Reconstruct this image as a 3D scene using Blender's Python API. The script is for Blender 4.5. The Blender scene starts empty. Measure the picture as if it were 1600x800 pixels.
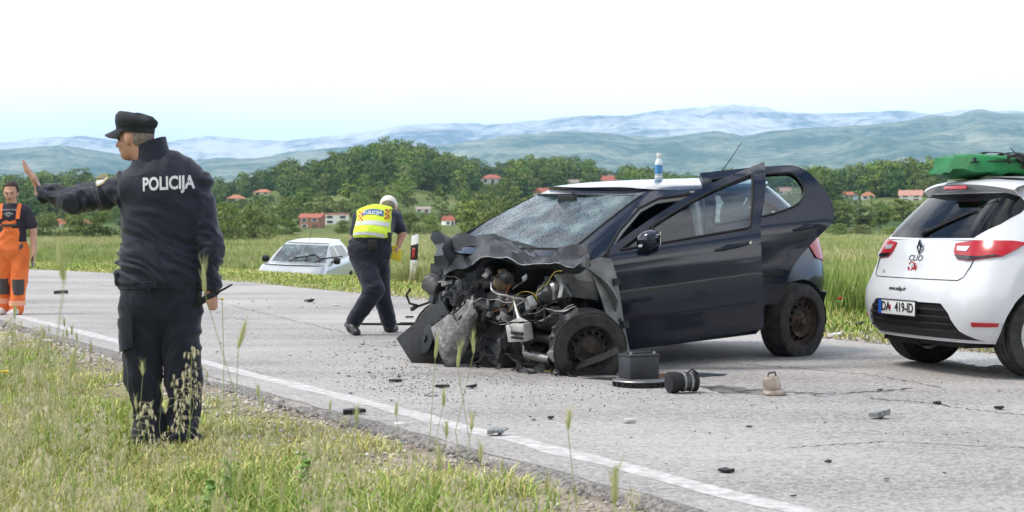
import bpy, bmesh, math, random
import numpy as np
from mathutils import Vector, Matrix, Euler
from mathutils.geometry import delaunay_2d_cdt
from mathutils.bvhtree import BVHTree

random.seed(7); RNG = np.random.default_rng(7)
SC = bpy.context.scene
COL = SC.collection
F, CH, V0 = 2600.0, 1.1, 350.0            # focal length in photo pixels, camera height, horizon row

# ------------------------------------------------------------------ camera
cam_d = bpy.data.cameras.new('camera'); cam = bpy.data.objects.new('camera', cam_d); COL.objects.link(cam)
cam.location = (0, 0, CH); cam.rotation_euler = (math.radians(90), 0, 0)
cam_d.sensor_width = 36.0; cam_d.lens = F / 1600 * 36.0
cam_d.shift_y = -50 / 1600
cam_d.clip_start = 0.05; cam_d.clip_end = 40000
cam_d.dof.use_dof = True; cam_d.dof.focus_distance = 12.2; cam_d.dof.aperture_fstop = 6.3
SC.camera = cam

# ------------------------------------------------------------------ sky, sun, exposure
SUN_EL, SUN_AZ = math.radians(58), math.radians(262)     # azimuth clockwise from +Y: from the left
world = bpy.data.worlds.new('World'); SC.world = world; world.use_nodes = True
wn = world.node_tree; wn.nodes.clear()
def wnode(t, **k):
    n = wn.nodes.new(t)
    for a, b in k.items(): setattr(n, a, b)
    return n
w_out = wnode('ShaderNodeOutputWorld'); w_bg = wnode('ShaderNodeBackground')
w_sky = wnode('ShaderNodeTexSky', sky_type='NISHITA', sun_disc=False, sun_elevation=SUN_EL, sun_rotation=SUN_AZ, air_density=1.0, dust_density=1.0)
w_tc = wnode('ShaderNodeTexCoord'); w_map = wnode('ShaderNodeMapping'); w_map.inputs['Scale'].default_value = (1, 1, 2.6)
w_ns = wnode('ShaderNodeTexNoise'); w_ns.inputs['Scale'].default_value = 2.3; w_ns.inputs['Detail'].default_value = 7; w_ns.inputs['Roughness'].default_value = 0.55
w_ramp = wnode('ShaderNodeValToRGB'); w_ramp.color_ramp.elements[0].position = 0.42; w_ramp.color_ramp.elements[1].position = 0.60
w_ns2 = wnode('ShaderNodeTexNoise'); w_ns2.inputs['Scale'].default_value = 5.0; w_ns2.inputs['Detail'].default_value = 6
w_cl = wnode('ShaderNodeValToRGB')
w_cl.color_ramp.elements[0].position = 0.3; w_cl.color_ramp.elements[0].color = (18.0, 18.0, 18.2, 1)
w_cl.color_ramp.elements[1].position = 0.7; w_cl.color_ramp.elements[1].color = (21.0, 21.0, 21.0, 1)
w_mix = wnode('ShaderNodeMix', data_type='RGBA')
# thin cloud gathers towards the horizon, breaks open overhead
w_sep = wnode('ShaderNodeSeparateXYZ'); w_mr = wnode('ShaderNodeMapRange')
w_mr.inputs['From Min'].default_value = 0.08; w_mr.inputs['From Max'].default_value = 0.55
w_mr.inputs['To Min'].default_value = 0.36; w_mr.inputs['To Max'].default_value = -0.06
w_add = wnode('ShaderNodeMath', operation='ADD')
L = wn.links.new
L(w_tc.outputs['Generated'], w_map.inputs['Vector']); L(w_map.outputs[0], w_ns.inputs['Vector']); L(w_map.outputs[0], w_ns2.inputs['Vector'])
L(w_tc.outputs['Generated'], w_sep.inputs[0]); L(w_sep.outputs['Z'], w_mr.inputs['Value'])
L(w_ns.outputs['Fac'], w_add.inputs[0]); L(w_mr.outputs[0], w_add.inputs[1]); L(w_add.outputs[0], w_ramp.inputs[0])
L(w_ns2.outputs['Fac'], w_cl.inputs[0])
L(w_ramp.outputs[0], w_mix.inputs['Factor']); L(w_sky.outputs[0], w_mix.inputs['A']); L(w_cl.outputs[0], w_mix.inputs['B'])
L(w_mix.outputs['Result'], w_bg.inputs['Color']); L(w_bg.outputs[0], w_out.inputs['Surface'])
w_bg.inputs['Strength'].default_value = 0.1
sun_d = bpy.data.lights.new('sun', 'SUN'); sun = bpy.data.objects.new('sun', sun_d); COL.objects.link(sun)
sun_d.energy = 2.6; sun_d.angle = math.radians(18); sun_d.color = (1.0, 0.94, 0.84)
sd = Vector((math.sin(SUN_AZ) * math.cos(SUN_EL), math.cos(SUN_AZ) * math.cos(SUN_EL), math.sin(SUN_EL)))
sun.rotation_euler = sd.to_track_quat('Z', 'Y').to_euler(); sun.location = sd * 50
SC.view_settings.view_transform = 'Standard'; SC.view_settings.look = 'None'
SC.view_settings.exposure = 0.28; SC.view_settings.gamma = 1.0; SC.view_settings.use_curve_mapping = False
SC.cycles.max_bounces = 8; SC.cycles.transparent_max_bounces = 16; SC.cycles.volume_bounces = 1
SC.cycles.caustics_reflective = False; SC.cycles.caustics_refractive = False
SC.cycles.use_denoising = True

# ------------------------------------------------------------------ helpers
def P(u, v, d):
    """point at depth d that the photo shows at column u, row v"""
    return Vector(((u - 800) / F * d, d, CH - (v - V0) / F * d))

def mat(name, c=(0.5, 0.5, 0.5), r=0.6, metal=0.0, c2=None, scale=6.0, detail=4.0, bump=0.0, bscale=None, spec=None, coat=0.0,
        attr=None, objrand=0.0, trans=0.0, alpha=1.0, rvar=0.0, contrast=(0.35, 0.65), ior=None, sheen=0.0):
    m = bpy.data.materials.new(name); m.use_nodes = True
    nt = m.node_tree; b = nt.nodes['Principled BSDF']
    b.inputs['Base Color'].default_value = (*c, 1); b.inputs['Roughness'].default_value = r; b.inputs['Metallic'].default_value = metal
    if spec is not None: b.inputs['Specular IOR Level'].default_value = spec
    if coat: b.inputs['Coat Weight'].default_value = coat; b.inputs['Coat Roughness'].default_value = 0.06
    if trans: b.inputs['Transmission Weight'].default_value = trans
    if ior: b.inputs['IOR'].default_value = ior
    if alpha < 1: b.inputs['Alpha'].default_value = alpha
    if sheen: b.inputs['Sheen Weight'].default_value = sheen
    tc = nt.nodes.new('ShaderNodeTexCoord'); src = None
    if c2 is not None or rvar or bump:
        n = nt.nodes.new('ShaderNodeTexNoise'); n.inputs['Scale'].default_value = scale; n.inputs['Detail'].default_value = detail
        nt.links.new(tc.outputs['Object'], n.inputs['Vector'])
    if attr:
        a = nt.nodes.new('ShaderNodeAttribute'); a.attribute_name = attr; src = a.outputs['Color']
    if c2 is not None:
        rp = nt.nodes.new('ShaderNodeMapRange'); rp.inputs['From Min'].default_value = contrast[0]; rp.inputs['From Max'].default_value = contrast[1]
        nt.links.new(n.outputs['Fac'], rp.inputs['Value'])
        mx = nt.nodes.new('ShaderNodeMix'); mx.data_type = 'RGBA'
        mx.inputs['A'].default_value = (*c, 1); mx.inputs['B'].default_value = (*c2, 1)
        nt.links.new(rp.outputs[0], mx.inputs['Factor']); src = mx.outputs['Result']
    if objrand:
        oi = nt.nodes.new('ShaderNodeObjectInfo'); hs = nt.nodes.new('ShaderNodeHueSaturation')
        mr = nt.nodes.new('ShaderNodeMapRange'); mr.inputs['To Min'].default_value = 1 - objrand; mr.inputs['To Max'].default_value = 1 + objrand
        mh = nt.nodes.new('ShaderNodeMapRange'); mh.inputs['To Min'].default_value = 0.5 - objrand * 0.06; mh.inputs['To Max'].default_value = 0.5 + objrand * 0.05
        wn_ = nt.nodes.new('ShaderNodeTexWhiteNoise'); wn_.noise_dimensions = '1D'
        nt.links.new(oi.outputs['Random'], mr.inputs['Value']); nt.links.new(oi.outputs['Random'], wn_.inputs['W'])
        nt.links.new(wn_.outputs['Value'], mh.inputs['Value'])
        nt.links.new(mr.outputs[0], hs.inputs['Value']); nt.links.new(mh.outputs[0], hs.inputs['Hue'])
        if src is not None: nt.links.new(src, hs.inputs['Color'])
        else: hs.inputs['Color'].default_value = (*c, 1)
        src = hs.outputs['Color']
    if src is not None: nt.links.new(src, b.inputs['Base Color'])
    if rvar:
        rr = nt.nodes.new('ShaderNodeMapRange'); rr.inputs['From Min'].default_value = 0.3; rr.inputs['From Max'].default_value = 0.7
        rr.inputs['To Min'].default_value = max(0, r - rvar); rr.inputs['To Max'].default_value = min(1, r + rvar)
        nt.links.new(n.outputs['Fac'], rr.inputs['Value']); nt.links.new(rr.outputs[0], b.inputs['Roughness'])
    if bump:
        bn = nt.nodes.new('ShaderNodeTexNoise'); bn.inputs['Scale'].default_value = bscale or scale; bn.inputs['Detail'].default_value = 5
        nt.links.new(tc.outputs['Object'], bn.inputs['Vector'])
        bp = nt.nodes.new('ShaderNodeBump'); bp.inputs['Strength'].default_value = bump; bp.inputs['Distance'].default_value = 0.02
        nt.links.new(bn.outputs['Fac'], bp.inputs['Height']); nt.links.new(bp.outputs[0], b.inputs['Normal'])
    return m

def add(name, me, parent=None, label=None, cat=None, group=None, kind=None, loc=None):
    o = bpy.data.objects.new(name, me); COL.objects.link(o)
    if parent is not None: o.parent = parent
    if loc is not None: o.location = loc
    if label: o['label'] = label
    if cat: o['category'] = cat
    if group: o['group'] = group
    if kind: o['kind'] = kind
    return o
def empty(name, label, cat, loc=(0, 0, 0), rot=(0, 0, 0), group=None):
    o = add(name, None, None, label, cat, group); o.location = loc; o.rotation_euler = rot; o.empty_display_size = 0.1
    return o
def mesh(name, V, Fc, m=None, smooth=True):
    me = bpy.data.meshes.new(name); me.from_pydata([tuple(v) for v in V], [], [tuple(f) for f in Fc]); me.update()
    if m is not None:
        for x in (m if isinstance(m, (list, tuple)) else [m]): me.materials.append(x)
    if smooth: me.polygons.foreach_set('use_smooth', [True] * len(me.polygons))
    return me
def np_mesh(name, V, Q=None, T=None, m=None, col=None, smooth=False):
    """fast mesh from arrays: V (n,3), quads Q (a,4), tris T (b,3), per-vertex colour col (n,3)"""
    me = bpy.data.meshes.new(name)
    Q = np.zeros((0, 4), int) if Q is None else np.asarray(Q); T = np.zeros((0, 3), int) if T is None else np.asarray(T)
    me.vertices.add(len(V)); me.vertices.foreach_set('co', np.asarray(V, np.float32).ravel())
    nl = Q.size + T.size; me.loops.add(nl); me.loops.foreach_set('vertex_index', np.concatenate([Q.ravel(), T.ravel()]).astype(np.int32))
    me.polygons.add(len(Q) + len(T))
    st = np.concatenate([np.arange(len(Q)) * 4, Q.size + np.arange(len(T)) * 3]).astype(np.int32)
    me.polygons.foreach_set('loop_start', st)
    me.polygons.foreach_set('use_smooth', np.full(len(st), smooth))
    if col is not None:
        a = me.color_attributes.new('tint', 'FLOAT_COLOR', 'POINT')
        c4 = np.ones((len(V), 4), np.float32); c4[:, :3] = col; a.data.foreach_set('color', c4.ravel())
    me.update(calc_edges=True); me.validate()
    if m is not None: me.materials.append(m)
    return me
def smoothstep(a, b, x):
    t = np.clip((x - a) / (b - a), 0, 1); return t * t * (3 - 2 * t)
_perm = np.random.default_rng(3).permutation(512)
def vnoise(x, y, z=0.0):
    """smooth value noise, arrays, range -1..1"""
    x, y, z = np.broadcast_arrays(np.asarray(x, float), np.asarray(y, float), np.asarray(z, float))
    xi, yi, zi = np.floor(x).astype(int), np.floor(y).astype(int), np.floor(z).astype(int)
    fx, fy, fz = x - xi, y - yi, z - zi
    fx, fy, fz = [t * t * (3 - 2 * t) for t in (fx, fy, fz)]
    def h(a, b, c): return _perm[(_perm[(_perm[a & 511] + b) & 511] + c) & 511] / 255.5 - 1
    def lp(a, b, t): return a + (b - a) * t
    return lp(lp(lp(h(xi, yi, zi), h(xi + 1, yi, zi), fx), lp(h(xi, yi + 1, zi), h(xi + 1, yi + 1, zi), fx), fy),
              lp(lp(h(xi, yi, zi + 1), h(xi + 1, yi, zi + 1), fx), lp(h(xi, yi + 1, zi + 1), h(xi + 1, yi + 1, zi + 1), fx), fy), fz)
def fbm(x, y, z=0.0, o=4):
    s, a = 0, 1.0
    for i in range(o): s = s + a * vnoise(x * 2 ** i + 17 * i, y * 2 ** i + 5 * i, z * 2 ** i); a *= 0.5
    return s
# ---- small mesh builder
class MB:
    def __init__(s): s.v = []; s.f = []; s.mi = []; s.cur = 0
    def put(s, V, Fc):
        n = len(s.v); s.v += [Vector(v) for v in V]; s.f += [tuple(i + n for i in f) for f in Fc]; s.mi += [s.cur] * len(Fc); return s
    def box(s, c, size, R=None, taper=1.0):
        c = Vector(c); a, b, h = [x / 2 for x in size]
        V = [Vector((x * (taper if z > 0 else 1), y * (taper if z > 0 else 1), z)) for z in (-h, h) for x, y in ((-a, -b), (a, -b), (a, b), (-a, b))]
        if R is not None: V = [R @ v for v in V]
        return s.put([c + v for v in V], [(3, 2, 1, 0), (4, 5, 6, 7), (0, 1, 5, 4), (1, 2, 6, 5), (2, 3, 7, 6), (3, 0, 4, 7)])
    def tube(s, pts, r, n=10, cap=True):
        pts = [Vector(p) for p in pts]; rs = r if isinstance(r, (list, tuple)) else [r] * len(pts)
        base = len(s.v); up = Vector((0, 0, 1)); prev = None
        for i, p in enumerate(pts):
            d = (pts[min(i + 1, len(pts) - 1)] - pts[max(i - 1, 0)])
            d = d.normalized() if d.length > 1e-9 else Vector((0, 0, 1))
            a = (prev - d * prev.dot(d)) if prev is not None else d.orthogonal()
            a = a.normalized() if a.length > 1e-6 else d.orthogonal().normalized()
            prev = a; b = d.cross(a)
            for k in range(n):
                t = 2 * math.pi * k / n; s.v.append(p + (a * math.cos(t) + b * math.sin(t)) * rs[i])
        for i in range(len(pts) - 1):
            for k in range(n):
                q = base + i * n; s.f.append((q + k, q + (k + 1) % n, q + n + (k + 1) % n, q + n + k)); s.mi.append(s.cur)
        if cap:
            s.f.append(tuple(base + k for k in reversed(range(n)))); s.f.append(tuple(base + (len(pts) - 1) * n + k for k in range(n))); s.mi += [s.cur] * 2
        return s
    def lathe(s, prof, c=(0, 0, 0), axis=(0, 0, 1), n=24, cap=True):
        """prof: list of (radius, height along axis)"""
        c = Vector(c); ax = Vector(axis).normalized(); a = ax.orthogonal().normalized(); b = ax.cross(a); base = len(s.v)
        for r, h in prof:
            for k in range(n):
                t = 2 * math.pi * k / n; s.v.append(c + ax * h + (a * math.cos(t) + b * math.sin(t)) * max(r, 1e-4))
        for i in range(len(prof) - 1):
            for k in range(n):
                q = base + i * n; s.f.append((q + k, q + (k + 1) % n, q + n + (k + 1) % n, q + n + k)); s.mi.append(s.cur)
        if cap:
            s.f.append(tuple(base + k for k in reversed(range(n)))); s.f.append(tuple(base + (len(prof) - 1) * n + k for k in range(n))); s.mi += [s.cur] * 2
        return s
    def sheet(s, G):
        """G: rows of points -> grid of quads"""
        b = len(s.v); n = len(G[0])
        for row in G: s.v += [Vector(p) for p in row]
        for i in range(len(G) - 1):
            for j in range(n - 1):
                s.f.append((b + i * n + j, b + i * n + j + 1, b + (i + 1) * n + j + 1, b + (i + 1) * n + j)); s.mi.append(s.cur)
        return s
    def prism(s, poly, h, c=(0, 0, 0), R=None):
        n = len(poly); c = Vector(c); R = R or Matrix.Identity(3)
        V = [c + R @ Vector((x, y, 0)) for x, y in poly] + [c + R @ Vector((x, y, h)) for x, y in poly]
        return s.put(V, [tuple(reversed(range(n))), tuple(range(n, 2 * n))] + [(i, (i + 1) % n, n + (i + 1) % n, n + i) for i in range(n)])
    def jitter(s, a, seed=0):
        r = random.Random(seed)
        for v in s.v: v += Vector((r.uniform(-a, a), r.uniform(-a, a), r.uniform(-a, a)))
        return s
    def mesh(s, name, m, smooth=False, bevel=0.0, angle=None, thick=0.0):
        me = bpy.data.meshes.new(name); me.from_pydata([tuple(v) for v in s.v], [], s.f)
        for x in (m if isinstance(m, (list, tuple)) else [m]): me.materials.append(x)
        me.polygons.foreach_set('material_index', s.mi)
        if thick or bevel:
            bm = bmesh.new(); bm.from_mesh(me)
            if thick: bmesh.ops.solidify(bm, geom=bm.faces[:], thickness=thick)
            if bevel:
                bmesh.ops.recalc_face_normals(bm, faces=bm.faces)
                ed = [e for e in bm.edges if len(e.link_faces) == 2 and e.calc_face_angle(0) > 0.6]
                bmesh.ops.bevel(bm, geom=ed, offset=bevel, segments=2, affect='EDGES', profile=0.5, clamp_overlap=True)
            bm.to_mesh(me); bm.free()
        me.update()
        if smooth or bevel:
            me.polygons.foreach_set('use_smooth', [True] * len(me.polygons)); me.set_sharp_from_angle(angle=math.radians(angle or 38))
        return me
    def build(s, name, m, parent=None, smooth=False, bevel=0.0, angle=None, thick=0.0, **kw):
        return add(name, s.mesh(name, m, smooth, bevel, angle, thick), parent, **kw)

# ---- field of signed distances -> one closed surface (for bodies and clothes)
def surface_net(name, fn, lo, hi, vs, m=None, post=None):
    lo = np.array(lo, float); hi = np.array(hi, float); n = np.ceil((hi - lo) / vs).astype(int) + 1
    ax = [lo[i] + vs * np.arange(n[i]) for i in range(3)]
    X, Y, Z = np.meshgrid(*[a.astype(np.float32) for a in ax], indexing='ij')
    D = fn(X, Y, Z).astype(np.float32); S = D < 0
    c = [(i, j, k) for i in (0, 1) for j in (0, 1) for k in (0, 1)]
    sl = lambda A, o: A[o[0]:A.shape[0] - 1 + o[0], o[1]:A.shape[1] - 1 + o[1], o[2]:A.shape[2] - 1 + o[2]]
    cnt = sum(sl(S, o).astype(np.int8) for o in c); mixed = (cnt > 0) & (cnt < 8)
    idx = -np.ones(mixed.shape, int); cells = np.argwhere(mixed); idx[mixed] = np.arange(len(cells))
    acc = np.zeros((len(cells), 3)); num = np.zeros(len(cells))
    for a in c:
        for axis in range(3):
            if a[axis]: continue
            b = list(a); b[axis] = 1
            da = D[tuple((cells + a).T)]; db = D[tuple((cells + b).T)]
            x = (da < 0) != (db < 0)
            t = np.where(x, da / np.where(x, da - db, 1), 0)
            p = np.tile(np.array(a, float), (len(cells), 1)); p[:, axis] = t
            acc[x] += p[x]; num[x] += 1
    V = lo + vs * (cells + acc / num[:, None])
    Q = []
    for axis in range(3):
        o = [0, 0, 0]; o[axis] = 1
        A = S; B = np.roll(S, -1, axis)
        ch = A != B
        idxs = np.argwhere(ch); ok = (idxs[:, axis] < n[axis] - 1)
        o1, o2 = [(axis + 1) % 3, (axis + 2) % 3]
        ok &= (idxs[:, o1] > 0) & (idxs[:, o1] < n[o1] - 1) & (idxs[:, o2] > 0) & (idxs[:, o2] < n[o2] - 1)
        idxs = idxs[ok]
        e1 = np.zeros(3, int); e1[o1] = 1; e2 = np.zeros(3, int); e2[o2] = 1
        q = np.stack([idx[tuple((idxs - e1 - e2).T)], idx[tuple((idxs - e2).T)], idx[tuple(idxs.T)], idx[tuple((idxs - e1).T)]], 1)
        flip = ~A[tuple(idxs.T)]
        q[flip] = q[flip][:, ::-1]; Q.append(q)
    Q = np.concatenate(Q); Q = Q[(Q >= 0).all(1)]
    if post is not None: V = post(V)
    return np_mesh(name, V, Q=Q, m=m, smooth=True)
def cone(a, b, r1, r2, flat=None):
    """distance function of a tapered capsule; flat = (axis vector, factor): squash along that axis"""
    a = np.array(a, np.float32); b = np.array(b, np.float32)
    def f(X, Y, Z):
        px, py, pz = X - a[0], Y - a[1], Z - a[2]; d = b - a; dd = float(d @ d) + 1e-9
        h = np.clip((px * d[0] + py * d[1] + pz * d[2]) / dd, 0, 1)
        qx, qy, qz = px - h * d[0], py - h * d[1], pz - h * d[2]
        if flat is not None:
            n = np.array(flat[0], np.float32); n /= np.linalg.norm(n); k = (qx * n[0] + qy * n[1] + qz * n[2]) * (1 / flat[1] - 1)
            qx, qy, qz = qx + k * n[0], qy + k * n[1], qz + k * n[2]
        return (np.sqrt(qx * qx + qy * qy + qz * qz) - (r1 + (r2 - r1) * h)) * (1 if flat is None else min(1, flat[1]) ** 0.5)
    return f
def ball(c, r, sx=1, sy=1, sz=1, ux=(1, 0, 0), uz=(0, 0, 1)):
    """ellipsoid with radii r*sx along ux, r*sy across, r*sz along uz"""
    c = np.array(c, np.float32); ux = np.array(ux, float); ux /= np.linalg.norm(ux); uz = np.array(uz, float); uz -= ux * (uz @ ux); uz /= np.linalg.norm(uz); uy = np.cross(uz, ux)
    def f(X, Y, Z):
        px, py, pz = X - c[0], Y - c[1], Z - c[2]
        q = [(px * u[0] + py * u[1] + pz * u[2]) / (r * s) for u, s in ((ux, sx), (uy, sy), (uz, sz))]
        k = np.sqrt(q[0] ** 2 + q[1] ** 2 + q[2] ** 2)
        return (k - 1) * r * min(sx, sy, sz)
    return f
def smin(a, b, k):
    h = np.clip(0.5 + 0.5 * (b - a) / k, 0, 1); return b + (a - b) * h - k * h * (1 - h)
def union_local(prims, k):
    """like union, but each primitive (fn, points, radius[, k]) is only worked out round itself"""
    def f(X, Y, Z):
        ax = (X[:, 0, 0], Y[0, :, 0], Z[0, 0, :]); D = np.full(X.shape, 0.2, np.float32)
        for q in prims:
            g, pts, r = q[:3]; kk = q[3] if len(q) > 3 else k; p = np.array(pts); m = r + kk + 0.035; sl = []
            for i in range(3):
                a = int(np.searchsorted(ax[i], p[:, i].min() - m)); b = int(np.searchsorted(ax[i], p[:, i].max() + m)); sl.append(slice(a, max(b, a)))
            sl = tuple(sl)
            if 0 in D[sl].shape: continue
            D[sl] = smin(D[sl], g(X[sl], Y[sl], Z[sl]), kk)
        return D
    return f
def union(fs, k=0.03):
    def f(X, Y, Z):
        d = None
        for g in fs:
            e = g(X, Y, Z); d = e if d is None else smin(d, e, k)
        return d
    return f

# ---- flat outline -> curved panel with holes
def inside(poly, x, y):
    poly = np.asarray(poly, float); c = np.zeros(np.shape(x), bool); n = len(poly)
    for i in range(n):
        x0, y0 = poly[i]; x1, y1 = poly[i - 1]
        if y0 == y1: continue
        c ^= ((y0 > y) != (y1 > y)) & (x < (x1 - x0) * (y - y0) / (y1 - y0) + x0)
    return c
def densify(poly, step, closed=True):
    out = []
    n = len(poly)
    for i in range(n if closed else n - 1):
        a = np.array(poly[i], float); b = np.array(poly[(i + 1) % n], float); k = max(1, int(math.ceil(np.linalg.norm(b - a) / step)))
        out += [tuple(a + (b - a) * j / k) for j in range(k)]
    if not closed: out.append(tuple(poly[-1]))
    return out
def rounded(poly, r, seg=4):
    """round the corners of an outline; r a number or one per corner"""
    out = []; n = len(poly)
    for i in range(n):
        p0, p, p1 = [np.array(poly[j % n], float) for j in (i - 1, i, i + 1)]
        rr = r[i] if isinstance(r, (list, tuple)) else r
        a, b = p0 - p, p1 - p; la, lb = np.linalg.norm(a), np.linalg.norm(b); rr = min(rr, la * 0.48, lb * 0.48)
        if rr < 1e-5: out.append(tuple(p)); continue
        A, B = p + a / la * rr, p + b / lb * rr
        for k in range(seg + 1):
            t = k / seg; out.append(tuple((1 - t) ** 2 * A + 2 * t * (1 - t) * p + t * t * B))
    return out
def panel(outline, holes, fmap, step=0.06, thick=0.0, off=0.0, edge_step=None, out=1):
    """fill a 2-D outline with triangles, map them on a surface; returns an MB. fmap(a, b) -> 3-D point"""
    es = edge_step or step
    if type(getattr(fmap, '__self__', None)).__name__ == 'Shape': out = -1
    loops = [densify(outline, es)] + [densify(h, es) for h in holes]
    pts = []; edges = []
    for lp in loops:
        b = len(pts); pts += lp; edges += [(b + i, b + (i + 1) % len(lp)) for i in range(len(lp))]
    O = np.array(loops[0]); x0, y0 = O.min(0); x1, y1 = O.max(0)
    allp = np.array(pts)
    gx, gy = np.meshgrid(np.arange(x0 + step * .5, x1, step), np.arange(y0 + step * .5, y1, step)); gx, gy = gx.ravel(), gy.ravel()
    ok = inside(loops[0], gx, gy)
    for h in loops[1:]: ok &= ~inside(h, gx, gy)
    gx, gy = gx[ok], gy[ok]
    if len(gx):
        dmin = np.min((gx[:, None] - allp[None, :, 0]) ** 2 + (gy[:, None] - allp[None, :, 1]) ** 2, 1); k = dmin > (step * 0.4) ** 2
        pts = pts + list(zip(gx[k], gy[k]))
    vo, eo, fo, *_ = delaunay_2d_cdt([Vector((float(a), float(b))) for a, b in pts], edges, [], 0, 1e-6)
    A = np.array([(v.x, v.y) for v in vo]); T = np.array([list(f) for f in fo])
    cen = A[T].mean(1); ok = inside(loops[0], cen[:, 0], cen[:, 1])
    for h in loops[1:]: ok &= ~inside(h, cen[:, 0], cen[:, 1])
    T = T[ok]
    def nrm(a, b):
        e = 1e-3; p = fmap(a, b); n = (fmap(a + e, b) - p).cross(fmap(a, b + e) - p); return n.normalized() * out
    mb = MB(); W = [fmap(a, b) for a, b in A]; N = [nrm(a, b) for a, b in A] if (thick or off) else None
    if off: W = [w + n * off for w, n in zip(W, N)]
    if out < 0: T = T[:, ::-1]
    Fc = [tuple(int(i) for i in t) for t in T]
    if not thick: return mb.put(W, Fc)
    n = len(W); V = W + [w - nn * thick for w, nn in zip(W, N)]
    cnt = {}
    for t in Fc:
        for i in range(3):
            e = (t[i], t[(i + 1) % 3]); cnt[e] = cnt.get(e, 0) + 1
    FF = Fc + [tuple(i + n for i in reversed(t)) for t in Fc]
    for (a, b) in cnt:
        if (b, a) not in cnt: FF.append((b, a, a + n, b + n))
    return mb.put(V, FF)
def text_mesh(s, size, m, bold=0.0, ext=0.001):
    c = bpy.data.curves.new('text', 'FONT'); c.body = s; c.size = size; c.align_x = 'CENTER'; c.align_y = 'CENTER'; c.offset = bold; c.extrude = ext
    c.resolution_u = 3
    o = bpy.data.objects.new('text', c); COL.objects.link(o); dg = bpy.context.evaluated_depsgraph_get(); dg.update()
    me = bpy.data.meshes.new_from_object(o.evaluated_get(dg)); bpy.data.objects.remove(o); bpy.data.curves.remove(c)
    me.materials.clear(); me.materials.append(m); return me
# ================================================================== THE PLACE: ground, road, hills
# road frame: s runs along the road (away to the left), t across it (towards the far side)
RA = np.array((-0.461, 0.887)); RB = np.array((0.887, 0.461)); RO = np.array((1.1, 6.4))
T_NEAR, T_FAR = -0.36, 6.1
def to_st(x, y):
    x = np.asarray(x, float) - RO[0]; y = np.asarray(y, float) - RO[1]
    s = x * RA[0] + y * RA[1]; t = x * RB[0] + y * RB[1]
    return s, t - bend(s)
def bend(s):
    s = np.asarray(s, float); k = np.clip(s - 24, 0, None)
    return np.where(k < 40, -0.012 * k ** 2, -19.2 - 0.96 * (k - 40))
def to_xy(s, t):
    tt = t + bend(s); return RO[0] + RA[0] * s + RB[0] * tt, RO[1] + RA[1] * s + RB[1] * tt
RIDGE = np.array([(-900, 285), (-300, 284), (0, 282), (60, 277), (130, 272), (190, 282), (260, 288), (340, 286), (400, 268), (440, 258), (500, 248), (560, 235), (610, 226), (660, 236),
                  (700, 245), (760, 258), (800, 252), (870, 246), (920, 250), (960, 258), (1040, 264), (1130, 266), (1240, 262), (1330, 258), (1380, 251), (1450, 249), (1600, 246), (1900, 252), (2600, 256)], float)
RIDGE[:, 1] += 9.0 * (1 - np.exp(-((RIDGE[:, 0] - 600) / 110) ** 2))
YR = 640.0
def gz(x, y):
    """height of the ground"""
    x = np.asarray(x, float); y = np.asarray(y, float); s, t = to_st(x, y)
    z = np.zeros(np.broadcast(x, y).shape)
    near = -0.035 - 0.115 * smoothstep(-0.4, -2.0, t) - 0.12 * smoothstep(-2, -5, t) + 0.03 * fbm(x * 1.3, y * 1.3) * smoothstep(-0.4, -1.2, t)
    far = -0.03 + 0.05 * smoothstep(6.1, 7.2, t) - 0.80 * smoothstep(8.0, 11.5, t) * smoothstep(16, 27, s) - 0.35 * smoothstep(8.0, 12.0, t) * (1 - smoothstep(16, 27, s)) + 0.05 * fbm(x * .25, y * .25)
    z = np.where(t < T_NEAR, near, np.where(t > T_FAR, far, -0.02))
    Y = np.maximum(y, 1.0); u = np.clip(800 + F * x / Y, -900, 2600)
    rz = (V0 - np.interp(u, RIDGE[:, 0], RIDGE[:, 1])) / F * YR + CH - 7.0
    k = (Y - 150) / (YR - 150)
    prof = np.where(k < 1, 0.35 * np.clip(k, 0, 1) + 0.65 * smoothstep(0.05, 1.0, k), 1 - 0.6 * smoothstep(1, 2.6, k))
    lift = smoothstep(60, 150, Y) * 0.35
    hill = rz * prof + (fbm(x * 0.006 + 3, y * 0.006) * 2.2 + fbm(x * .025, y * .025) * 0.5) * smoothstep(180, 330, Y)
    return z + lift + np.where(Y > 150, hill, 0)
def on_ground(x, y): return Vector((x, y, float(gz(x, y))))
def ray_ground(u, v, d0=20.0, d1=900.0):
    d = np.linspace(d0, d1, 3000); x = (u - 800) / F * d; h = CH - (v - V0) / F * d
    g = gz(x, d); k = np.argmax(g >= h)
    if not (g >= h).any(): k = int(np.argmin(h - g))
    return Vector((float(x[k]), float(d[k]), float(g[k])))

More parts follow.
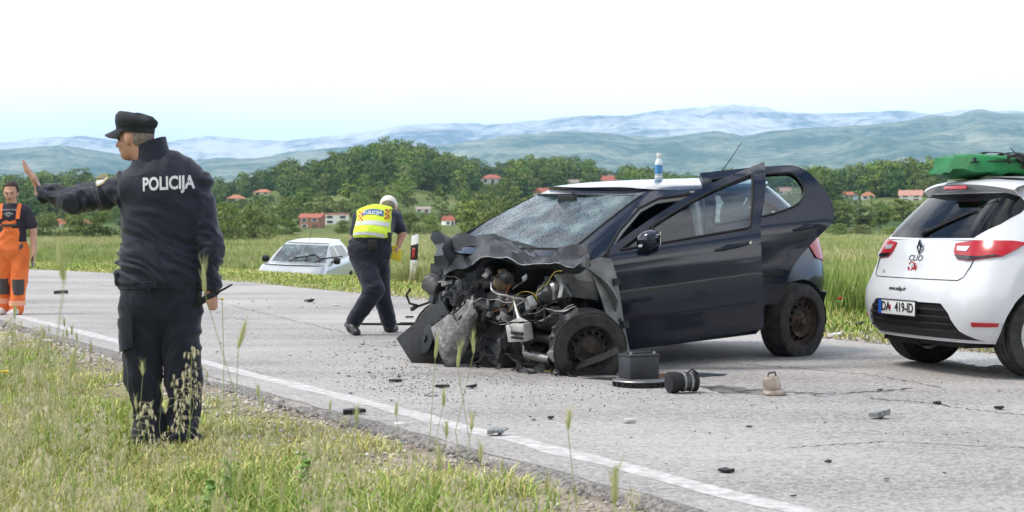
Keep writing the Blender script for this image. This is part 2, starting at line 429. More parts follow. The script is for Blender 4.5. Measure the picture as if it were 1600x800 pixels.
def ground_material():
    m = bpy.data.materials.new('earth_and_turf'); m.use_nodes = True; nt = m.node_tree; b = nt.nodes['Principled BSDF']; b.inputs['Roughness'].default_value = 0.95
    b.inputs['Specular IOR Level'].default_value = 0.1
    tc = nt.nodes.new('ShaderNodeTexCoord'); lk = nt.links.new
    def noise(sc, det=6):
        n = nt.nodes.new('ShaderNodeTexNoise'); n.inputs['Scale'].default_value = sc; n.inputs['Detail'].default_value = det; lk(tc.outputs['Object'], n.inputs['Vector']); return n
    a = nt.nodes.new('ShaderNodeAttribute'); a.attribute_name = 'tint'
    n1 = noise(2.5); n2 = noise(40); n3 = noise(0.03, 8)
    r1 = nt.nodes.new('ShaderNodeMapRange'); r1.inputs['From Min'].default_value = 0.3; r1.inputs['From Max'].default_value = 0.7; r1.inputs['To Min'].default_value = 0.7; r1.inputs['To Max'].default_value = 1.3
    r2 = nt.nodes.new('ShaderNodeMapRange'); r2.inputs['From Min'].default_value = 0.3; r2.inputs['From Max'].default_value = 0.7; r2.inputs['To Min'].default_value = 0.75; r2.inputs['To Max'].default_value = 1.25
    r3 = nt.nodes.new('ShaderNodeMapRange'); r3.inputs['From Min'].default_value = 0.35; r3.inputs['From Max'].default_value = 0.65; r3.inputs['To Min'].default_value = 0.75; r3.inputs['To Max'].default_value = 1.25
    for n, r in ((n1, r1), (n2, r2), (n3, r3)): lk(n.outputs['Fac'], r.inputs['Value'])
    m1 = nt.nodes.new('ShaderNodeMath'); m1.operation = 'MULTIPLY'; m2 = nt.nodes.new('ShaderNodeMath'); m2.operation = 'MULTIPLY'
    lk(r1.outputs[0], m1.inputs[0]); lk(r2.outputs[0], m1.inputs[1]); lk(m1.outputs[0], m2.inputs[0]); lk(r3.outputs[0], m2.inputs[1])
    vm = nt.nodes.new('ShaderNodeVectorMath'); vm.operation = 'SCALE'; lk(a.outputs['Color'], vm.inputs[0]); lk(m2.outputs[0], vm.inputs['Scale'])
    lk(vm.outputs[0], b.inputs['Base Color'])
    bp = nt.nodes.new('ShaderNodeBump'); bp.inputs['Strength'].default_value = 0.6; bp.inputs['Distance'].default_value = 0.02; lk(n2.outputs['Fac'], bp.inputs['Height']); lk(bp.outputs[0], b.inputs['Normal'])
    return m
M_GROUND = ground_material()
def ground_colour(x, y):
    s, t = to_st(x, y); n = fbm(x * .8, y * .8)[..., None]; n2 = fbm(x * .01, y * .012)[..., None]
    soil = np.array((0.34, 0.29, 0.235)); turf = np.array((0.21, 0.22, 0.08)); straw = np.array((0.38, 0.33, 0.17))
    g = smoothstep(-0.5, -1.0, t + 0.3 * n[..., 0])[..., None]
    near = soil * (1 - g) + (turf * (0.5 - 0.4 * n) + straw * (0.5 + 0.4 * n)) * g
    gf = smoothstep(6.25, 6.9, t + 0.3 * n[..., 0])[..., None]
    far = soil * (1 - gf) + (np.array((0.15, 0.18, 0.06)) + 0.03 * n) * gf
    hill = np.array((0.115, 0.15, 0.045)) + np.clip(n2, -1, 1) * np.array((0.05, 0.035, 0.015))
    k = smoothstep(60, 190, np.asarray(y))[..., None]
    c = np.where((t < 3)[..., None], near, far)
    return np.clip(c * (1 - k) + hill * k, 0.01, 1)
def terrain(name, us, ds, kind='structure'):
    U, D = np.meshgrid(us, ds, indexing='ij'); X = (U - 800) / F * D; Y = D
    Z = gz(X, Y); n, k = U.shape; V = np.stack([X, Y, Z], -1).reshape(-1, 3)
    i = np.arange(n - 1)[:, None] * k + np.arange(k - 1)[None, :]; Q = np.stack([i, i + k, i + k + 1, i + 1], -1).reshape(-1, 4)
    return np_mesh(name, V, Q=Q, m=M_GROUND, col=ground_colour(X, Y).reshape(-1, 3), smooth=True)
# near ground: a dense square sheet round the accident, with a strip cut out where the road lies
def near_ground(name, t_of, s_rng):
    ss = np.arange(s_rng[0], s_rng[1], 0.22); S, Tt = np.meshgrid(ss, t_of, indexing='ij'); X, Y = to_xy(S, Tt)
    n, k = S.shape; Z = gz(X, Y); V = np.stack([X, Y, Z], -1).reshape(-1, 3)
    i = np.arange(n - 1)[:, None] * k + np.arange(k - 1)[None, :]; Q = np.stack([i, i + k, i + k + 1, i + 1], -1).reshape(-1, 4)
    return np_mesh(name, V, Q=Q[:, ::-1], m=M_GROUND, col=ground_colour(X, Y).reshape(-1, 3), smooth=True)
tn = -0.30 - np.concatenate([np.linspace(0, 1.5, 16), np.linspace(1.6, 8, 36), np.linspace(8.5, 40, 22), np.linspace(45, 160, 10)])
add('near_verge_ground', near_ground('near_verge_ground', tn[::-1], (-40, 70)), kind='structure')
tf = 6.02 + np.concatenate([np.linspace(0, 1.5, 14), np.linspace(1.6, 9, 34), np.linspace(9.5, 40, 40), np.linspace(42, 110, 30)])
add('far_field_ground', near_ground('far_field_ground', tf, (-60, 75)), kind='structure')
tu = np.linspace(-2200, 3800, 420)
hill_o = add('hill_terrain', terrain('hill_terrain', tu, np.concatenate([np.linspace(58, 300, 70), np.linspace(305, 900, 110), np.linspace(920, 2600, 40)])), kind='structure')
# lower the strip where it would come up through the near sheets
hm = hill_o.data; co = np.zeros(len(hm.vertices) * 3, np.float32); hm.vertices.foreach_get('co', co); co = co.reshape(-1, 3)
s_, t_ = to_st(co[:, 0], co[:, 1]); low = (s_ < 72) & (t_ < 108) & (t_ > -150) & (s_ > -55); co[low, 2] -= 0.35; hm.vertices.foreach_set('co', co.ravel()); hm.update()

def asphalt_material():
    m = bpy.data.materials.new('worn_pale_asphalt'); m.use_nodes = True; nt = m.node_tree; b = nt.nodes['Principled BSDF']; lk = nt.links.new
    tc = nt.nodes.new('ShaderNodeTexCoord')
    def noise(sc, det=5, mp=None, rough=0.5):
        n = nt.nodes.new('ShaderNodeTexNoise'); n.inputs['Scale'].default_value = sc; n.inputs['Detail'].default_value = det; n.inputs['Roughness'].default_value = rough
        if mp is None: lk(tc.outputs['Object'], n.inputs['Vector'])
        else:
            q = nt.nodes.new('ShaderNodeMapping'); q.inputs['Scale'].default_value = mp; q.inputs['Rotation'].default_value = (0, 0, math.radians(-117.5)); lk(tc.outputs['Object'], q.inputs['Vector']); lk(q.outputs[0], n.inputs['Vector'])
        return n
    vo = nt.nodes.new('ShaderNodeTexVoronoi'); vo.inputs['Scale'].default_value = 62; lk(tc.outputs['Object'], vo.inputs['Vector'])
    big = noise(0.35, 6); st = noise(1.0, 5, (0.12, 1.2, 1)); fine = noise(160, 3); mid = noise(14, 6, rough=0.7)
    base = nt.nodes.new('ShaderNodeValToRGB'); e = base.color_ramp.elements
    e[0].position = 0.0; e[0].color = (0.165, 0.155, 0.150, 1); e[1].position = 1.0; e[1].color = (0.56, 0.53, 0.505, 1)
    x = e.new(0.45); x.color = (0.40, 0.38, 0.362, 1)
    def add_(a, b_, k):
        q = nt.nodes.new('ShaderNodeMath'); q.operation = 'MULTIPLY_ADD'; lk(b_, q.inputs[0]); q.inputs[1].default_value = k; 
        if isinstance(a, float): q.inputs[2].default_value = a
        else: lk(a, q.inputs[2])
        return q.outputs[0]
    sep = nt.nodes.new('ShaderNodeSeparateColor'); lk(vo.outputs['Color'], sep.inputs[0])
    f = add_(-0.92, sep.outputs[0], 0.46); f = add_(f, big.outputs['Fac'], 0.85); f = add_(f, st.outputs['Fac'], 0.55); f = add_(f, mid.outputs['Fac'], 0.35); f = add_(f, fine.outputs['Fac'], 0.35)
    lk(f, base.inputs[0]); lk(base.outputs[0], b.inputs['Base Color'])
    b.inputs['Roughness'].default_value = 0.82; b.inputs['Specular IOR Level'].default_value = 0.35
    bp = nt.nodes.new('ShaderNodeBump'); bp.inputs['Strength'].default_value = 0.55; bp.inputs['Distance'].default_value = 0.006; lk(vo.outputs['Distance'], bp.inputs['Height']); lk(bp.outputs[0], b.inputs['Normal'])
    return m
M_ROAD = asphalt_material()
def strip(name, s0, s1, t0, t1, z, m, ds=0.5, edge=0.0, nt_=8, seed=0, skirt=0.0, fade=None, nj=0.0):
    ss = np.arange(s0, s1 + ds / 2, ds); tt = np.linspace(0, 1, nt_); S, K = np.meshgrid(ss, tt, indexing='ij')
    a = t0 + edge * fbm(S * 2.2 + seed, S * 0 + seed) ; b = t1 + edge * fbm(S * 2.2 + seed + 50, S * 0 + 9)
    Tt = a + (b - a) * K; X, Y = to_xy(S, Tt); Z = np.zeros_like(X) + z
    if skirt: X2, Y2 = to_xy(ss, a[:, 0] - 0.03 + 0.03 * fbm(ss * 5, ss * 0 + 3)); 
    n, k = S.shape; V = np.stack([X, Y, Z], -1).reshape(-1, 3)
    i = np.arange(n - 1)[:, None] * k + np.arange(k - 1)[None, :]; Q = np.stack([i, i + k, i + k + 1, i + 1], -1).reshape(-1, 4)[:, ::-1]
    if skirt:
        base = len(V); V = np.concatenate([V, np.stack([X2, Y2, X2 * 0 + z - skirt], -1)]); j = np.arange(n - 1); Q = np.concatenate([Q, np.stack([base + j, base + j + 1, (j + 1) * k, j * k], -1)[:, ::-1]])
    return np_mesh(name, V, Q=Q, m=m, smooth=False)
add('road', strip('road', -40, 75, T_NEAR, T_FAR, 0.0, M_ROAD, ds=0.1, edge=0.035, nt_=6, skirt=0.10), kind='structure')
# dark broken rim of the asphalt: one row of crumbling lumps of binder and stone
M_RIM = mat('crumbled_asphalt', (0.09, 0.085, 0.08), 0.95, c2=(0.33, 0.31, 0.29), scale=45, detail=8, bump=.8, bscale=70)
ss = np.arange(-40, 75, .05); rows_ = []
for tt_, zz_, a_ in ((-.335, .003, .02), (-.365, .001, .03), (-.40, -.012, .035), (-.46, -.055, .03)):
    x_, y_ = to_xy(ss, tt_ + a_ * fbm(ss * 3.1 + 7, ss * 0 + tt_ * 20)); rows_.append(np.stack([x_, y_, zz_ + (0 if tt_ > -.34 else .006) * fbm(ss * 9, ss * 0 + tt_ * 50)], 1))
nr = len(ss); i_ = np.arange(nr - 1)
RIM_ME = np_mesh('crumbled_edge', np.concatenate(rows_), Q=np.concatenate([np.stack([k * nr + i_, k * nr + i_ + 1, (k + 1) * nr + i_ + 1, (k + 1) * nr + i_], 1) for k in range(3)]), m=M_RIM, smooth=True)
M_LINE = mat('worn_white_road_paint', (0.60, 0.59, 0.58), 0.8, c2=(0.39, 0.375, 0.36), scale=14, detail=12, contrast=(0.36, 0.62))
road_o = bpy.data.objects['road']
add('crumbled_edge', RIM_ME, parent=road_o)
lo_ = add('edge_line', strip('edge_line', -40, 75, -0.075, 0.065, 0.0013, M_LINE, ds=0.06, edge=0.018, nt_=2, seed=4), parent=road_o)

# ---- mountains
def mountain_material(name, scrub, rock, amount, sc):
    m = bpy.data.materials.new(name); m.use_nodes = True; nt = m.node_tree; b = nt.nodes['Principled BSDF']; lk = nt.links.new
    b.inputs['Roughness'].default_value = 1.0; b.inputs['Specular IOR Level'].default_value = 0.0
    tc = nt.nodes.new('ShaderNodeTexCoord')
    n = nt.nodes.new('ShaderNodeTexNoise'); n.inputs['Scale'].default_value = sc; n.inputs['Detail'].default_value = 10; n.inputs['Roughness'].default_value = 0.62; lk(tc.outputs['Object'], n.inputs['Vector'])
    n2 = nt.nodes.new('ShaderNodeTexNoise'); n2.inputs['Scale'].default_value = sc * 0.12; n2.inputs['Detail'].default_value = 5; lk(tc.outputs['Object'], n2.inputs['Vector'])
    ad = nt.nodes.new('ShaderNodeMath'); ad.operation = 'ADD'; lk(n.outputs['Fac'], ad.inputs[0]); lk(n2.outputs['Fac'], ad.inputs[1])
    r = nt.nodes.new('ShaderNodeMapRange'); r.inputs['From Min'].default_value = amount[0]; r.inputs['From Max'].default_value = amount[1]; lk(ad.outputs[0], r.inputs['Value'])
    mx = nt.nodes.new('ShaderNodeMix'); mx.data_type = 'RGBA'; mx.inputs['A'].default_value = (*scrub, 1); mx.inputs['B'].default_value = (*rock, 1)
    lk(r.outputs[0], mx.inputs['Factor']); lk(mx.outputs['Result'], b.inputs['Base Color'])
    return m
def mountain(name, prof, d0, d1, m, relief, seed, z0v=352):
    prof = np.array(prof, float); us = np.linspace(-1800, 3400, 520); ks = np.concatenate([np.linspace(0, 1, 70), np.linspace(1.02, 1.4, 12)])
    U, K = np.meshgrid(us, ks, indexing='ij'); D = d0 + (d1 - d0) * K; X = (U - 800) / F * D
    H = (V0 - np.interp(U, prof[:, 0], prof[:, 1])) / F * d1
    k = np.clip(K, 0, 1); Z = H * (0.25 * k + 0.75 * smoothstep(0, 1, k) ** 0.9) - np.clip(K - 1, 0, 1) * H * 0.8
    fs = 1.0 / (0.16 * (d1 - d0))
    ridg = (1 - np.abs(fbm(X * fs * 1.4 + seed, D * fs * 1.2, 0, 5))) - 0.6
    Z = Z + ridg * relief * (smoothstep(0, .25, k) * (1 - 0.75 * smoothstep(.8, 1, k))) + fbm(X * fs * 7, D * fs * 7 + seed) * relief * 0.07 - 12
    n, q = U.shape; V = np.stack([X, D, Z], -1).reshape(-1, 3); i = np.arange(n - 1)[:, None] * q + np.arange(q - 1)[None, :]
    Q = np.stack([i, i + q, i + q + 1, i + 1], -1).reshape(-1, 4)
    return add(name, np_mesh(name, V, Q=Q, m=m, smooth=True), kind='structure')
MID = [(-1800, 215), (-300, 226), (0, 233), (90, 227), (180, 238), (300, 250), (400, 243), (500, 233), (560, 229), (650, 228), (700, 225), (760, 217), (860, 207), (930, 208), (1000, 213), (1060, 213), (1120, 205), (1160, 212), (1200, 205), (1300, 200), (1400, 190), (1450, 181), (1490, 183), (1530, 170), (1560, 175), (1600, 177), (1800, 168), (3400, 190)]
FAR = [(-1800, 220), (-300, 214), (0, 223), (60, 215), (130, 212), (180, 219), (270, 217), (330, 212), (400, 218), (440, 219), (480, 215), (520, 212), (560, 206), (640, 194), (700, 190), (760, 193), (800, 190), (880, 182), (960, 178), (1000, 175), (1060, 169), (1095, 167), (1120, 162), (1150, 161), (1180, 166), (1250, 173), (1300, 176), (1400, 171), (1450, 176), (1500, 170), (1600, 172), (1900, 160), (3400, 200)]
mountain('mountain_slope', MID, 2400, 6200, mountain_material('scrub_slope', (0.05, 0.095, 0.035), (0.36, 0.37, 0.25), (0.86, 1.28), 0.030), 34, 4)
mountain('limestone_mountain', FAR, 6600, 10500, mountain_material('karst', (0.09, 0.11, 0.07), (0.78, 0.75, 0.68), (0.80, 1.12), 0.013), 60, 11)

# ---- air
hz = MB().box((0, 7300, 396), (36000, 15200, 836))
mz = bpy.data.materials.new('pale_air'); mz.use_nodes = True; nz = mz.node_tree; nz.nodes.clear()
oz = nz.nodes.new('ShaderNodeOutputMaterial'); vz = nz.nodes.new('ShaderNodeVolumePrincipled')
vz.inputs['Color'].default_value = (0.40, 0.645, 1.0, 1); vz.inputs['Density'].default_value = 1.2e-4; vz.inputs['Anisotropy'].default_value = 0.0
nz.links.new(vz.outputs[0], oz.inputs['Volume'])
hz.build('haze', mz, kind='stuff')
# ================================================================== GRASS
M_BLADE = mat('grass_blade', (0.2, 0.25, 0.08), 0.75, attr='tint', spec=0.15)
M_FIELD = mat('field_grass', (0.2, 0.25, 0.08), 0.8, attr='tint', objrand=0.22, spec=0.1)
def blades(P0, h, w, lean, az, col, faces_cam=None):
    """P0 (n,3) roots -> 5 vertex blades"""
    n = len(P0); ca, sa = np.cos(az), np.sin(az); dx = np.stack([ca, sa, 0 * ca], 1); sx = np.stack([-sa, ca, 0 * ca], 1)
    up = np.array((0, 0, 1.0)); h = h[:, None]; w = w[:, None]; l = lean[:, None]
    mid = P0 + up * h * 0.55 + dx * h * l * 0.28; tip = P0 + up * h * (1 - 0.35 * np.clip(l, 0, 1.6) * 0.6) + dx * h * l * 0.95
    V = np.stack([P0 - sx * w, P0 + sx * w, mid - sx * w * .75, mid + sx * w * .75, tip], 1).reshape(-1, 3)
    b = np.arange(n)[:, None] * 5
    return V, b + np.array([[0, 1, 3, 2]]), b + np.array([[2, 3, 4]]), np.repeat(col, 5, 0)
PAL = np.array([(0.20, 0.31, 0.055), (0.27, 0.37, 0.085), (0.38, 0.44, 0.12), (0.53, 0.48, 0.18), (0.62, 0.56, 0.27), (0.15, 0.27, 0.045), (0.47, 0.48, 0.20)])
def grass_patch(name, n, s_r, t_r, hfun, palw, dens=None, wid=0.0022, **kw):
    s = RNG.uniform(*s_r, n); t = RNG.uniform(*t_r, n); x, y = to_xy(s, t)
    keep = np.ones(n, bool)
    if dens is not None: keep = RNG.uniform(0, 1, n) < dens(x, y, s, t)
    u = 800 + F * x / np.maximum(y, 0.3); keep &= (y > 2.2) & (u > -350) & (u < 1950)
    x, y, s, t = x[keep], y[keep], s[keep], t[keep]; n = len(x); P0 = np.stack([x, y, gz(x, y) - 0.015], 1)
    patch = fbm(x * 0.9 + 4, y * 0.9); w = np.array(palw(patch)); w = np.clip(w, 0.001, None); w = w / w.sum(0); cw = np.cumsum(w, 0); r = RNG.uniform(0, 1, n)
    ci = (r[None] > cw).sum(0).clip(0, len(PAL) - 1); col = PAL[ci] * RNG.uniform(0.85, 1.35, (n, 1))
    h = hfun(x, y, s, t) * RNG.uniform(0.45, 1.15, n) * (1 - 0.82 * np.exp(-((x + 1.78) / .50) ** 2 - ((y - 8.3) / .95) ** 2))
    V, Q, T, C = blades(P0, h, RNG.uniform(0.7, 1.5, n) * wid * (1 + y / 16), RNG.uniform(0.1, 1.3, n), RNG.uniform(0, 2 * np.pi, n), col)
    return add(name, np_mesh(name, V, Q=Q, T=T, m=M_BLADE, col=C), kind='stuff', **kw)
one = lambda p: np.ones_like(p)
# near verge: mixed green and straw turf
grass_patch('verge_grass', 480000, (-4, 19), (-6.5, -0.55), lambda x, y, s, t: 0.06 + 0.13 * smoothstep(-0.7, -1.8, t) + 0.14 * smoothstep(-1.8, -3.2, t) + 0.06 * fbm(x * .7, y * .7),
            lambda p: [0.7 + 1.2 * p, 1.0 + p, 1.2 * one(p), 1.2 - 0.9 * p, 1.1 - 1.0 * p, 0.35 + p, 0.9 * one(p)],
            dens=lambda x, y, s, t: smoothstep(-0.45, -1.05, t + 0.42 * fbm(x * 1.4, y * 1.4)) * (0.75 + 0.5 * fbm(x * 1.1 + 9, y * 1.1)).clip(0.25, 1) + 0.03,
            label='short mixed green and straw grass on the near road verge', cat='grass')
grass_patch('verge_grass', 60000, (14, 40), (-5.0, -0.55), lambda x, y, s, t: 0.10 + 0.12 * smoothstep(-1, -2.5, t),
            lambda p: [0.8 + p, 1 + p, one(p), 1.2 - p, 1 - p, 0.5 + p, one(p)], wid=0.0026, dens=lambda x, y, s, t: smoothstep(-0.5, -1.4, t + .4 * fbm(x, y)),
            label='distant strip of pale verge grass behind the man in orange dungarees', cat='grass')
# far verge: short mown edge, then taller growth
grass_patch('far_verge_grass', 120000, (-12, 48), (6.2, 9.6), lambda x, y, s, t: 0.09 + (0.16 * smoothstep(7.2, 8.6, t) + 0.30 * smoothstep(8.2, 9.4, t)) * (1 - 0.75 * smoothstep(12, 18, s)),
            lambda p: [1.2 + p, 1.4 + p, 1.1 * one(p), 1.0 - .6 * p, .5 - .4 * p, 0.7 + p, 0.4 * one(p)], wid=0.003,
            label='mown green grass edge along the far side of the road', cat='grass')
# ---- prototypes shared by instances (kept in a collection of their own that is not in the scene)
def proto_collection(name, objs):
    c = bpy.data.collections.new(name)
    for m in objs: c.objects.link(bpy.data.objects.new(m.name, m))
    return c
def scatter(name, pts, var, sc, rz, coll, tilt=None, **kw):
    me = bpy.data.meshes.new(name); me.vertices.add(len(pts)); me.vertices.foreach_set('co', np.asarray(pts, np.float32).ravel())
    for nm, ty, a in (('vi', 'INT', np.asarray(var, np.int32)), ('sc', 'FLOAT', np.asarray(sc, np.float32)), ('rz', 'FLOAT', np.asarray(rz, np.float32))):
        me.attributes.new(nm, ty, 'POINT').data.foreach_set('value', a)
    o = add(name, me, kind='stuff', **kw)
    g = bpy.data.node_groups.new(name + '_scatter', 'GeometryNodeTree')
    g.interface.new_socket('Geometry', in_out='INPUT', socket_type='NodeSocketGeometry'); g.interface.new_socket('Geometry', in_out='OUTPUT', socket_type='NodeSocketGeometry')
    N = g.nodes.new; gi, go = N('NodeGroupInput'), N('NodeGroupOutput'); ip = N('GeometryNodeInstanceOnPoints'); ci = N('GeometryNodeCollectionInfo')
    ci.inputs['Collection'].default_value = coll; ci.inputs['Separate Children'].default_value = True; ci.inputs['Reset Children'].default_value = True
    def na(nm, ty):
        a = N('GeometryNodeInputNamedAttribute'); a.data_type = ty; a.inputs['Name'].default_value = nm; return a.outputs['Attribute']
    cx = N('ShaderNodeCombineXYZ'); k = g.links.new
    k(gi.outputs[0], ip.inputs['Points']); k(ci.outputs[0], ip.inputs['Instance']); ip.inputs['Pick Instance'].default_value = True
    k(na('vi', 'INT'), ip.inputs['Instance Index']); k(na('rz', 'FLOAT'), cx.inputs['Z'])
    er = N('FunctionNodeEulerToRotation'); k(cx.outputs[0], er.inputs[0]); k(er.outputs[0], ip.inputs['Rotation']); k(na('sc', 'FLOAT'), ip.inputs['Scale'])
    k(ip.outputs[0], go.inputs[0]); o.modifiers.new('scatter', 'NODES').node_group = g
    return o
def tuft(name, n, r, h, w, pal, lean=0.7, seed=0, heads=0):
    rg = np.random.default_rng(seed); a = rg.uniform(0, 2 * np.pi, n); q = r * np.sqrt(rg.uniform(0, 1, n)); P0 = np.stack([q * np.cos(a), q * np.sin(a), 0 * q], 1)
    col = pal[rg.integers(0, len(pal), n)] * rg.uniform(0.75, 1.2, (n, 1))
    V, Q, T, C = blades(P0, h * rg.uniform(0.5, 1.1, n), np.full(n, w) * rg.uniform(.7, 1.3, n), rg.uniform(0.05, lean, n), rg.uniform(0, 2 * np.pi, n), col)
    return np_mesh(name, V, Q=Q, T=T, m=M_FIELD, col=C)
GREENS = np.array([(0.20, 0.30, 0.07), (0.26, 0.35, 0.09), (0.31, 0.38, 0.12), (0.38, 0.41, 0.16), (0.23, 0.31, 0.08)])
PALES = np.array([(0.33, 0.38, 0.13), (0.40, 0.42, 0.17), (0.47, 0.45, 0.22), (0.28, 0.35, 0.11), (0.55, 0.52, 0.30)])
c_tall = proto_collection('tall_tufts', [tuft('tuft', 90, 0.32, 0.56, 0.006, GREENS, 0.6, 1), tuft('tuft', 90, 0.35, 0.72, 0.006, GREENS, 0.5, 2), tuft('tuft', 120, 0.34, 0.55, 0.0042, PALES, 1.1, 3), tuft('tuft', 120, 0.36, 0.50, 0.0042, PALES, 1.3, 4), tuft('tuft', 70, 0.3, 0.7, 0.007, GREENS[:2], .5, 5)])
c_mead = proto_collection('meadow_tufts', [tuft('tuft', 110, 0.9, 0.55, 0.013, GREENS, 0.6, 11), tuft('tuft', 110, 0.9, 0.60, 0.013, PALES, 0.5, 12), tuft('tuft', 110, 0.9, 0.55, 0.013, PALES, 0.7, 13), tuft('tuft', 110, 0.9, 0.5, 0.013, GREENS, 0.6, 14)])
def silver_gap(x, y):      # trampled track behind the car in the ditch
    return (((x + 4.7) / 2.3) ** 2 + ((y - 40.6) / 4.2) ** 2 > 1) & ~((np.abs(800 + F * x / y - 470) < 55) & (y > 31) & (y < 39.5))
n = 17000; s = RNG.uniform(-14, 62, n); t = 8.3 + 30 * RNG.uniform(0, 1, n) ** 1.6; x, y = to_xy(s, t); u = 800 + F * x / y
k = (u > -250) & (u < 1900) & silver_gap(x, y) & (y > 11); x, y = x[k], y[k]
pn = fbm(x * .15, y * .15); vi = np.where(pn + RNG.normal(0, .4, len(x)) > -.35, RNG.integers(2, 4, len(x)), RNG.choice([0, 1, 4], len(x)))
ss_, tt_ = to_st(x, y); hs = 1 - 0.74 * (smoothstep(640, 560, 800 + F * x / y) * smoothstep(13, 19, ss_) * (1 - smoothstep(30, 38, tt_)) * (1 - smoothstep(10.5, 16, tt_) * 0.6))
scatter('tall_roadside_grass', np.stack([x, y, gz(x, y) - 0.03], 1), vi, hs * RNG.uniform(0.7, 1.15, len(x)), RNG.uniform(0, 6.28, len(x)), c_tall, label='tall green grass growing along the far ditch and field edge', cat='grass')
n = 16000; y = 34 + 125 * RNG.uniform(0, 1, n) ** 1.25; u = RNG.uniform(-260, 1860, n); x = (u - 800) / F * y; s_, t_ = to_st(x, y); k = (t_ > 24) & silver_gap(x, y); x, y = x[k], y[k]
pn = fbm(x * .05, y * .05); vi = np.where(pn + RNG.normal(0, .35, len(x)) > -.4, RNG.integers(1, 3, len(x)), RNG.choice([0, 3], len(x)))
scatter('meadow_grass', np.stack([x, y, gz(x, y) - 0.03], 1), vi, RNG.uniform(0.7, 1.25, len(x)), RNG.uniform(0, 6.28, len(x)), c_mead, label='pale meadow of tall grass reaching to the bushes', cat='grass')

# ================================================================== TREES
M_LEAF = [mat('leaf_dark', (0.065, 0.12, 0.026), 0.7, c2=(0.095, 0.15, 0.036), scale=0.6, objrand=0.30, spec=0.15),
          mat('leaf_mid', (0.11, 0.175, 0.034), 0.7, c2=(0.145, 0.205, 0.048), scale=0.6, objrand=0.28, spec=0.15),
          mat('leaf_olive', (0.13, 0.17, 0.045), 0.7, c2=(0.17, 0.20, 0.065), scale=0.6, objrand=0.25, spec=0.15)]
M_LEAF.append(mat('leaf_fresh', (0.15, 0.21, 0.05), 0.7, c2=(0.21, 0.26, 0.075), scale=1.2, objrand=0.22, spec=0.15))
M_BARK = mat('bark', (0.09, 0.07, 0.05), 0.9, c2=(0.14, 0.11, 0.085), scale=8)
def crown(name, seed, rx, h, z0, blobs, leaves, leaf, m, shape='round'):
    rg = np.random.default_rng(seed); C = []; R = []
    for i in range(blobs):
        a = rg.uniform(0, 2 * np.pi); k = rg.uniform(0, 1)
        if shape == 'poplar': rr = rx * (1 - abs(k - 0.4) ** 1.6 * 1.3); q = rr * 0.5 * rg.uniform(0, 1); br = rx * rg.uniform(.45, .75) * max(0.35, 1 - abs(k - 0.4))
        elif shape == 'bush': rr = rx * (1 - k ** 2) ** 0.5; q = rr * rg.uniform(0, 1) ** 0.5 * 0.85; br = rx * rg.uniform(0.22, 0.42)
        else: rr = rx * max(0.25, 1 - (2 * k - 0.85) ** 2) ** 0.5; q = rr * rg.uniform(0.2, 0.85); br = rx * rg.uniform(0.26, 0.46)
        C.append((q * math.cos(a), q * math.sin(a), z0 + k * (h - z0) * 0.9)); R.append(br)
    C = np.array(C); R = np.array(R); bi = rg.integers(0, blobs, leaves); d = rg.normal(0, 1, (leaves, 3)); d /= np.linalg.norm(d, axis=1)[:, None]; d[:, 2] = np.abs(d[:, 2]) * 0.9 + d[:, 2] * 0.1
    p = C[bi] + d * (R[bi] * rg.uniform(0.6, 1.08, leaves))[:, None] * np.array((1, 1, 0.85)); p[:, 2] = np.maximum(p[:, 2], z0 * 0.4)
    nn = d + rg.normal(0, 0.55, (leaves, 3)); nn /= np.linalg.norm(nn, axis=1)[:, None]
    a1 = np.cross(nn, rg.normal(0, 1, (leaves, 3))); a1 /= np.linalg.norm(a1, axis=1)[:, None]; a2 = np.cross(nn, a1); s = leaf * rg.uniform(0.6, 1.35, (leaves, 1))
    V = np.stack([p - a1 * s, p - a2 * s * 0.6, p + a1 * s, p + a2 * s * 0.6], 1).reshape(-1, 3)
    return np_mesh(name, V, Q=np.arange(leaves * 4).reshape(-1, 4), m=m)
def trunk(seed, h, r, rx):
    rg = random.Random(seed); b = MB(); b.tube([(0, 0, -0.3), (0.03, 0, h * 0.3), (0.1 * rg.uniform(-1, 1), 0.1, h * 0.75)], [r, r * 0.75, r * 0.25], 7)
    for i in range(4):
        a = rg.uniform(0, 6.28); z = h * rg.uniform(0.25, 0.5); b.tube([(0, 0, z), (math.cos(a) * rx * .3, math.sin(a) * rx * .3, z + h * .12), (math.cos(a) * rx * .6, math.sin(a) * rx * .6, z + h * .3)], [r * .4, r * .28, r * .1], 5)
    return b.mesh('trunk', M_BARK, smooth=True)
far_crowns = [crown('crown', 20 + i, 3.4 + 0.5 * (i % 3), 7.5 + (i % 4), 0.8, 26, 620, 0.42, M_LEAF[(0, 0, 1, 1, 2, 0)[i]]) for i in range(6)] + \
             [crown('crown', 40 + i, 2.6, 3.2 + 0.5 * i, 0.1, 16, 330, 0.34, M_LEAF[(1, 2, 2)[i]], 'bush') for i in range(3)]
c_wood = proto_collection('wood', far_crowns)
HILLC = c_wood
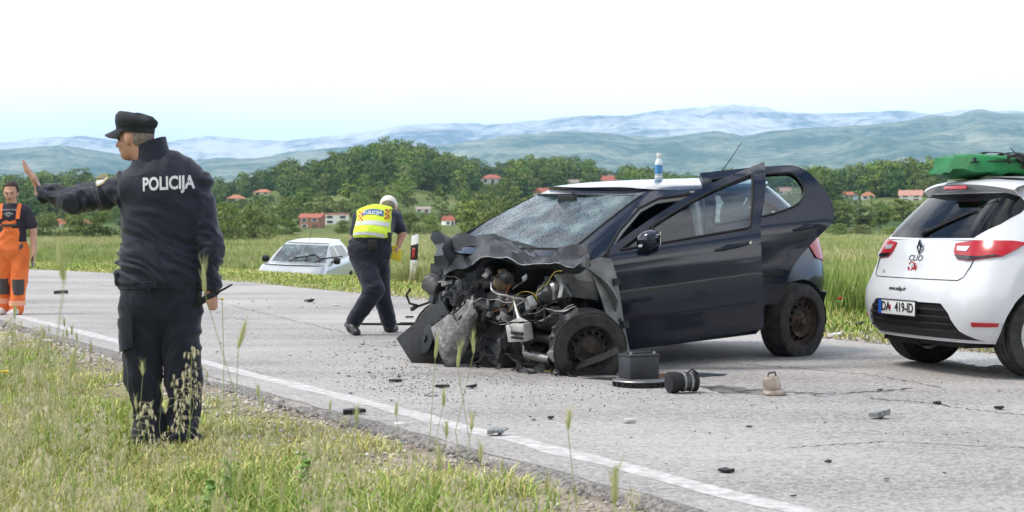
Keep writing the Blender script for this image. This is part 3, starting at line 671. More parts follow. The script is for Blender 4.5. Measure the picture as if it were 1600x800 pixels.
# dense wood on the hill, thinner orchards and scrub lower down
n = 24000; y = 225 + 500 * RNG.uniform(0, 1, n) ** 0.8; u = RNG.uniform(-300, 1900, n); x = (u - 800) / F * y; zz = gz(x, y)
kk = np.clip((y - 150) / (YR - 150), 0, 2)
den = smoothstep(0.40, 0.60, kk + 0.20 * fbm(x * .012, y * .010)) + 0.34 * (fbm(x * .018 + 7, y * .03) > 0.15)
clear = (np.exp(-(((u - 478) / 34) ** 2 + ((kk - 0.93) / 0.13) ** 2)) + 0.9 * np.exp(-(((u - 560) / 130) ** 2 + ((kk - 0.42) / 0.06) ** 2)) + np.exp(-(((u - 700) / 70) ** 2 + ((kk - 0.40) / 0.10) ** 2)) + 0.8 * np.exp(-(((u - 520) / 60) ** 2 + ((kk - 0.8) / 0.06) ** 2)))
den = np.clip(den * (1 - clear), 0.03, 1) * np.where((kk < 1.12), 1, 0)
# tighter where the wood is, thinned to what the eye can part
k = RNG.uniform(0, 1, n) < den * 0.60; x, y, zz, kk, u = x[k], y[k], zz[k], kk[k], u[k]
keepout = []          # filled with the houses below
HILL_PTS = [x, y, zz, kk, u]
# ================================================================== HOUSES on the slope
M_WALLS = {'white': mat('white_render', (0.78, 0.76, 0.72), 0.9, c2=(0.66, 0.64, 0.6), scale=0.4), 'cream': mat('cream_render', (0.62, 0.54, 0.42), 0.9), 'brick': mat('raw_brick_wall', (0.34, 0.16, 0.11), 0.95, c2=(0.26, 0.14, 0.10), scale=1.0),
           'blue': mat('pale_blue_render', (0.50, 0.60, 0.70), 0.9), 'grey': mat('grey_render', (0.42, 0.42, 0.41), 0.9)}
M_ROOFS = {'red': mat('red_roof_tiles', (0.42, 0.13, 0.08), 0.85, c2=(0.34, 0.12, 0.08), scale=1.2), 'orange': mat('orange_roof_tiles', (0.52, 0.22, 0.12), 0.85, c2=(0.44, 0.19, 0.11), scale=1.2),
           'pink': mat('faded_roof_tiles', (0.50, 0.27, 0.21), 0.85, c2=(0.42, 0.22, 0.17), scale=1.2), 'grey': mat('grey_roof_tiles', (0.33, 0.27, 0.24), 0.85)}
M_PANE = mat('dark_house_glass', (0.03, 0.04, 0.05), 0.2); M_FRAME = mat('white_window_frame', (0.7, 0.7, 0.68), 0.6)
def house(label, u, v, wpx, hpx, wall='white', roof='red', style='gable', yaw=10, roofk=0.42, dmin=215, floors=1):
    p = ray_ground(u, v, dmin); d = p.y; k = d / F; w = wpx * k; h = hpx * k; wh = h * (1 - roofk); dp = w * 0.72
    e = empty('house', label, 'house', (p.x, p.y + dp * .3, p.z - 0.1), (0, 0, math.radians(yaw)))
    keepout.append((p.x, p.y, w * 0.75 + 1.0, wpx, u, v))
    W = MB().box((0, 0, wh / 2 - 0.6), (w, dp, wh + 1.2)).build('wall', M_WALLS[wall], e)
    o = w * 0.06; a, b = w / 2 + o, dp / 2 + o; z0, z1 = wh - 0.05, h
    r = MB()
    if style == 'gable':
        r.put([(-a, -b, z0), (a, -b, z0), (a, b, z0), (-a, b, z0), (-a, 0, z1), (a, 0, z1)], [(0, 1, 5, 4), (2, 3, 4, 5), (1, 2, 5), (3, 0, 4), (3, 2, 1, 0)])
    elif style == 'hip':
        c = max(a - b, 0.2); r.put([(-a, -b, z0), (a, -b, z0), (a, b, z0), (-a, b, z0), (-c, 0, z1), (c, 0, z1)], [(0, 1, 5, 4), (2, 3, 4, 5), (1, 2, 5), (3, 0, 4), (3, 2, 1, 0)])
    else:
        r.box((0, 0, (wh + h) / 2 - wh * .0), (w * 1.04, dp * 1.04, max(0.3, h - wh)))
    ro = r.build('roof', M_ROOFS[roof], e)
    MB().box((w * 0.22, dp * .12, z1 - 0.1), (w * 0.07, w * 0.07, (z1 - z0) * 0.7)).build('chimney', M_WALLS['brick'], ro)
    nw = max(2, int(w / 2.4)); ww = min(1.0, w / nw * 0.45)
    for fl in range(floors):
        for i in range(nw):
            x = (i + 0.5) / nw * w - w / 2; z = wh * (fl + 0.55) / floors; hh = min(1.2, wh / floors * .5)
            if i == nw // 2 and fl == 0:
                MB().box((x, -dp / 2 - 0.02, hh * .8), (ww, 0.06, hh * 1.6)).build('door', M_BARK, e); continue
            wd = MB().box((x, -dp / 2 - 0.015, z), (ww * 1.25, 0.05, hh * 1.2)).build('window', M_FRAME, e)
            MB().box((x, -dp / 2 - 0.03, z), (ww, 0.05, hh)).build('pane', M_PANE, wd)
    return e
house('white house with red hipped roof high on the slope, left of a single tall poplar', 768, 287, 34, 15, 'white', 'red', 'hip', 8)
house('long house with bright red roof just above the wrecked car roof line', 949, 288, 26, 14, 'cream', 'red', 'gable', 5, 0.6)
house('small white house with grey roof between two red roofed houses', 898, 291, 20, 11, 'white', 'grey', 'gable', 30, 0.5)
house('white gabled house with red roof nearest the wrecked car windscreen', 850, 306, 26, 13, 'white', 'red', 'gable', 40, 0.5)
house('house with orange hipped roof on the slope right of the waving policeman', 368, 310, 27, 12, 'white', 'orange', 'hip', 15, 0.5)
house('low long house with two orange roofs beside the paired poplars', 411, 304, 26, 9, 'cream', 'orange', 'hip', -10, 0.5)
house('white flat topped modern block above the silver car', 523, 350, 40, 18, 'white', 'pink', 'flat', 12, 0.15, floors=2)
house('unfinished brick building with flat red roof left of the white modern block', 487, 364, 34, 24, 'brick', 'red', 'gable', -14, 0.25, floors=2)
house('small white house with red roof right of the red marker post', 700, 352, 17, 16, 'white', 'red', 'gable', 35, 0.45)
house('tiny white house low on the slope above the marker post', 661, 331, 22, 9, 'white', 'grey', 'gable', 0, 0.4)
house('long white house with red roof behind the raised arm of the policeman', 96, 354, 30, 13, 'white', 'red', 'gable', 12, 0.6)
house('small house with steep red roof under the policeman sleeve', 136, 354, 15, 12, 'cream', 'orange', 'gable', 60, 0.5)
house('large white house with faded pink roof left of the white car', 1425, 313, 34, 17, 'white', 'pink', 'gable', -15, 0.5, floors=2)
house('cream house with orange roof, leftmost of the group beyond the meadow', 1326, 309, 16, 10, 'white', 'orange', 'gable', 10, 0.5)
house('pale blue walled house beside the cream house beyond the meadow', 1338, 312, 12, 11, 'blue', 'grey', 'gable', 70, 0.4)
house('white house with orange roof between the poplars and the large pink roof', 1357, 312, 20, 13, 'white', 'orange', 'hip', -5, 0.45)
house('house with pink gable on the ridge right of the water bottle', 1053, 271, 15, 9, 'cream', 'pink', 'gable', 30, 0.5, dmin=420)
house('largest pink roofed house on the ridge above the wrecked car', 1074, 273, 24, 13, 'cream', 'orange', 'gable', -20, 0.5, dmin=420)
house('small orange roofed house on the ridge beside the car aerial', 1094, 274, 14, 9, 'cream', 'orange', 'hip', 0, 0.5, dmin=420)
house('white house with wide pink roof seen through the rear door window', 1225, 304, 27, 12, 'white', 'pink', 'gable', 5, 0.55)
house('small red roofed house low in the rear door window', 1222, 330, 14, 9, 'white', 'red', 'gable', 25, 0.5)

# finish the wood: leave room round the houses and their view
x, y, zz, kk, u = HILL_PTS
keep = np.ones(len(x), bool); hmax = np.full(len(x), 99.0)
for hx, hy, hr, wpx, hu, hv in keepout:
    keep &= ~((x - hx) ** 2 + (y - hy) ** 2 < (hr + 3.0) ** 2)
    lane = (np.abs(u - hu) < wpx * 0.5 + 2.2 * F / y) & (y < hy)
    hmax = np.where(lane, np.minimum(hmax, CH - (hv - 2 - V0) / F * y - zz), hmax)
keep &= hmax > 1.0
x, y, zz, kk, u, hmax = [a[keep] for a in (x, y, zz, kk, u, hmax)]
nx = len(x); low = kk < 0.42
vi = np.where(low, RNG.choice([2, 3, 4, 6, 7, 8, 6, 7], nx), RNG.choice([0, 0, 1, 2, 3, 5, 5, 4, 6], nx))
scv = np.where(low, RNG.uniform(0.30, 0.62, nx), RNG.uniform(0.50, 0.95, nx)); scv = np.minimum(scv, np.where(vi > 5, hmax / 4.6, hmax / 10.5))
print('wood trees', nx)
scatter('hillside_wood', np.stack([x, y, zz - 0.3], 1), vi, scv, RNG.uniform(0, 6.28, nx), c_wood, label='dense green wood covering the hillside', cat='wood')

# trees added out of view behind the camera to darken what the car sides mirror
n = 520; x = RNG.uniform(-110, 150, n); y = -15 - 60 * RNG.uniform(0, 1, n); s_, t_ = to_st(x, y); k = (t_ < -24) | (t_ > 16); x, y = x[k], y[k]
scatter('added_reflection_wood', np.stack([x, y, np.full(len(x), -.4)], 1), RNG.choice([0, 1, 2, 3, 5], len(x)), RNG.uniform(1.2, 2.0, len(x)), RNG.uniform(0, 6.28, len(x)), c_wood, label='added wood out of view behind the camera, darkening the car reflections', cat='wood')
# ---- trees and bushes one can tell apart
near_crowns = {'bush': [crown('crown', 60 + i, 1.0, 1.25, 0.02, 38, 3200, 0.052, M_LEAF[(3, 2, 3, 1)[i]], 'bush') for i in range(4)],
               'tree': [crown('crown', 70 + i, 0.36, 1.0, 0.14, 34, 2600, 0.030, M_LEAF[(1, 3, 2)[i]]) for i in range(3)],
               'poplar': [crown('crown', 80 + i, 0.15, 1.0, 0.03, 30, 1600, 0.026, M_LEAF[i % 2], 'poplar') for i in range(2)]}
trunks = [trunk(5, 0.9, 0.035, 0.36), trunk(6, 0.9, 0.03, 0.3)]
def tree(kind, label, u, v, hpx, wpx=None, var=0, group=None, dmin=140):
    p = ray_ground(u, v, dmin); k = p.y / F; h = hpx * k
    nm = {'bush': 'bush', 'tree': 'tree', 'poplar': 'poplar_tree'}[kind]
    e = empty(nm, label, 'bush' if kind == 'bush' else 'tree', (p.x, p.y, p.z - 0.05), (0, 0, (u * 7.3) % 6.28), group)
    m = near_crowns[kind][var % len(near_crowns[kind])]; w = (wpx or hpx * .7) * k
    base = {'bush': (2.1, 1.3), 'tree': (0.76, 1.0), 'poplar': (0.3, 1.0)}[kind]
    c = add('crown', m, e); c.scale = (w / base[0], w / base[0], h / base[1])
    t = add('trunk', trunks[var % 2], e); t.scale = (h, h, h * (0.5 if kind == 'bush' else 1.0))
    return e
tree('poplar', 'single tall poplar on the slope right of the white hip roofed house', 812, 312, 42, 12, 0)
tree('poplar', 'left of two dark poplars above the silver car', 392, 346, 46, 9, 1)
tree('poplar', 'right of two dark poplars above the silver car', 401, 347, 50, 10, 0)
tree('poplar', 'dark poplar left of the pale blue house beyond the meadow', 1344, 352, 46, 10, 0)
tree('poplar', 'slim poplar nearest the large pink roofed house', 1361, 352, 52, 10, 1)
tree('poplar', 'short poplar right of the open rear door beyond the meadow', 1309, 345, 44, 10, 1)
for i, (u, h, w) in enumerate([(30, 34, 60), (75, 42, 62), (118, 48, 66), (160, 46, 60), (205, 40, 60)]):
    tree('bush', ('first','second','third','fourth','fifth','sixth')[i] + ' bush from the left in the hedge behind the man in orange', u, 377, h, w, i, 'hedge behind the man in orange')
tree('bush', 'tall light green bush right of the policeman elbow', 352, 383, 66, 74, 0, dmin=110)
tree('bush', 'broad olive bush between the policeman and the silver car', 394, 382, 58, 70, 1, dmin=110)
tree('bush', 'dark round bush above the silver car bonnet', 446, 373, 30, 52, 3, dmin=110)
tree('bush', 'low green bush left of the brick building', 420, 372, 36, 44, 2)
tree('bush', 'small bush in front of the white modern block', 536, 366, 22, 34, 0)
for i, (u, h, w) in enumerate([(640, 34, 46), (672, 30, 40)]):
    tree('bush', ('green bush directly behind the red marker post', 'lower green bush right of the red marker post')[i], u, 366, h, w, i + 1, 'bushes beyond the marker post')
tree('tree', 'loose light green tree left of the wrecked car windscreen', 735, 378, 70, 60, 1, dmin=110)
tree('bush', 'wide olive bush behind the torn bonnet of the wrecked car', 770, 380, 52, 80, 1, dmin=110)
for i, (u, h, w) in enumerate([(820, 40, 70), (880, 36, 60), (930, 38, 60), (990, 36, 60), (1050, 40, 60), (1110, 36, 60)]):
    tree('bush', ('first','second','third','fourth','fifth','sixth')[i] + ' bush from the left in the hedge behind the wrecked car', u, 368, h, w, i, 'hedge behind the wrecked car')
for i, (u, h, w) in enumerate([(1170, 40, 60), (1215, 34, 50), (1255, 42, 60)]):
    tree('tree', ('first','second','third','fourth','fifth','sixth')[i] + ' leafy tree from the left beyond the open car doors', u, 360, h + 8, w, i, 'trees seen through the car doors')
for i, (u, h, w) in enumerate([(1292, 44, 40), (1316, 46, 44), (1346, 36, 40), (1376, 40, 44)]):
    tree('tree', ('first','second','third','fourth','fifth','sixth')[i] + ' dense tree right of the open doors at the meadow end', u, 357, h, w, i, 'trees at the end of the meadow')
tree('tree', 'grey green willow like tree left of the white car', 1410, 352, 44, 56, 1)
for i, (u, h, w) in enumerate([(1455, 44, 60), (1505, 40, 60), (1560, 46, 70), (1620, 44, 70), (1680, 40, 60)]):
    tree('tree', ('first','second','third','fourth','fifth','sixth')[i] + ' tree from the left beyond the meadow behind the white car', u, 356, h, w, i, 'trees behind the white car')
for i, (u, v, h, w) in enumerate([(1310, 371, 22, 46), (1345, 366, 14, 60), (1392, 368, 14, 50)]):
    tree('bush', ('first','second','third','fourth','fifth','sixth')[i] + ' clump of low bright scrub at the far end of the meadow', u, v, h, w, i, 'scrub at the meadow end', dmin=90)
for i, (u, v, h, w_) in enumerate([(583, 256, 26, 'leftmost but one of the trees'), (607, 252, 26, 'tallest tree'), (628, 254, 25, 'rightmost tree'), (560, 262, 24, 'leftmost tree')]):
    tree('tree', w_ + ' on the summit of the wooded hill', u, v, h, h * 1.1, 0, 'trees on the hilltop', dmin=480)
tree('tree', 'lone dark tree standing out on the ridge left of the hilltop clearing', 441, 274, 22, 18, 0, dmin=480)
# ================================================================== CARS
def glass_material(name, tint=(0.75, 0.85, 0.85), crack=0.0, rough=0.02, refl=1.0, dust=0.0):
    m = bpy.data.materials.new(name); m.use_nodes = True; nt = m.node_tree; nt.nodes.clear(); N = nt.nodes.new; lk = nt.links.new
    out = N('ShaderNodeOutputMaterial'); tr = N('ShaderNodeBsdfTransparent'); tr.inputs[0].default_value = (*tint, 1)
    gl = N('ShaderNodeBsdfGlossy'); gl.inputs['Roughness'].default_value = rough; fr = N('ShaderNodeFresnel'); fr.inputs['IOR'].default_value = 1.5 + 0.5 * refl
    mx = N('ShaderNodeMixShader'); lk(fr.outputs[0], mx.inputs[0]); lk(tr.outputs[0], mx.inputs[1]); lk(gl.outputs[0], mx.inputs[2]); last = mx.outputs[0]
    tc = N('ShaderNodeTexCoord')
    if crack:
        v = N('ShaderNodeTexVoronoi'); v.feature = 'DISTANCE_TO_EDGE'; v.inputs['Scale'].default_value = 30; 
        mp = N('ShaderNodeMapping'); mp.inputs['Scale'].default_value = (1.0, 2.4, 1.4); mp.inputs['Rotation'].default_value = (0, 0, 0.6)
        nz_ = N('ShaderNodeTexNoise'); nz_.inputs['Scale'].default_value = 5.0; nz_.inputs['Detail'].default_value = 6
        lk(tc.outputs['Object'], mp.inputs[0]); lk(mp.outputs[0], v.inputs['Vector']); lk(tc.outputs['Object'], nz_.inputs['Vector'])
        r = N('ShaderNodeMapRange'); r.inputs['From Min'].default_value = 0.0; r.inputs['From Max'].default_value = 0.045; r.inputs['To Min'].default_value = 1.0; r.inputs['To Max'].default_value = 0.0; lk(v.outputs['Distance'], r.inputs['Value'])
        r2 = N('ShaderNodeMapRange'); r2.inputs['From Min'].default_value = 0.38; r2.inputs['From Max'].default_value = 0.66; lk(nz_.outputs['Fac'], r2.inputs['Value'])
        mu = N('ShaderNodeMath'); mu.operation = 'MULTIPLY'; lk(r.outputs[0], mu.inputs[0]); lk(r2.outputs[0], mu.inputs[1])
        m2 = N('ShaderNodeMath'); m2.operation = 'MULTIPLY_ADD'; lk(mu.outputs[0], m2.inputs[0]); m2.inputs[1].default_value = crack; 
        m3 = N('ShaderNodeMath'); m3.operation = 'MULTIPLY'; lk(r2.outputs[0], m3.inputs[0]); m3.inputs[1].default_value = 0.20; lk(m3.outputs[0], m2.inputs[2])
        df = N('ShaderNodeBsdfDiffuse'); cr_ = N('ShaderNodeValToRGB'); cr_.color_ramp.elements[0].position = .42; cr_.color_ramp.elements[0].color = (0.10, 0.34, 0.46, 1); cr_.color_ramp.elements[1].position = .66; cr_.color_ramp.elements[1].color = (0.48, 0.66, 0.66, 1); lk(nz_.outputs['Fac'], cr_.inputs[0]); lk(cr_.outputs[0], df.inputs[0]); q = N('ShaderNodeMixShader'); lk(m2.outputs[0], q.inputs[0]); lk(last, q.inputs[1]); lk(df.outputs[0], q.inputs[2]); last = q.outputs[0]
        bp = N('ShaderNodeBump'); bp.inputs['Strength'].default_value = 0.35; bp.inputs['Distance'].default_value = 0.01; lk(v.outputs['Distance'], bp.inputs['Height'])
        b2 = N('ShaderNodeBump'); b2.inputs['Strength'].default_value = 0.25; b2.inputs['Distance'].default_value = 0.08; lk(nz_.outputs['Fac'], b2.inputs['Height']); lk(bp.outputs[0], b2.inputs['Normal']); lk(b2.outputs[0], gl.inputs['Normal'])
    if dust:
        df = N('ShaderNodeBsdfDiffuse'); df.inputs[0].default_value = (0.5, 0.5, 0.48, 1); q = N('ShaderNodeMixShader'); q.inputs[0].default_value = dust; lk(last, q.inputs[1]); lk(df.outputs[0], q.inputs[2]); last = q.outputs[0]
    lk(last, out.inputs['Surface']); return m
M_NAVY = mat('navy_black_car_paint', (0.005, 0.009, 0.022), 0.22, coat=0.7, spec=0.3, c2=(0.007, 0.011, 0.025), scale=3, rvar=0.08)
M_WHITEP = mat('white_car_paint', (0.66, 0.68, 0.71), 0.34, coat=0.7, c2=(0.62, 0.64, 0.67), scale=1.6)
M_SILVER = mat('silver_car_paint', (0.52, 0.54, 0.56), 0.32, metal=0.35, coat=0.6)
M_GLASS = glass_material('car_side_glass', (0.62, 0.76, 0.80), refl=0.9)
M_GLASSD = glass_material('dark_car_glass', (0.10, 0.12, 0.14), refl=0.0)
M_WSCREEN = glass_material('shattered_windscreen', (0.30, 0.52, 0.56), crack=0.45, refl=1.6, rough=0.05)
M_WS2 = glass_material('dusty_windscreen', (0.45, 0.52, 0.5), refl=1.2, crack=0.5, dust=0.1)
M_BLACKP = mat('black_plastic', (0.012, 0.012, 0.013), 0.55, c2=(0.022, 0.022, 0.022), scale=25, bump=0.1, spec=0.25)
M_GLOSSB = mat('gloss_black_plastic', (0.01, 0.01, 0.011), 0.15, coat=0.5)
M_RUBBER = mat('dusty_tyre_rubber', (0.022, 0.021, 0.02), 0.85, c2=(0.05, 0.047, 0.043), scale=12, bump=0.15, bscale=60)
M_STEEL = mat('rusty_steel_wheel', (0.030, 0.026, 0.024), 0.65, metal=0.4, c2=(0.085, 0.047, 0.03), scale=14)
M_HUBCAP = mat('silver_wheel_cover', (0.6, 0.61, 0.62), 0.35, metal=0.4)
M_GREYT = mat('pale_grey_trim', (0.42, 0.43, 0.43), 0.8); M_SEAT = mat('dark_seat_cloth', (0.022, 0.024, 0.028), 0.95, c2=(0.04, 0.042, 0.047), scale=30)
M_INT = mat('dark_cabin_trim', (0.016, 0.017, 0.019), 0.8)
M_RED = mat('red_lamp_plastic', (0.42, 0.010, 0.016), 0.22, coat=.3); M_LAMPW = mat('clear_lamp_plastic', (0.62, 0.60, 0.62), 0.1, metal=0.3, coat=1.0)
M_CHROME = mat('chrome', (0.75, 0.75, 0.76), 0.12, metal=1.0)
M_ZINC = mat('bare_grey_body_metal', (0.30, 0.31, 0.31), 0.5, metal=0.3, c2=(0.15, 0.155, 0.155), scale=9, bump=0.3, bscale=7)
M_ALU = mat('scuffed_aluminium', (0.42, 0.42, 0.41), 0.42, metal=0.75, c2=(0.24, 0.24, 0.24), scale=14, bump=0.2, bscale=18)

class Shape:
    """car skin: plan outline that changes with height; s runs from the tail's middle round the side to the nose's middle (sign = left +, right -)"""
    def __init__(q, w, xr, xf, xer=0.25, xef=0.25, ka=0.62, cr=0.08, cf=0.12, bulge=0.02, kf=0.55):
        q.w_, q.xr_, q.xf_ = np.array(w), np.array(xr), np.array(xf); q.xer, q.xef, q.ka, q.kf, q.cr, q.cf, q.bulge = xer, xef, ka, kf, cr, cf, bulge
        q.a, q.b, q.L, q.b2, q.a2 = 0.5, 0.42, 2.6, 0.42, 0.5
    def _i(q, t, z):
        t = t; i = np.interp(z, t[:, 0], t[:, 1])
        return float((i + np.interp(z - .02, t[:, 0], t[:, 1]) + np.interp(z + .02, t[:, 0], t[:, 1])) / 3)
    def w(q, z): return q._i(q.w_, z)
    def xr(q, z): return q._i(q.xr_, z)
    def xf(q, z): return q._i(q.xf_, z)
    def XE(q, z): return q.xr(z) + q.xer
    def XF(q, z): return q.xf(z) - q.xef
    def plan(q, x, z):
        k = (x - q.XE(z)) / max(0.1, q.XF(z) - q.XE(z)); k = min(max(k, 0), 1); return 1 + q.bulge * math.sin(math.pi * k)
    def side(q, x, z, sg=1): return Vector((x, sg * q.w(z) * q.plan(x, z), z))
    def pt(q, s, z):
        sg = 1 if s >= 0 else -1; t = abs(s); w = q.w(z)
        if t <= q.a:
            k = t / q.a * q.ka; return Vector((q.xr(z) + q.cr * k * k, sg * w * k, z))
        t -= q.a
        if t <= q.b:
            th = t / q.b * math.pi / 2; x0 = q.xr(z) + q.cr * q.ka ** 2
            return Vector((x0 + (q.XE(z) - x0) * (1 - math.cos(th)), sg * w * (q.ka + (1 - q.ka) * math.sin(th)), z))
        t -= q.b
        if t <= q.L:
            x = q.XE(z) + (q.XF(z) - q.XE(z)) * t / q.L; return q.side(x, z, sg)
        t -= q.L
        if t <= q.b2:
            th = t / q.b2 * math.pi / 2; x1 = q.xf(z) - q.cf * q.kf ** 2
            return Vector((q.XF(z) + (x1 - q.XF(z)) * math.sin(th), sg * w * (q.kf + (1 - q.kf) * math.cos(th)), z))
        t = min(t - q.b2, q.a2); k = (1 - t / q.a2) * q.kf; return Vector((q.xf(z) - q.cf * k * k, sg * w * k, z))
    def sx(q, x, z, sg=1): return sg * (q.a + q.b + q.L * (x - q.XE(z)) / (q.XF(z) - q.XE(z)))
    def sy(q, y, z, front=False):
        sg = 1 if y >= 0 else -1; k = abs(y) / q.w(z); kk = q.kf if front else q.ka
        if k <= kk: t = k / kk * q.a
        else: t = q.a + q.b * math.asin(min(1, (k - kk) / (1 - kk))) / (math.pi / 2)
        if front: t = q.a + q.b + q.L + q.b2 + q.a2 - t
        return sg * t
    def xpoly(q, P_, sg=1, step=0.05): return [(q.sx(x, z, sg), z) for x, z in densify(P_, step)]
    def ypoly(q, P_, front=False, step=0.05): return [(q.sy(y, z, front), z) for y, z in densify(P_, step)]
    @property
    def tot(q): return q.a + q.b + q.L + q.b2 + q.a2
def arch_path(xa, xb, zb, arches):
    """bottom edge from xa to xb (either way) at height zb with round wheel openings (xc, zc, r)"""
    sg = 1 if xb > xa else -1; out = [(xa, zb)]
    for xc, zc, r in sorted(arches, key=lambda a: sg * a[0]):
        a0 = math.asin((zb - zc) / r); st, en = (math.pi - a0, a0) if sg > 0 else (a0, math.pi - a0)
        for i in range(17):
            t = st + (en - st) * i / 16; out.append((xc + r * math.cos(t), zc + r * math.sin(t)))
    return out + [(xb, zb)]
def wheel(parent, c, R, wd, out, style, tilt=(0, 0, 0), rimm=None, seed=0):
    """c centre (parent space), out = +1 when the outer face looks to +y"""
    e = add('wheel', None, parent); e.location = c; e.rotation_euler = tilt; e.empty_display_size = 0.1
    rr = R * 0.64; h = wd / 2
    prof = [(rr, -h * .86), (rr + .01, -h), (R * .86, -h * 1.02), (R * .955, -h * .93), (R * .985, -h * .75)]
    for k in (-.45, -.15, .15, .45): prof += [(R, (k - .11) * wd), (R, (k + .09) * wd), (R - .008, (k + .10) * wd), (R - .008, (k + .17) * wd)] if k < .4 else [(R, (k - .11) * wd), (R, (k - .02) * wd)]
    prof += [(R * .985, h * .75), (R * .955, h * .93), (R * .86, h * 1.02), (rr + .01, h), (rr, h * .86)]
    MB().lathe(prof, axis=(0, out, 0), n=40, cap=False).build('tyre', M_RUBBER, e, smooth=True)
    def face(x, z):
        r = math.hypot(x, z) / rr
        if style == 'steel': d = np.interp(r, [0, .22, .30, .5, .62, .78, .86, .93, 1.0], [.012, .012, -.012, -.03, .005, -.015, -.05, -.01, .012])
        else: d = np.interp(r, [0, .2, .6, .9, 1.0], [.02, .022, .010, -.004, .004])
        return Vector((x, out * (h * 0.72 + float(d)), z))
    circ = lambda x, z, r, n=12, k=1, a=0: [(x + math.cos(t) * r * math.cos(a) - math.sin(t) * r * k * math.sin(a), z + math.cos(t) * r * math.sin(a) + math.sin(t) * r * k * math.cos(a)) for t in [2 * math.pi * i / n for i in range(n)]]
    if style == 'steel': holes = [circ(rr * .70 * math.cos(t), rr * .70 * math.sin(t), rr * .062, 8, 1.9, t) for t in [2 * math.pi * i / 14 + .1 for i in range(14)]]
    else:
        holes = []
        for i in range(8):
            t = 2 * math.pi * (i + .5) / 8
            holes.append([(rr * r * math.cos(t + a), rr * r * math.sin(t + a)) for r, a in ((.40, -.10), (.60, -.20), (.86, -.24), (.86, .20), (.60, .12), (.40, .08))])
    rim = panel(circ(0, 0, rr * .985, 44), holes, face, step=rr * .12, edge_step=rr * .1, out=1)
    rim.v += []; rim.build('rim', rimm or M_STEEL, e, smooth=True)
    MB().lathe([(rr, -h * .8), (rr * .97, 0), (rr, h * .85), (rr * .99, h * .86)], axis=(0, out, 0), n=36, cap=False).lathe([(rr * .9, -h * .3), (rr * .3, -h * .25), (.01, -h * .25)], axis=(0, out, 0), n=24, cap=True).build('rim_barrel', M_BLACKP, e, smooth=True)
    nb = MB()
    for i in range(5):
        t = 2 * math.pi * i / 5; nb.lathe([(.011, 0), (.011, .012), (.006, .016)], (rr * .27 * math.cos(t), out * (h * .72 - .004), rr * .27 * math.sin(t)), (0, out, 0), 6)
    nb.lathe([(rr * .16, 0), (rr * .16, .02), (rr * .12, .03)], (0, out * (h * .72 - .002), 0), (0, out, 0), 16).build('hub', M_STEEL if style == 'steel' else M_HUBCAP, e, smooth=True)
    return e

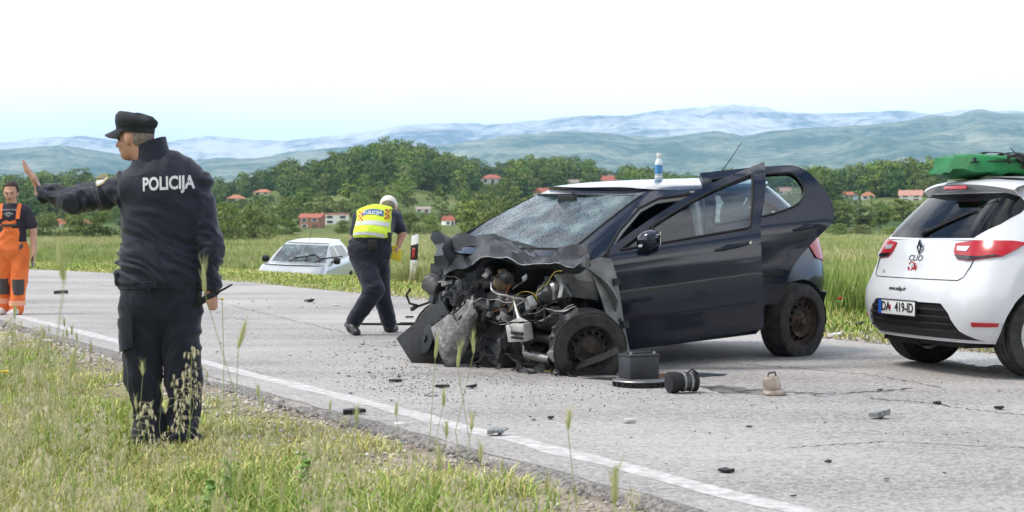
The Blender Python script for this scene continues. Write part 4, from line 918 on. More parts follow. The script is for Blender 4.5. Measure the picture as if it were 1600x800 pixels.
# ------------------------------------------------------------------ white hatchback with the green bag
def white_car():
    car = empty('parked_car', 'white hatchback seen from behind with a green bag on its roof', 'car', (3.526, 12.577, 0), (0, 0, math.radians(18.15)))
    W = [(.20, .74), (.32, .815), (.5, .86), (.75, .868), (.9, .85), (.99, .80), (1.1, .745), (1.25, .675), (1.36, .615), (1.42, .55), (1.46, .45)]
    low = Shape(W, [(.2, -.50), (.3, -.60), (.42, -.645), (.58, -.645), (.64, -.615), (.72, -.565), (.95, -.48), (1.02, -.44)], [(.2, 3.25), (.5, 3.42), (.7, 3.38), (.9, 3.15), (1.0, 2.95)], .33, .6, cr=.10, cf=.25)
    up = Shape(W, [(.9, -.50), (.985, -.462), (1.1, -.37), (1.25, -.225), (1.36, -.11), (1.44, -.02)], [(.9, 2.55), (.99, 2.45), (1.2, 2.0), (1.40, 1.58), (1.46, 1.4)], .36, .38, cr=.07, cf=.14)
    zb = .985; t = low.tot; ar = [(0, .31, .365), (2.59, .31, .365)]
    bot = arch_path(low.XE(.25), low.XF(.25), .25, ar)
    # lower skin: one closed band, tail cut out for the plastic insert
    right = [(low.sx(x, z, -1), z) for x, z in bot]; left = [(low.sx(x, z, 1), z) for x, z in bot]
    out = [(-t + .001, .22), (-t + .001, zb), (t - .001, zb), (t - .001, .22)] + left[::-1] + [(low.sy(.5, .25), .25), (0, .25), (low.sy(-.5, .25), .25)] + right
    ins = [(-.80, .27), (-.62, .30), (-.56, .45), (-.47, .525), (.47, .525), (.56, .45), (.62, .30), (.80, .27)]
    insp = low.ypoly([(-.72, .262), (-.60, .34), (-.53, .46), (-.45, .53), (.45, .53), (.53, .46), (.60, .34), (.72, .262)])
    tl = [(-.40, .985), (-.45, .965), (-.43, .90), (-.50, .868), (-.70, .878), (-.80, .93)]
    body = panel(out, [insp], low.pt, step=.085, thick=.02, edge_step=.05).build('body', M_WHITEP, car, smooth=True, angle=40)
    panel(insp, [], low.pt, step=.06, thick=.02, off=-.015).build('bumper_insert', M_BLACKP, car, smooth=True)
    bi = MB()
    for i, z in enumerate((.33, .38, .43, .48)):
        yy = np.interp(z, [.3, .46, .53], [.60, .52, .44]); pts = [low.pt(low.sy(y, z), z) + Vector((-.004, 0, 0)) for y in np.linspace(-yy, yy, 15)]; bi.tube(pts, .007, 6)
    bi.build('bumper_rib', M_BLACKP, car, smooth=True)
    MB().box((-.28, 0, .24), (.4, 1.1, .06)).build('under_tray', M_BLACKP, car)
    # upper skin with window openings
    rw = up.ypoly([(-.56, 1.00), (-.655, 1.10), (-.672, 1.18), (-.655, 1.24), (-.55, 1.325), (.55, 1.325), (.655, 1.24), (.672, 1.18), (.655, 1.10), (.56, 1.00), (0, .995)])
    sw = [(.46, 1.06), (.55, 1.03), (.95, 1.015), (.95, 1.33), (.60, 1.33), (.48, 1.24)]; sw2 = [(1.02, 1.015), (2.0, 1.01), (1.50, 1.30), (1.02, 1.33)]
    wsr = [(-.62, 1.01), (.62, 1.01), (.53, 1.35), (-.53, 1.35)]
    tu_ = up.tot
    def halfs(sg):
        o = [(sg * .0005, zb), (sg * (tu_ - .0005), zb), (sg * (tu_ - .0005), 1.41), (sg * .0005, 1.41)]
        return o if sg > 0 else o[::-1]
    full = [(-tu_ + .001, zb), (tu_ - .001, zb), (tu_ - .001, 1.41), (-tu_ + .001, 1.41)]
    wl = [(up.sy(y, z, True), z) for y, z in densify([(.62, 1.01), (.53, 1.35), (.004, 1.36), (.004, 1.005)], .08)]
    wr = [(up.sy(-y, z, True), z) for y, z in densify([(.62, 1.01), (.53, 1.35), (.004, 1.36), (.004, 1.005)], .08)]
    hol = [rw, up.xpoly(sw, 1), up.xpoly(sw, -1), up.xpoly(sw2, 1), up.xpoly(sw2, -1), wl, wr]
    panel(full, hol, up.pt, step=.085, thick=.02, edge_step=.05).build('cabin_frame', M_WHITEP, car, smooth=True, angle=40)
    panel(rw, [], up.pt, step=.06, off=.003).build('rear_window', M_GLASSD, car, smooth=True)
    for h in hol[1:5]: panel(h, [], up.pt, step=.08, off=-.004).build('side_window', M_GLASSD, car, smooth=True)
    for h in (wl, wr): panel(h, [], up.pt, step=.08, off=-.004).build('windscreen', M_GLASSD, car, smooth=True)
    MB().box((1.2, 0, .72), (2.6, 1.3, .5)).box((.75, .35, 1.05), (.16, .46, .6)).box((.75, -.35, 1.05), (.16, .46, .6)).build('cabin_interior', M_INT, car)
    # roof and bonnet lids
    loop = [up.pt(s, 1.408) for s in np.linspace(-tu_ + .01, tu_ - .01, 90)]
    def roofz(x, y):
        k = max(0, 1 - (y / .60) ** 2) * max(0, 1 - ((x - .66) / .95) ** 4); return Vector((x, y, 1.408 + .055 * k ** .6))
    panel([(p.x, p.y) for p in loop], [], roofz, step=.09).build('roof', M_WHITEP, car, smooth=True)
    bl = [low.pt(s, zb - .002) for s in np.linspace(low.sx(2.2, zb), low.tot * 2 - low.sx(2.2, zb), 50) for s in [s if s <= low.tot else s - 2 * low.tot]]
    panel([(p.x, p.y) for p in bl], [], lambda x, y: Vector((x, y, zb - .002 + .06 * max(0, 1 - (y / .84) ** 2) * max(0, 1 - ((x - 2.5) / .7) ** 4))), step=.1).build('bonnet', M_WHITEP, car, smooth=True)
    # spoiler
    sp = MB(); rows = []
    for k in np.linspace(0, 1, 9):
        row = []
        for y in np.linspace(-.61, .61, 21):
            e = abs(y) / .61; xt = -.235 + .11 * e ** 2.2; zt = 1.385 - .035 * e ** 2
            top = Vector((xt + .34 * (1 - k) * 1, y * (1 - .05 * k), zt + .055 * (1 - k) ** .7 - .006)) if k < .62 else None
            kk = k
            if kk <= .6: q = kk / .6; p = Vector((.12 - (.12 - xt) * q, y * (1 - .06 * (1 - q)), 1.452 - .05 * q ** 1.8 - .05 * e ** 2.5))
            else: q = (kk - .6) / .4; p = Vector((xt + .02 + .09 * q, y * .97, 1.402 - .05 * e ** 2.5 - .055 * min(1, q * 1.6) - .002 * q))
            row.append(p)
        rows.append(row)
    sp.sheet(rows); sp.build('roof_spoiler', M_WHITEP, car, smooth=True, thick=.006)
    MB().box((-.216, -.02, 1.372), (.012, .30, .028), Euler((0, .25, 0)).to_matrix()).build('brake_light', M_RED, car, bevel=.003)
    # lamps
    for sg in (1, -1):
        cs = lambda k: sg * (low.a + low.b * k)
        o = [(y * sg, z) for y, z in ((-.39, .955), (-.415, .905), (-.47, .882), (-.62, .872), (-.74, .885))]
        def corner(k): return low.a + low.b * k
        poly = [(sg * low.sy(.40, .96), .955), (sg * low.sy(.415, .9), .895), (sg * low.sy(.47, .86), .845), (sg * low.sy(.60, .84), .838), (cs(.62), .872), (cs(.95), .955), (cs(.93), .966), (cs(.75), .977), (sg * low.sy(.6, .978), .978)]
        fm = low.pt
        lamp = panel(poly, [], fm, step=.04, thick=.03, off=.012, out=1).build('tail_light', M_RED, car, smooth=True, angle=35)
        pin = [(sg * low.sy(.435, .93), .935), (sg * low.sy(.45, .9), .905), (sg * low.sy(.55, .9), .900), (sg * low.sy(.575, .93), .935)]
        panel(pin, [], fm, step=.03, thick=.006, off=.017).build('reversing_lens', M_LAMPW, lamp, smooth=True)
        pd = [(sg * low.sy(.43, .875), .876), (sg * low.sy(.48, .85), .848), (sg * low.sy(.60, .84), .841), (cs(.60), .874), (cs(.5), .880), (sg * low.sy(.66, .87), .866)]
        panel(pd, [], fm, step=.03, thick=.006, off=.016).build('lamp_base', M_GLOSSB, lamp, smooth=True)
        rp = [(cs(.42), .375), (cs(.80), .378), (cs(.83), .402), (cs(.42), .405)]
        panel(rp, [], fm, step=.03, thick=.008, off=.006).build('reflector', M_RED, car, smooth=True)
    # hatch seams
    M_SEAM = mat('panel_gap', (0.03, 0.03, 0.032), 0.9)
    sm = MB(); pth = [(-.655, .985), (-.64, .90), (-.63, .80), (-.60, .72), (-.55, .695), (.55, .695), (.60, .72), (.63, .80), (.64, .90), (.655, .985)]
    sm.tube([low.pt(low.sy(y, z), z) + Vector((-.0005, 0, 0)) for y, z in densify(pth, .04, False)], .0045, 5)
    for sg in (1, -1): sm.tube([low.pt(sg * low.sx(x, z), z) for x, z in densify([(-.36, .385), (-.20, .40)], .04, False)] , .004, 5)
    sm.build('hatch_seam', M_SEAM, car)
    # plate, lettering, emblem
    M_PLATE = mat('white_plate', (0.72, 0.73, 0.74), 0.35); M_INK = mat('black_lettering', (0.012, 0.012, 0.013), 0.5); M_BLUEP = mat('blue_plate_band', (0.02, 0.09, 0.42), 0.4); M_DGREY = mat('grey_lettering', (0.10, 0.11, 0.12), 0.4, metal=.4)
    xp = low.xr(.50) - .018
    pl = MB().box((xp, .06, .478), (.012, .52, .112)).build('licence_plate', M_PLATE, car, bevel=.003)
    MB().box((xp - .0065, .06 + .237, .478), (.004, .042, .106)).build('blue_band', M_BLUEP, pl)
    fr = MB()
    for y0, z0, ww, hh in ((0, .0565, .53, .006), (0, -.0565, .53, .006), (.262, 0, .006, .112), (-.262, 0, .006, .112)): fr.box((xp - .004, .06 + y0, .478 + z0), (.014, ww, hh))
    fr.build('plate_frame', M_INK, pl)
    RT = Matrix(((0, 0, -1), (-1, 0, 0), (0, 1, 0)))       # text plane -> tail plane
    def tail_text(s, y, z, size, m, parent, bold=0.0, name='lettering', squash=1.0, x=None):
        me = text_mesh(s, size, m, bold, .0012)
        for v in me.vertices:
            a = RT @ v.co; yy = y + a.y * squash; zz2 = z + a.z
            v.co = Vector(((x if x is not None else low.pt(low.sy(yy, zz2), zz2).x - .003) + a.x, yy, zz2))
        return add(name, me, parent)
    tail_text('DA', .212, .478, .098, M_INK, pl, .0015, squash=.92, x=xp - .0085); tail_text('419-ID', -.045, .478, .098, M_INK, pl, .0015, squash=.92, x=xp - .0085)
    MB().box((xp - .0075, .152, .478), (.003, .022, .03)).build('plate_shield', M_RED, pl)
    tail_text('CLIO', .035, .845, .060, M_DGREY, car, .0, squash=1.45)
    tail_text('www.sellup.hr', .12, .617, .045, M_INK, car, .0, squash=.95)
    tail_text('dCi', .47, .735, .034, M_DGREY, car, 0.0)
    ex = low.pt(low.sy(.0, .93), .93).x
    em = MB(); dia = [(0, .060), (.034, 0), (0, -.060), (-.034, 0)]; inn = [(0, .036), (.014, 0), (0, -.036), (-.014, 0)]
    panel(dia, [inn], lambda a, b: Vector((ex - .012, -a, .925 + b)), step=.02, thick=.014, out=-1).build('diamond_emblem', M_CHROME, car)
    st = MB(); cz, cx_ = .765, low.pt(low.sy(.03, .765), .765).x - .004
    st.tube([Vector((low.pt(low.sy(.035 + .052 * math.cos(a), cz), cz).x - .004, .035 + .052 * math.cos(a), cz + .052 * math.sin(a))) for a in np.linspace(.7, 6.6, 24)], .0055, 5)
    st.tube([Vector((cx_, .035 - a, cz + b)) for a, b in ((-.035, .0), (-.012, -.022), (.004, .012), (.022, -.008), (.045, .045))], .0055, 5)
    st.build('round_sticker', M_RED, car)
    panel(low.ypoly([(-.09, .735), (-.06, .675), (.06, .675), (.09, .735)], step=.03), [], low.pt, step=.03, off=-.001).build('latch_recess', M_WHITEP, car)
    # rear wiper
    wp = MB(); A = up.pt(up.sy(.05, 1.03), 1.03) + Vector((-.02, 0, 0)); B = up.pt(up.sy(-.38, 1.20), 1.20) + Vector((-.018, 0, 0))
    wp.tube([A, A + (B - A) * .5 + Vector((-.01, 0, 0)), B], [.016, .010, .006], 8); C_ = up.pt(up.sy(-.05, 1.10), 1.10) + Vector((-.012, 0, 0)); D_ = up.pt(up.sy(-.50, 1.27), 1.27) + Vector((-.012, 0, 0)); wp.tube([C_, (C_ + D_) / 2, D_], .007, 6)
    wp.lathe([(.028, 0), (.022, .02)], A, (-.9, 0, .4), 12); wp.build('rear_wiper', M_BLACKP, car, smooth=True)
    # aerial on the roof
    MB().tube([(.55, 0, 1.455), (.42, 0, 1.56), (.28, 0, 1.68)], [.008, .004, .003], 6).lathe([(.03, 0), (.02, .03)], (.56, 0, 1.445), (0, 0, 1), 10).build('aerial', M_BLACKP, car, smooth=True)
    for x in (0, 2.59):
        for sg in (1, -1):
            w_ = wheel(car, (x, sg * .735, .31), .31, .19, sg, 'cover', rimm=M_HUBCAP)
            panel([(x + .39 * math.cos(a), .31 + .39 * math.sin(a)) for a in np.linspace(.0, math.pi, 16)], [], lambda a, b: Vector((a, sg * .52, b)), step=.15, thick=.01).build('wheel_liner', M_BLACKP, car)
            r = [[Vector((x + .362 * math.cos(a), sg * yy, .31 + .362 * math.sin(a))) for a in np.linspace(-.15, math.pi + .15, 20)] for yy in (.52, .845)]
            MB().sheet(r).build('wheel_arch', M_BLACKP, car, smooth=True)
    MB().tube([(0, -.7, .30), (0, .7, .30)], .045, 10).box((-.3, .25, .27), (.38, .4, .14)).build('rear_axle', M_BLACKP, car)
    # exhaust hanger / sump light spot
    return car, up
WC, WUP = white_car()
WCM = Matrix.Translation((3.526, 12.577, 0)) @ Matrix.Rotation(math.radians(18.15), 4, 'Z')
# green bag strapped on the roof
M_GREEN = mat('green_nylon', (0.007, 0.20, 0.05), 0.6, c2=(0.006, 0.13, 0.035), scale=6, bump=0.9, bscale=8)
M_STRAP = mat('black_webbing', (0.015, 0.015, 0.016), 0.8)
def green_bag():
    p = WCM @ Vector((.52, .10, 1.458))
    e = empty('roof_bag', 'long green nylon bag with black straps lying on the white car roof', 'bag', p, (0, 0, math.radians(18.15)))
    rows = []
    for k in np.linspace(0, 1, 34):
        x = -.74 + 1.9 * k; r = min(1, .42 + 9 * k) ** .5 * min(1, 1 - max(0, k - .95) * 10); row = []
        for j in range(20):
            a = 2 * math.pi * j / 20; ca, sa = math.cos(a), math.sin(a); n_ = 0.032 * float(fbm(x * 5, math.cos(a) * 1.5, math.sin(a) * 1.5 + 3))
            yy = .27 * r * abs(ca) ** .7 * np.sign(ca); z2 = .085 * (r if k > .06 else .8) * abs(sa) ** .6 * np.sign(sa)
            pinch = 1 - .28 * math.exp(-((x + .30) / .07) ** 2) - .10 * math.exp(-((x - .3) / .1) ** 2)
            row.append((x - (.05 if sa < 0 and k < .1 else 0), yy + n_, .088 + z2 * pinch + n_ * .8))
        row.append(row[0]); rows.append(row)
    b = MB().sheet(rows); b.put(rows[0][:-1], [tuple(range(20))]); b.put(rows[-1][:-1], [tuple(reversed(range(20)))]); b.build('bag_body', M_GREEN, e, smooth=True, angle=60)
    zp = MB(); zp.tube([(-.70 + 1.8 * k, -.262, .10 + .012 * math.sin(9 * k)) for k in np.linspace(0, 1, 20)], .006, 5); zp.box((-.66, -.262, .12), (.02, .012, .03)); zp.build('zip', M_STRAP, e)
    for x0, tl in ((-.36, .10), (-.20, -.06)):
        MB().sheet([[(x0 + tl * (sz - .5) + dx, .30 * math.cos(a), .088 + .105 * math.sin(a)) for a in np.linspace(-.3, math.pi + .3, 18) for sz in [abs(a - 1.57)]] for dx in (0, .045)]).build('strap', M_STRAP, e, thick=.006)
    MB().tube([(-.38, -.29, .10), (-.42, -.33, .14), (-.34, -.34, .16), (-.22, -.32, .12), (-.26, -.30, .08)], .014, 6).tube([(-.28, -.3, .12), (-.12, -.32, .10), (.0, -.3, .15), (.10, -.28, .165)], .016, 6).build('strap_end', M_STRAP, e, smooth=True)
green_bag()

# ------------------------------------------------------------------ silver car in the ditch
def silver_car():
    px, py = -4.95, 42.6; g = float(gz(px, py)); yaw = math.radians(-98)
    car = empty('ditched_car', 'silver hatchback standing nose first in the tall grass beyond the road', 'car', (px, py, g + .10), (math.radians(-2), math.radians(3), yaw))
    W = [(.20, .72), (.35, .80), (.6, .83), (.85, .82), (.95, .78), (1.1, .71), (1.25, .63), (1.36, .56), (1.42, .5)]
    low = Shape(W, [(.2, -.55), (.5, -.68), (.95, -.6)], [(.2, 3.0), (.45, 3.22), (.62, 3.22), (.75, 3.12), (.90, 2.85), (1, 2.7)], .3, .5, cr=.1, cf=.25)
    up = Shape(W, [(.9, -.62), (1.1, -.5), (1.38, -.25), (1.42, -.15)], [(.9, 2.25), (.95, 2.15), (1.2, 1.72), (1.38, 1.38), (1.42, 1.3)], .3, .22, cr=.07, cf=.14, kf=.8)
    t = low.tot; zb = .93
    bot = arch_path(low.XE(.25), low.XF(.25), .25, [(0, .3, .34), (2.45, .3, .34)])
    right = [(low.sx(x, z, -1), z) for x, z in bot]; left = [(low.sx(x, z, 1), z) for x, z in bot]
    panel([(-t + .001, .22), (-t + .001, zb), (t - .001, zb), (t - .001, .22)] + left[::-1] + [(0, .25)] + right, [], low.pt, step=.1, thick=.02).build('body', M_SILVER, car, smooth=True, angle=40)
    tu_ = up.tot; ws = [(.68, .97), (.56, 1.34), (.004, 1.35), (.004, .955)]
    wl = [(up.sy(y, z, True), z) for y, z in densify(ws, .08)]; wr = [(up.sy(-y, z, True), z) for y, z in densify(ws, .08)]
    s1 = [(1.02, .97), (1.82, .965), (1.35, 1.30), (1.02, 1.32)]; s2 = [(.0, 1.0), (.94, .97), (.94, 1.32), (.15, 1.28)]
    hol = [wl, wr] + [up.xpoly(q, sg) for q in (s1, s2) for sg in (1, -1)]
    panel([(-tu_ + .001, zb), (tu_ - .001, zb), (tu_ - .001, 1.385), (-tu_ + .001, 1.385)], hol, up.pt, step=.1, thick=.02).build('cabin_frame', M_SILVER, car, smooth=True, angle=40)
    for h in hol[:2]: panel(h, [], up.pt, step=.1, off=-.003).build('windscreen', M_WS2, car, smooth=True)
    for h in hol[2:]: panel(h, [], up.pt, step=.1, off=-.003).build('side_window', M_GLASS, car, smooth=True)
    loop = [up.pt(s, 1.383) for s in np.linspace(-tu_ + .01, tu_ - .01, 80)]
    panel([(p.x, p.y) for p in loop], [], lambda x, y: Vector((x, y, 1.383 + .05 * (max(0, 1 - (y / .56) ** 2) * max(0, 1 - ((x - .55) / .85) ** 4)) ** .6)), step=.1).build('roof', M_SILVER, car, smooth=True)
    bl = [low.pt(s if s <= t else s - 2 * t, zb - .002) for s in np.linspace(low.sx(1.9, zb), 2 * t - low.sx(1.9, zb), 50)]
    panel([(p.x, p.y) for p in bl], [], lambda x, y: Vector((x, y, zb - .002 + .05 * max(0, 1 - (y / .8) ** 2) * max(0, 1 - ((x - 2.2) / .75) ** 4))), step=.1).build('bonnet', M_SILVER, car, smooth=True)
    for sg in (1, -1):
        MB().lathe([(.02, -.1), (.075, -.08), (.085, 0), (.07, .06), (.02, .075)], (1.72, sg * .90, 1.0), (0, 1, 0), 14).box((1.74, sg * .82, .97), (.05, .1, .04)).build('side_mirror', M_BLACKP, car, smooth=True)
        b = MB(); A = Vector((2.14, sg * .33 + .12, .985)); b.tube([A, A + Vector((-.10, .22, .085)), A + Vector((-.16, .46, .12))], [.016, .012, .008], 6); b.tube([A + Vector((-.08, .1, .085)), A + Vector((-.23, .62, .15))], .014, 5); b.build('wiper', M_BLACKP, car, smooth=True)
        panel(low.ypoly([(sg * .42, .60), (sg * .74, .66), (sg * .74, .78), (sg * .45, .74)], True), [], low.pt, step=.06, off=.01, thick=.02).build('headlight', M_LAMPW, car, smooth=True)
        for x in (0, 2.45): wheel(car, (x, sg * .70, .29), .29, .18, sg, 'steel')
        MB().lathe([(.1, 0), (.13, .1), (.1, .26)], (1.25, sg * .36, 1.04), (0, 0, 1), 12).box((1.2, sg * .36, .8), (.16, .44, .5)).build('front_seat', M_SEAT, car, bevel=.03)
    MB().box((.9, 0, .62), (2.4, 1.3, .5)).build('cabin_floor', M_INT, car)
    MB().tube([(2.04, .36 + .18 * math.cos(a), .98 + .18 * math.sin(a)) for a in np.linspace(0, 6.28, 20)], .014, 6).build('steering_wheel', M_INT, car, smooth=True)
    MB().lathe([(.006, 0), (.004, .3)], (1.0, 0, 1.43), (-.5, 0, .8), 6).build('aerial', M_BLACKP, car)
silver_car()
# ================================================================== THE WRECKED CAR
WRK_T = Vector((1.85, 14.72, 0.025)); WRK_R = Euler((math.radians(-1.3), math.radians(2.3), math.radians(221.2)))
WRK_M = Matrix.Translation(WRK_T) @ WRK_R.to_matrix().to_4x4(); WRK_I = WRK_M.inverted()
def WL(p): return WRK_I @ Vector(p)                 # world -> car space
def FP(u, v, x=2.8):
    """car-space point on the plane x = const of the crushed nose"""
    o = WL((0, 0, CH)); d = WL(P(u, v, 10.0)) - o; return o + d * ((x - o.x) / d.x)
M_DARKRIM = mat('brown_black_wheel', (0.020, 0.017, 0.015), 0.7, c2=(0.04, 0.03, 0.024), scale=12)
M_DARKM = mat('sooty_metal', (0.022, 0.023, 0.025), 0.5, metal=0.4, c2=(0.065, 0.066, 0.068), scale=11, bump=0.4, bscale=22)
M_CAST = mat('cast_aluminium', (0.16, 0.162, 0.165), 0.5, metal=0.5, c2=(0.05, 0.05, 0.052), scale=10, bump=0.4, bscale=26)
M_FINS = mat('radiator_core', (0.13, 0.127, 0.122), 0.6, metal=0.3, c2=(0.30, 0.295, 0.285), scale=16, detail=8, bump=0.9, bscale=34, contrast=(.45, .7))
M_BROWN = mat('scorched_brown_casting', (0.20, 0.13, 0.065), 0.7, c2=(0.10, 0.075, 0.05), scale=14, bump=.4); M_WIREY = mat('yellow_wire', (0.48, 0.36, 0.04), 0.5); M_WIREG = mat('green_wire', (0.04, 0.25, 0.06), 0.5); M_WIREW = mat('white_wire', (0.6, 0.6, 0.58), 0.5); M_WIRER = mat('orange_wire', (0.5, 0.13, 0.03), 0.5)
M_FUSE = mat('white_fuse_box', (0.58, 0.57, 0.55), 0.5, c2=(0.4, 0.39, 0.37), scale=18)
M_MIRROR = mat('mirror_glass', (0.8, 0.82, 0.85), 0.03, metal=1.0)
def wreck():
    car = empty('wrecked_car', 'dark blue hatchback with its front torn open and both left doors ajar', 'car', WRK_T, WRK_R)
    W = [(.18, .78), (.28, .84), (.45, .885), (.62, .90), (.80, .885), (.95, .85), (1.0, .825), (1.15, .76), (1.30, .685), (1.38, .635), (1.43, .58), (1.47, .5)]
    sh = Shape(W, [(.2, -.42), (.35, -.52), (.6, -.57), (.95, -.53), (1.05, -.48), (1.2, -.36), (1.40, -.16), (1.47, -.1)], [(.2, 2.72), (.95, 2.72), (.98, 2.66), (1.2, 2.17), (1.40, 1.72), (1.47, 1.55)], .34, .34, cr=.09, cf=.16, kf=.80, bulge=.012)
    zt = 1.415; ar = [(0, .26, .37)]
    bl = arch_path(sh.XE(.27), 2.20, .27, ar); br = arch_path(sh.XE(.27), 2.30, .27, ar)
    ops = [(2.20, .375), (2.25, .70), (2.24, .955), (2.02, 1.125), (1.72, 1.285), (1.45, 1.355), (1.05, 1.378), (.62, 1.372), (.30, 1.335), (.10, 1.235), (.00, 1.07), (.03, .93), (.26, .76), (.42, .60), (.47, .375)]
    left = [(sh.sx(x, z, 1), z) for x, z in densify(bl, .05, False)]; right = [(sh.sx(x, z, -1), z) for x, z in densify(br, .05, False)]
    edgeL = [(sh.sx(x, z, 1), z) for x, z in densify([(2.20, .27), (2.30, .60), (2.31, .93)], .05, False)]
    edgeR = [(sh.sx(x, z, -1), z) for x, z in densify([(2.30, .27), (2.36, .93)], .05, False)]
    T = sh.tot - .001
    rw = sh.ypoly([(-.60, 1.05), (.60, 1.05), (.55, 1.34), (-.55, 1.34)])
    wsc = [(.735, 1.005), (.60, 1.375), (.003, 1.385), (.003, .995)]
    wl = [(sh.sy(y, z, True), z) for y, z in densify(wsc, .06)]; wr = [(sh.sy(-y, z, True), z) for y, z in densify(wsc, .06)]
    pil = densify([(.003, .995), (.735, 1.005), (.60, 1.375), (.003, 1.385)], .05, False)
    pl_ = [(sh.sy(y, z, True), z) for y, z in pil]; pr_ = [(sh.sy(-y, z, True), z) for y, z in pil]
    out = left + edgeL[1:] + [(T, .95), (T, .993)] + pl_ + [(T, 1.387), (T, zt), (-T, zt), (-T, 1.387)] + pr_[::-1] + [(-T, .993), (-T, .95)] + edgeR[::-1][:-1] + right[::-1]
    r1 = [(1.10, 1.0), (2.10, .99), (1.70, 1.265), (1.42, 1.345), (1.10, 1.365)]; r2 = [(.05, 1.06), (.25, 1.0), (1.02, 1.0), (1.02, 1.365), (.35, 1.33), (.14, 1.235)]
    hol = [rw, sh.xpoly(ops, 1), sh.xpoly(r1, -1), sh.xpoly(r2, -1)]
    panel(out, hol, sh.pt, step=.085, thick=.028, edge_step=.045).build('body_shell', M_NAVY, car, smooth=True, angle=35)
    loop = [sh.pt(s, zt - .002) for s in np.linspace(-T, T, 110)]
    panel([(p.x, p.y) for p in loop], [], lambda x, y: Vector((x, y, zt - .002 + .075 * (max(0, 1 - (y / .60) ** 2) * max(0, 1 - ((x - .66) / 1.08) ** 4)) ** .55)), step=.07, thick=.03).build('roof', M_NAVY, car, smooth=True, angle=40)
    ws = MB()
    for h in (wl, wr): q = panel(h, [], sh.pt, step=.05, off=-.004); ws.put(q.v, q.f)
    r = random.Random(4)
    for v in ws.v: v += Vector((1, 0, 1)) * 0.012 * float(fbm(v.y * 4, v.z * 5, 2.0))
    bm = bmesh.new(); me = ws.mesh('windscreen', M_WSCREEN); bm.from_mesh(me); bmesh.ops.remove_doubles(bm, verts=bm.verts, dist=.009); bm.to_mesh(me); bm.free(); me.polygons.foreach_set('use_smooth', [True] * len(me.polygons)); add('windscreen', me, car)
    b = MB()
    for g_ in (1, -1): b.tube([sh.pt(sh.sy(g_ * y, z, True), z) for y, z in densify([(.003, .995), (.735, 1.005), (.60, 1.375), (.003, 1.385)], .05, False)], .010, 5)
    b.build('windscreen_seal', M_BLACKP, car, smooth=True)
    panel(rw, [], sh.pt, step=.08, off=-.003).build('rear_window', M_GLASS, car, smooth=True)
    for h in hol[2:]: panel(h, [], sh.pt, step=.08, off=-.003).build('side_window', M_GLASS, car, smooth=True)
    # door seal round the opening, sill, pillars
    b = MB(); lp = [sh.side(x, z) + Vector((0, .002, 0)) for x, z in densify(ops, .05)]; b.tube(lp + lp[:1], .012, 6); b.build('door_seal', M_BLACKP, car, smooth=True)
    MB().sheet([[sh.side(x, z) + Vector((0, dy, 0)) for x in np.linspace(2.24, .46, 20)] for z, dy in ((.20, -.10), (.20, .0), (.25, .012), (.33, .012), (.375, -.015), (.38, -.12))]).build('sill', M_NAVY, car, smooth=True)
    bp = [(Vector((1.16, .80, .36)), Vector((.98, .80, .36))), (Vector((1.12, .795, .70)), Vector((.98, .795, .70))), (Vector((1.06, .775, .98)), Vector((.97, .775, .98))), (Vector((1.02, .675, 1.25)), Vector((.95, .675, 1.25))), (Vector((1.02, .60, 1.40)), Vector((.92, .60, 1.40)))]
    MB().sheet([[p + Vector((0, .03, 0)), p, q, q + Vector((0, .03, 0))] for p, q in bp]).build('door_pillar', M_GREYT, car, smooth=True, thick=.04)
    MB().sheet([[(.06 + .3 * k, .70 - .14 * a, .98 + .38 * a) for k in np.linspace(0, .62 + .2 * (1 - a), 6)] for a in np.linspace(0, 1, 6)]).build('rear_pillar_trim', M_GREYT, car, smooth=True, thick=.02)
    MB().tube([(2.18, .80, .99), (1.98, .745, 1.12), (1.70, .66, 1.27), (1.45, .61, 1.335), (1.0, .59, 1.36)], .028, 8).build('front_pillar_trim', M_GREYT, car, smooth=True)
    # cabin
    MB().box((1.1, 0, .30), (2.4, 1.56, .06)).box((2.36, 0, .62), (.06, 1.5, .66)).build('cabin_floor', M_INT, car)
    MB().box((2.20, 0, .85), (.38, 1.44, .20)).box((2.08, .36, .93), (.24, .40, .09)).build('dashboard', M_INT, car, bevel=.03)
    for y in (.37, -.37):
        s = MB(); s.box((1.32, y, .50), (.50, .50, .17)); s.box((1.02, y, .82), (.15, .50, .58), Euler((0, -.22, 0)).to_matrix(), .86)
        so = s.build('front_seat', M_SEAT, car, bevel=.035)
        MB().box((.92, y, 1.20), (.09, .27, .17), Euler((0, -.2, 0)).to_matrix(), .9).tube([(.95, y - .06, 1.05), (.93, y - .06, 1.15)], .006, 6).tube([(.95, y + .06, 1.05), (.93, y + .06, 1.15)], .006, 6).build('headrest', M_SEAT, so, bevel=.02)
    MB().box((.42, 0, .50), (.5, 1.3, .18)).box((.15, 0, .80), (.16, 1.3, .55), Euler((0, -.3, 0)).to_matrix()).box((.06, .35, 1.11), (.08, .26, .14)).box((.06, -.35, 1.11), (.08, .26, .14)).build('rear_bench', M_SEAT, car, bevel=.03)
    MB().tube([Vector((1.86, .37, .92)) + Euler((0, -.42, 0)).to_matrix() @ Vector((0, .185 * math.cos(a), .185 * math.sin(a))) for a in np.linspace(0, 6.2832, 28)], .014, 7).box((1.87, .37, .92), (.03, .14, .12), Euler((0, -.42, 0)).to_matrix()).tube([(1.87, .21, .91), (1.87, .53, .91)], .012, 6).build('steering_wheel', M_INT, car, smooth=True, angle=40)
    MB().box((1.84, 0, 1.355), (.03, .20, .055)).tube([(1.76, 0, 1.41), (1.83, 0, 1.36)], .008, 6).build('rear_view_mirror', M_INT, car, bevel=.008)
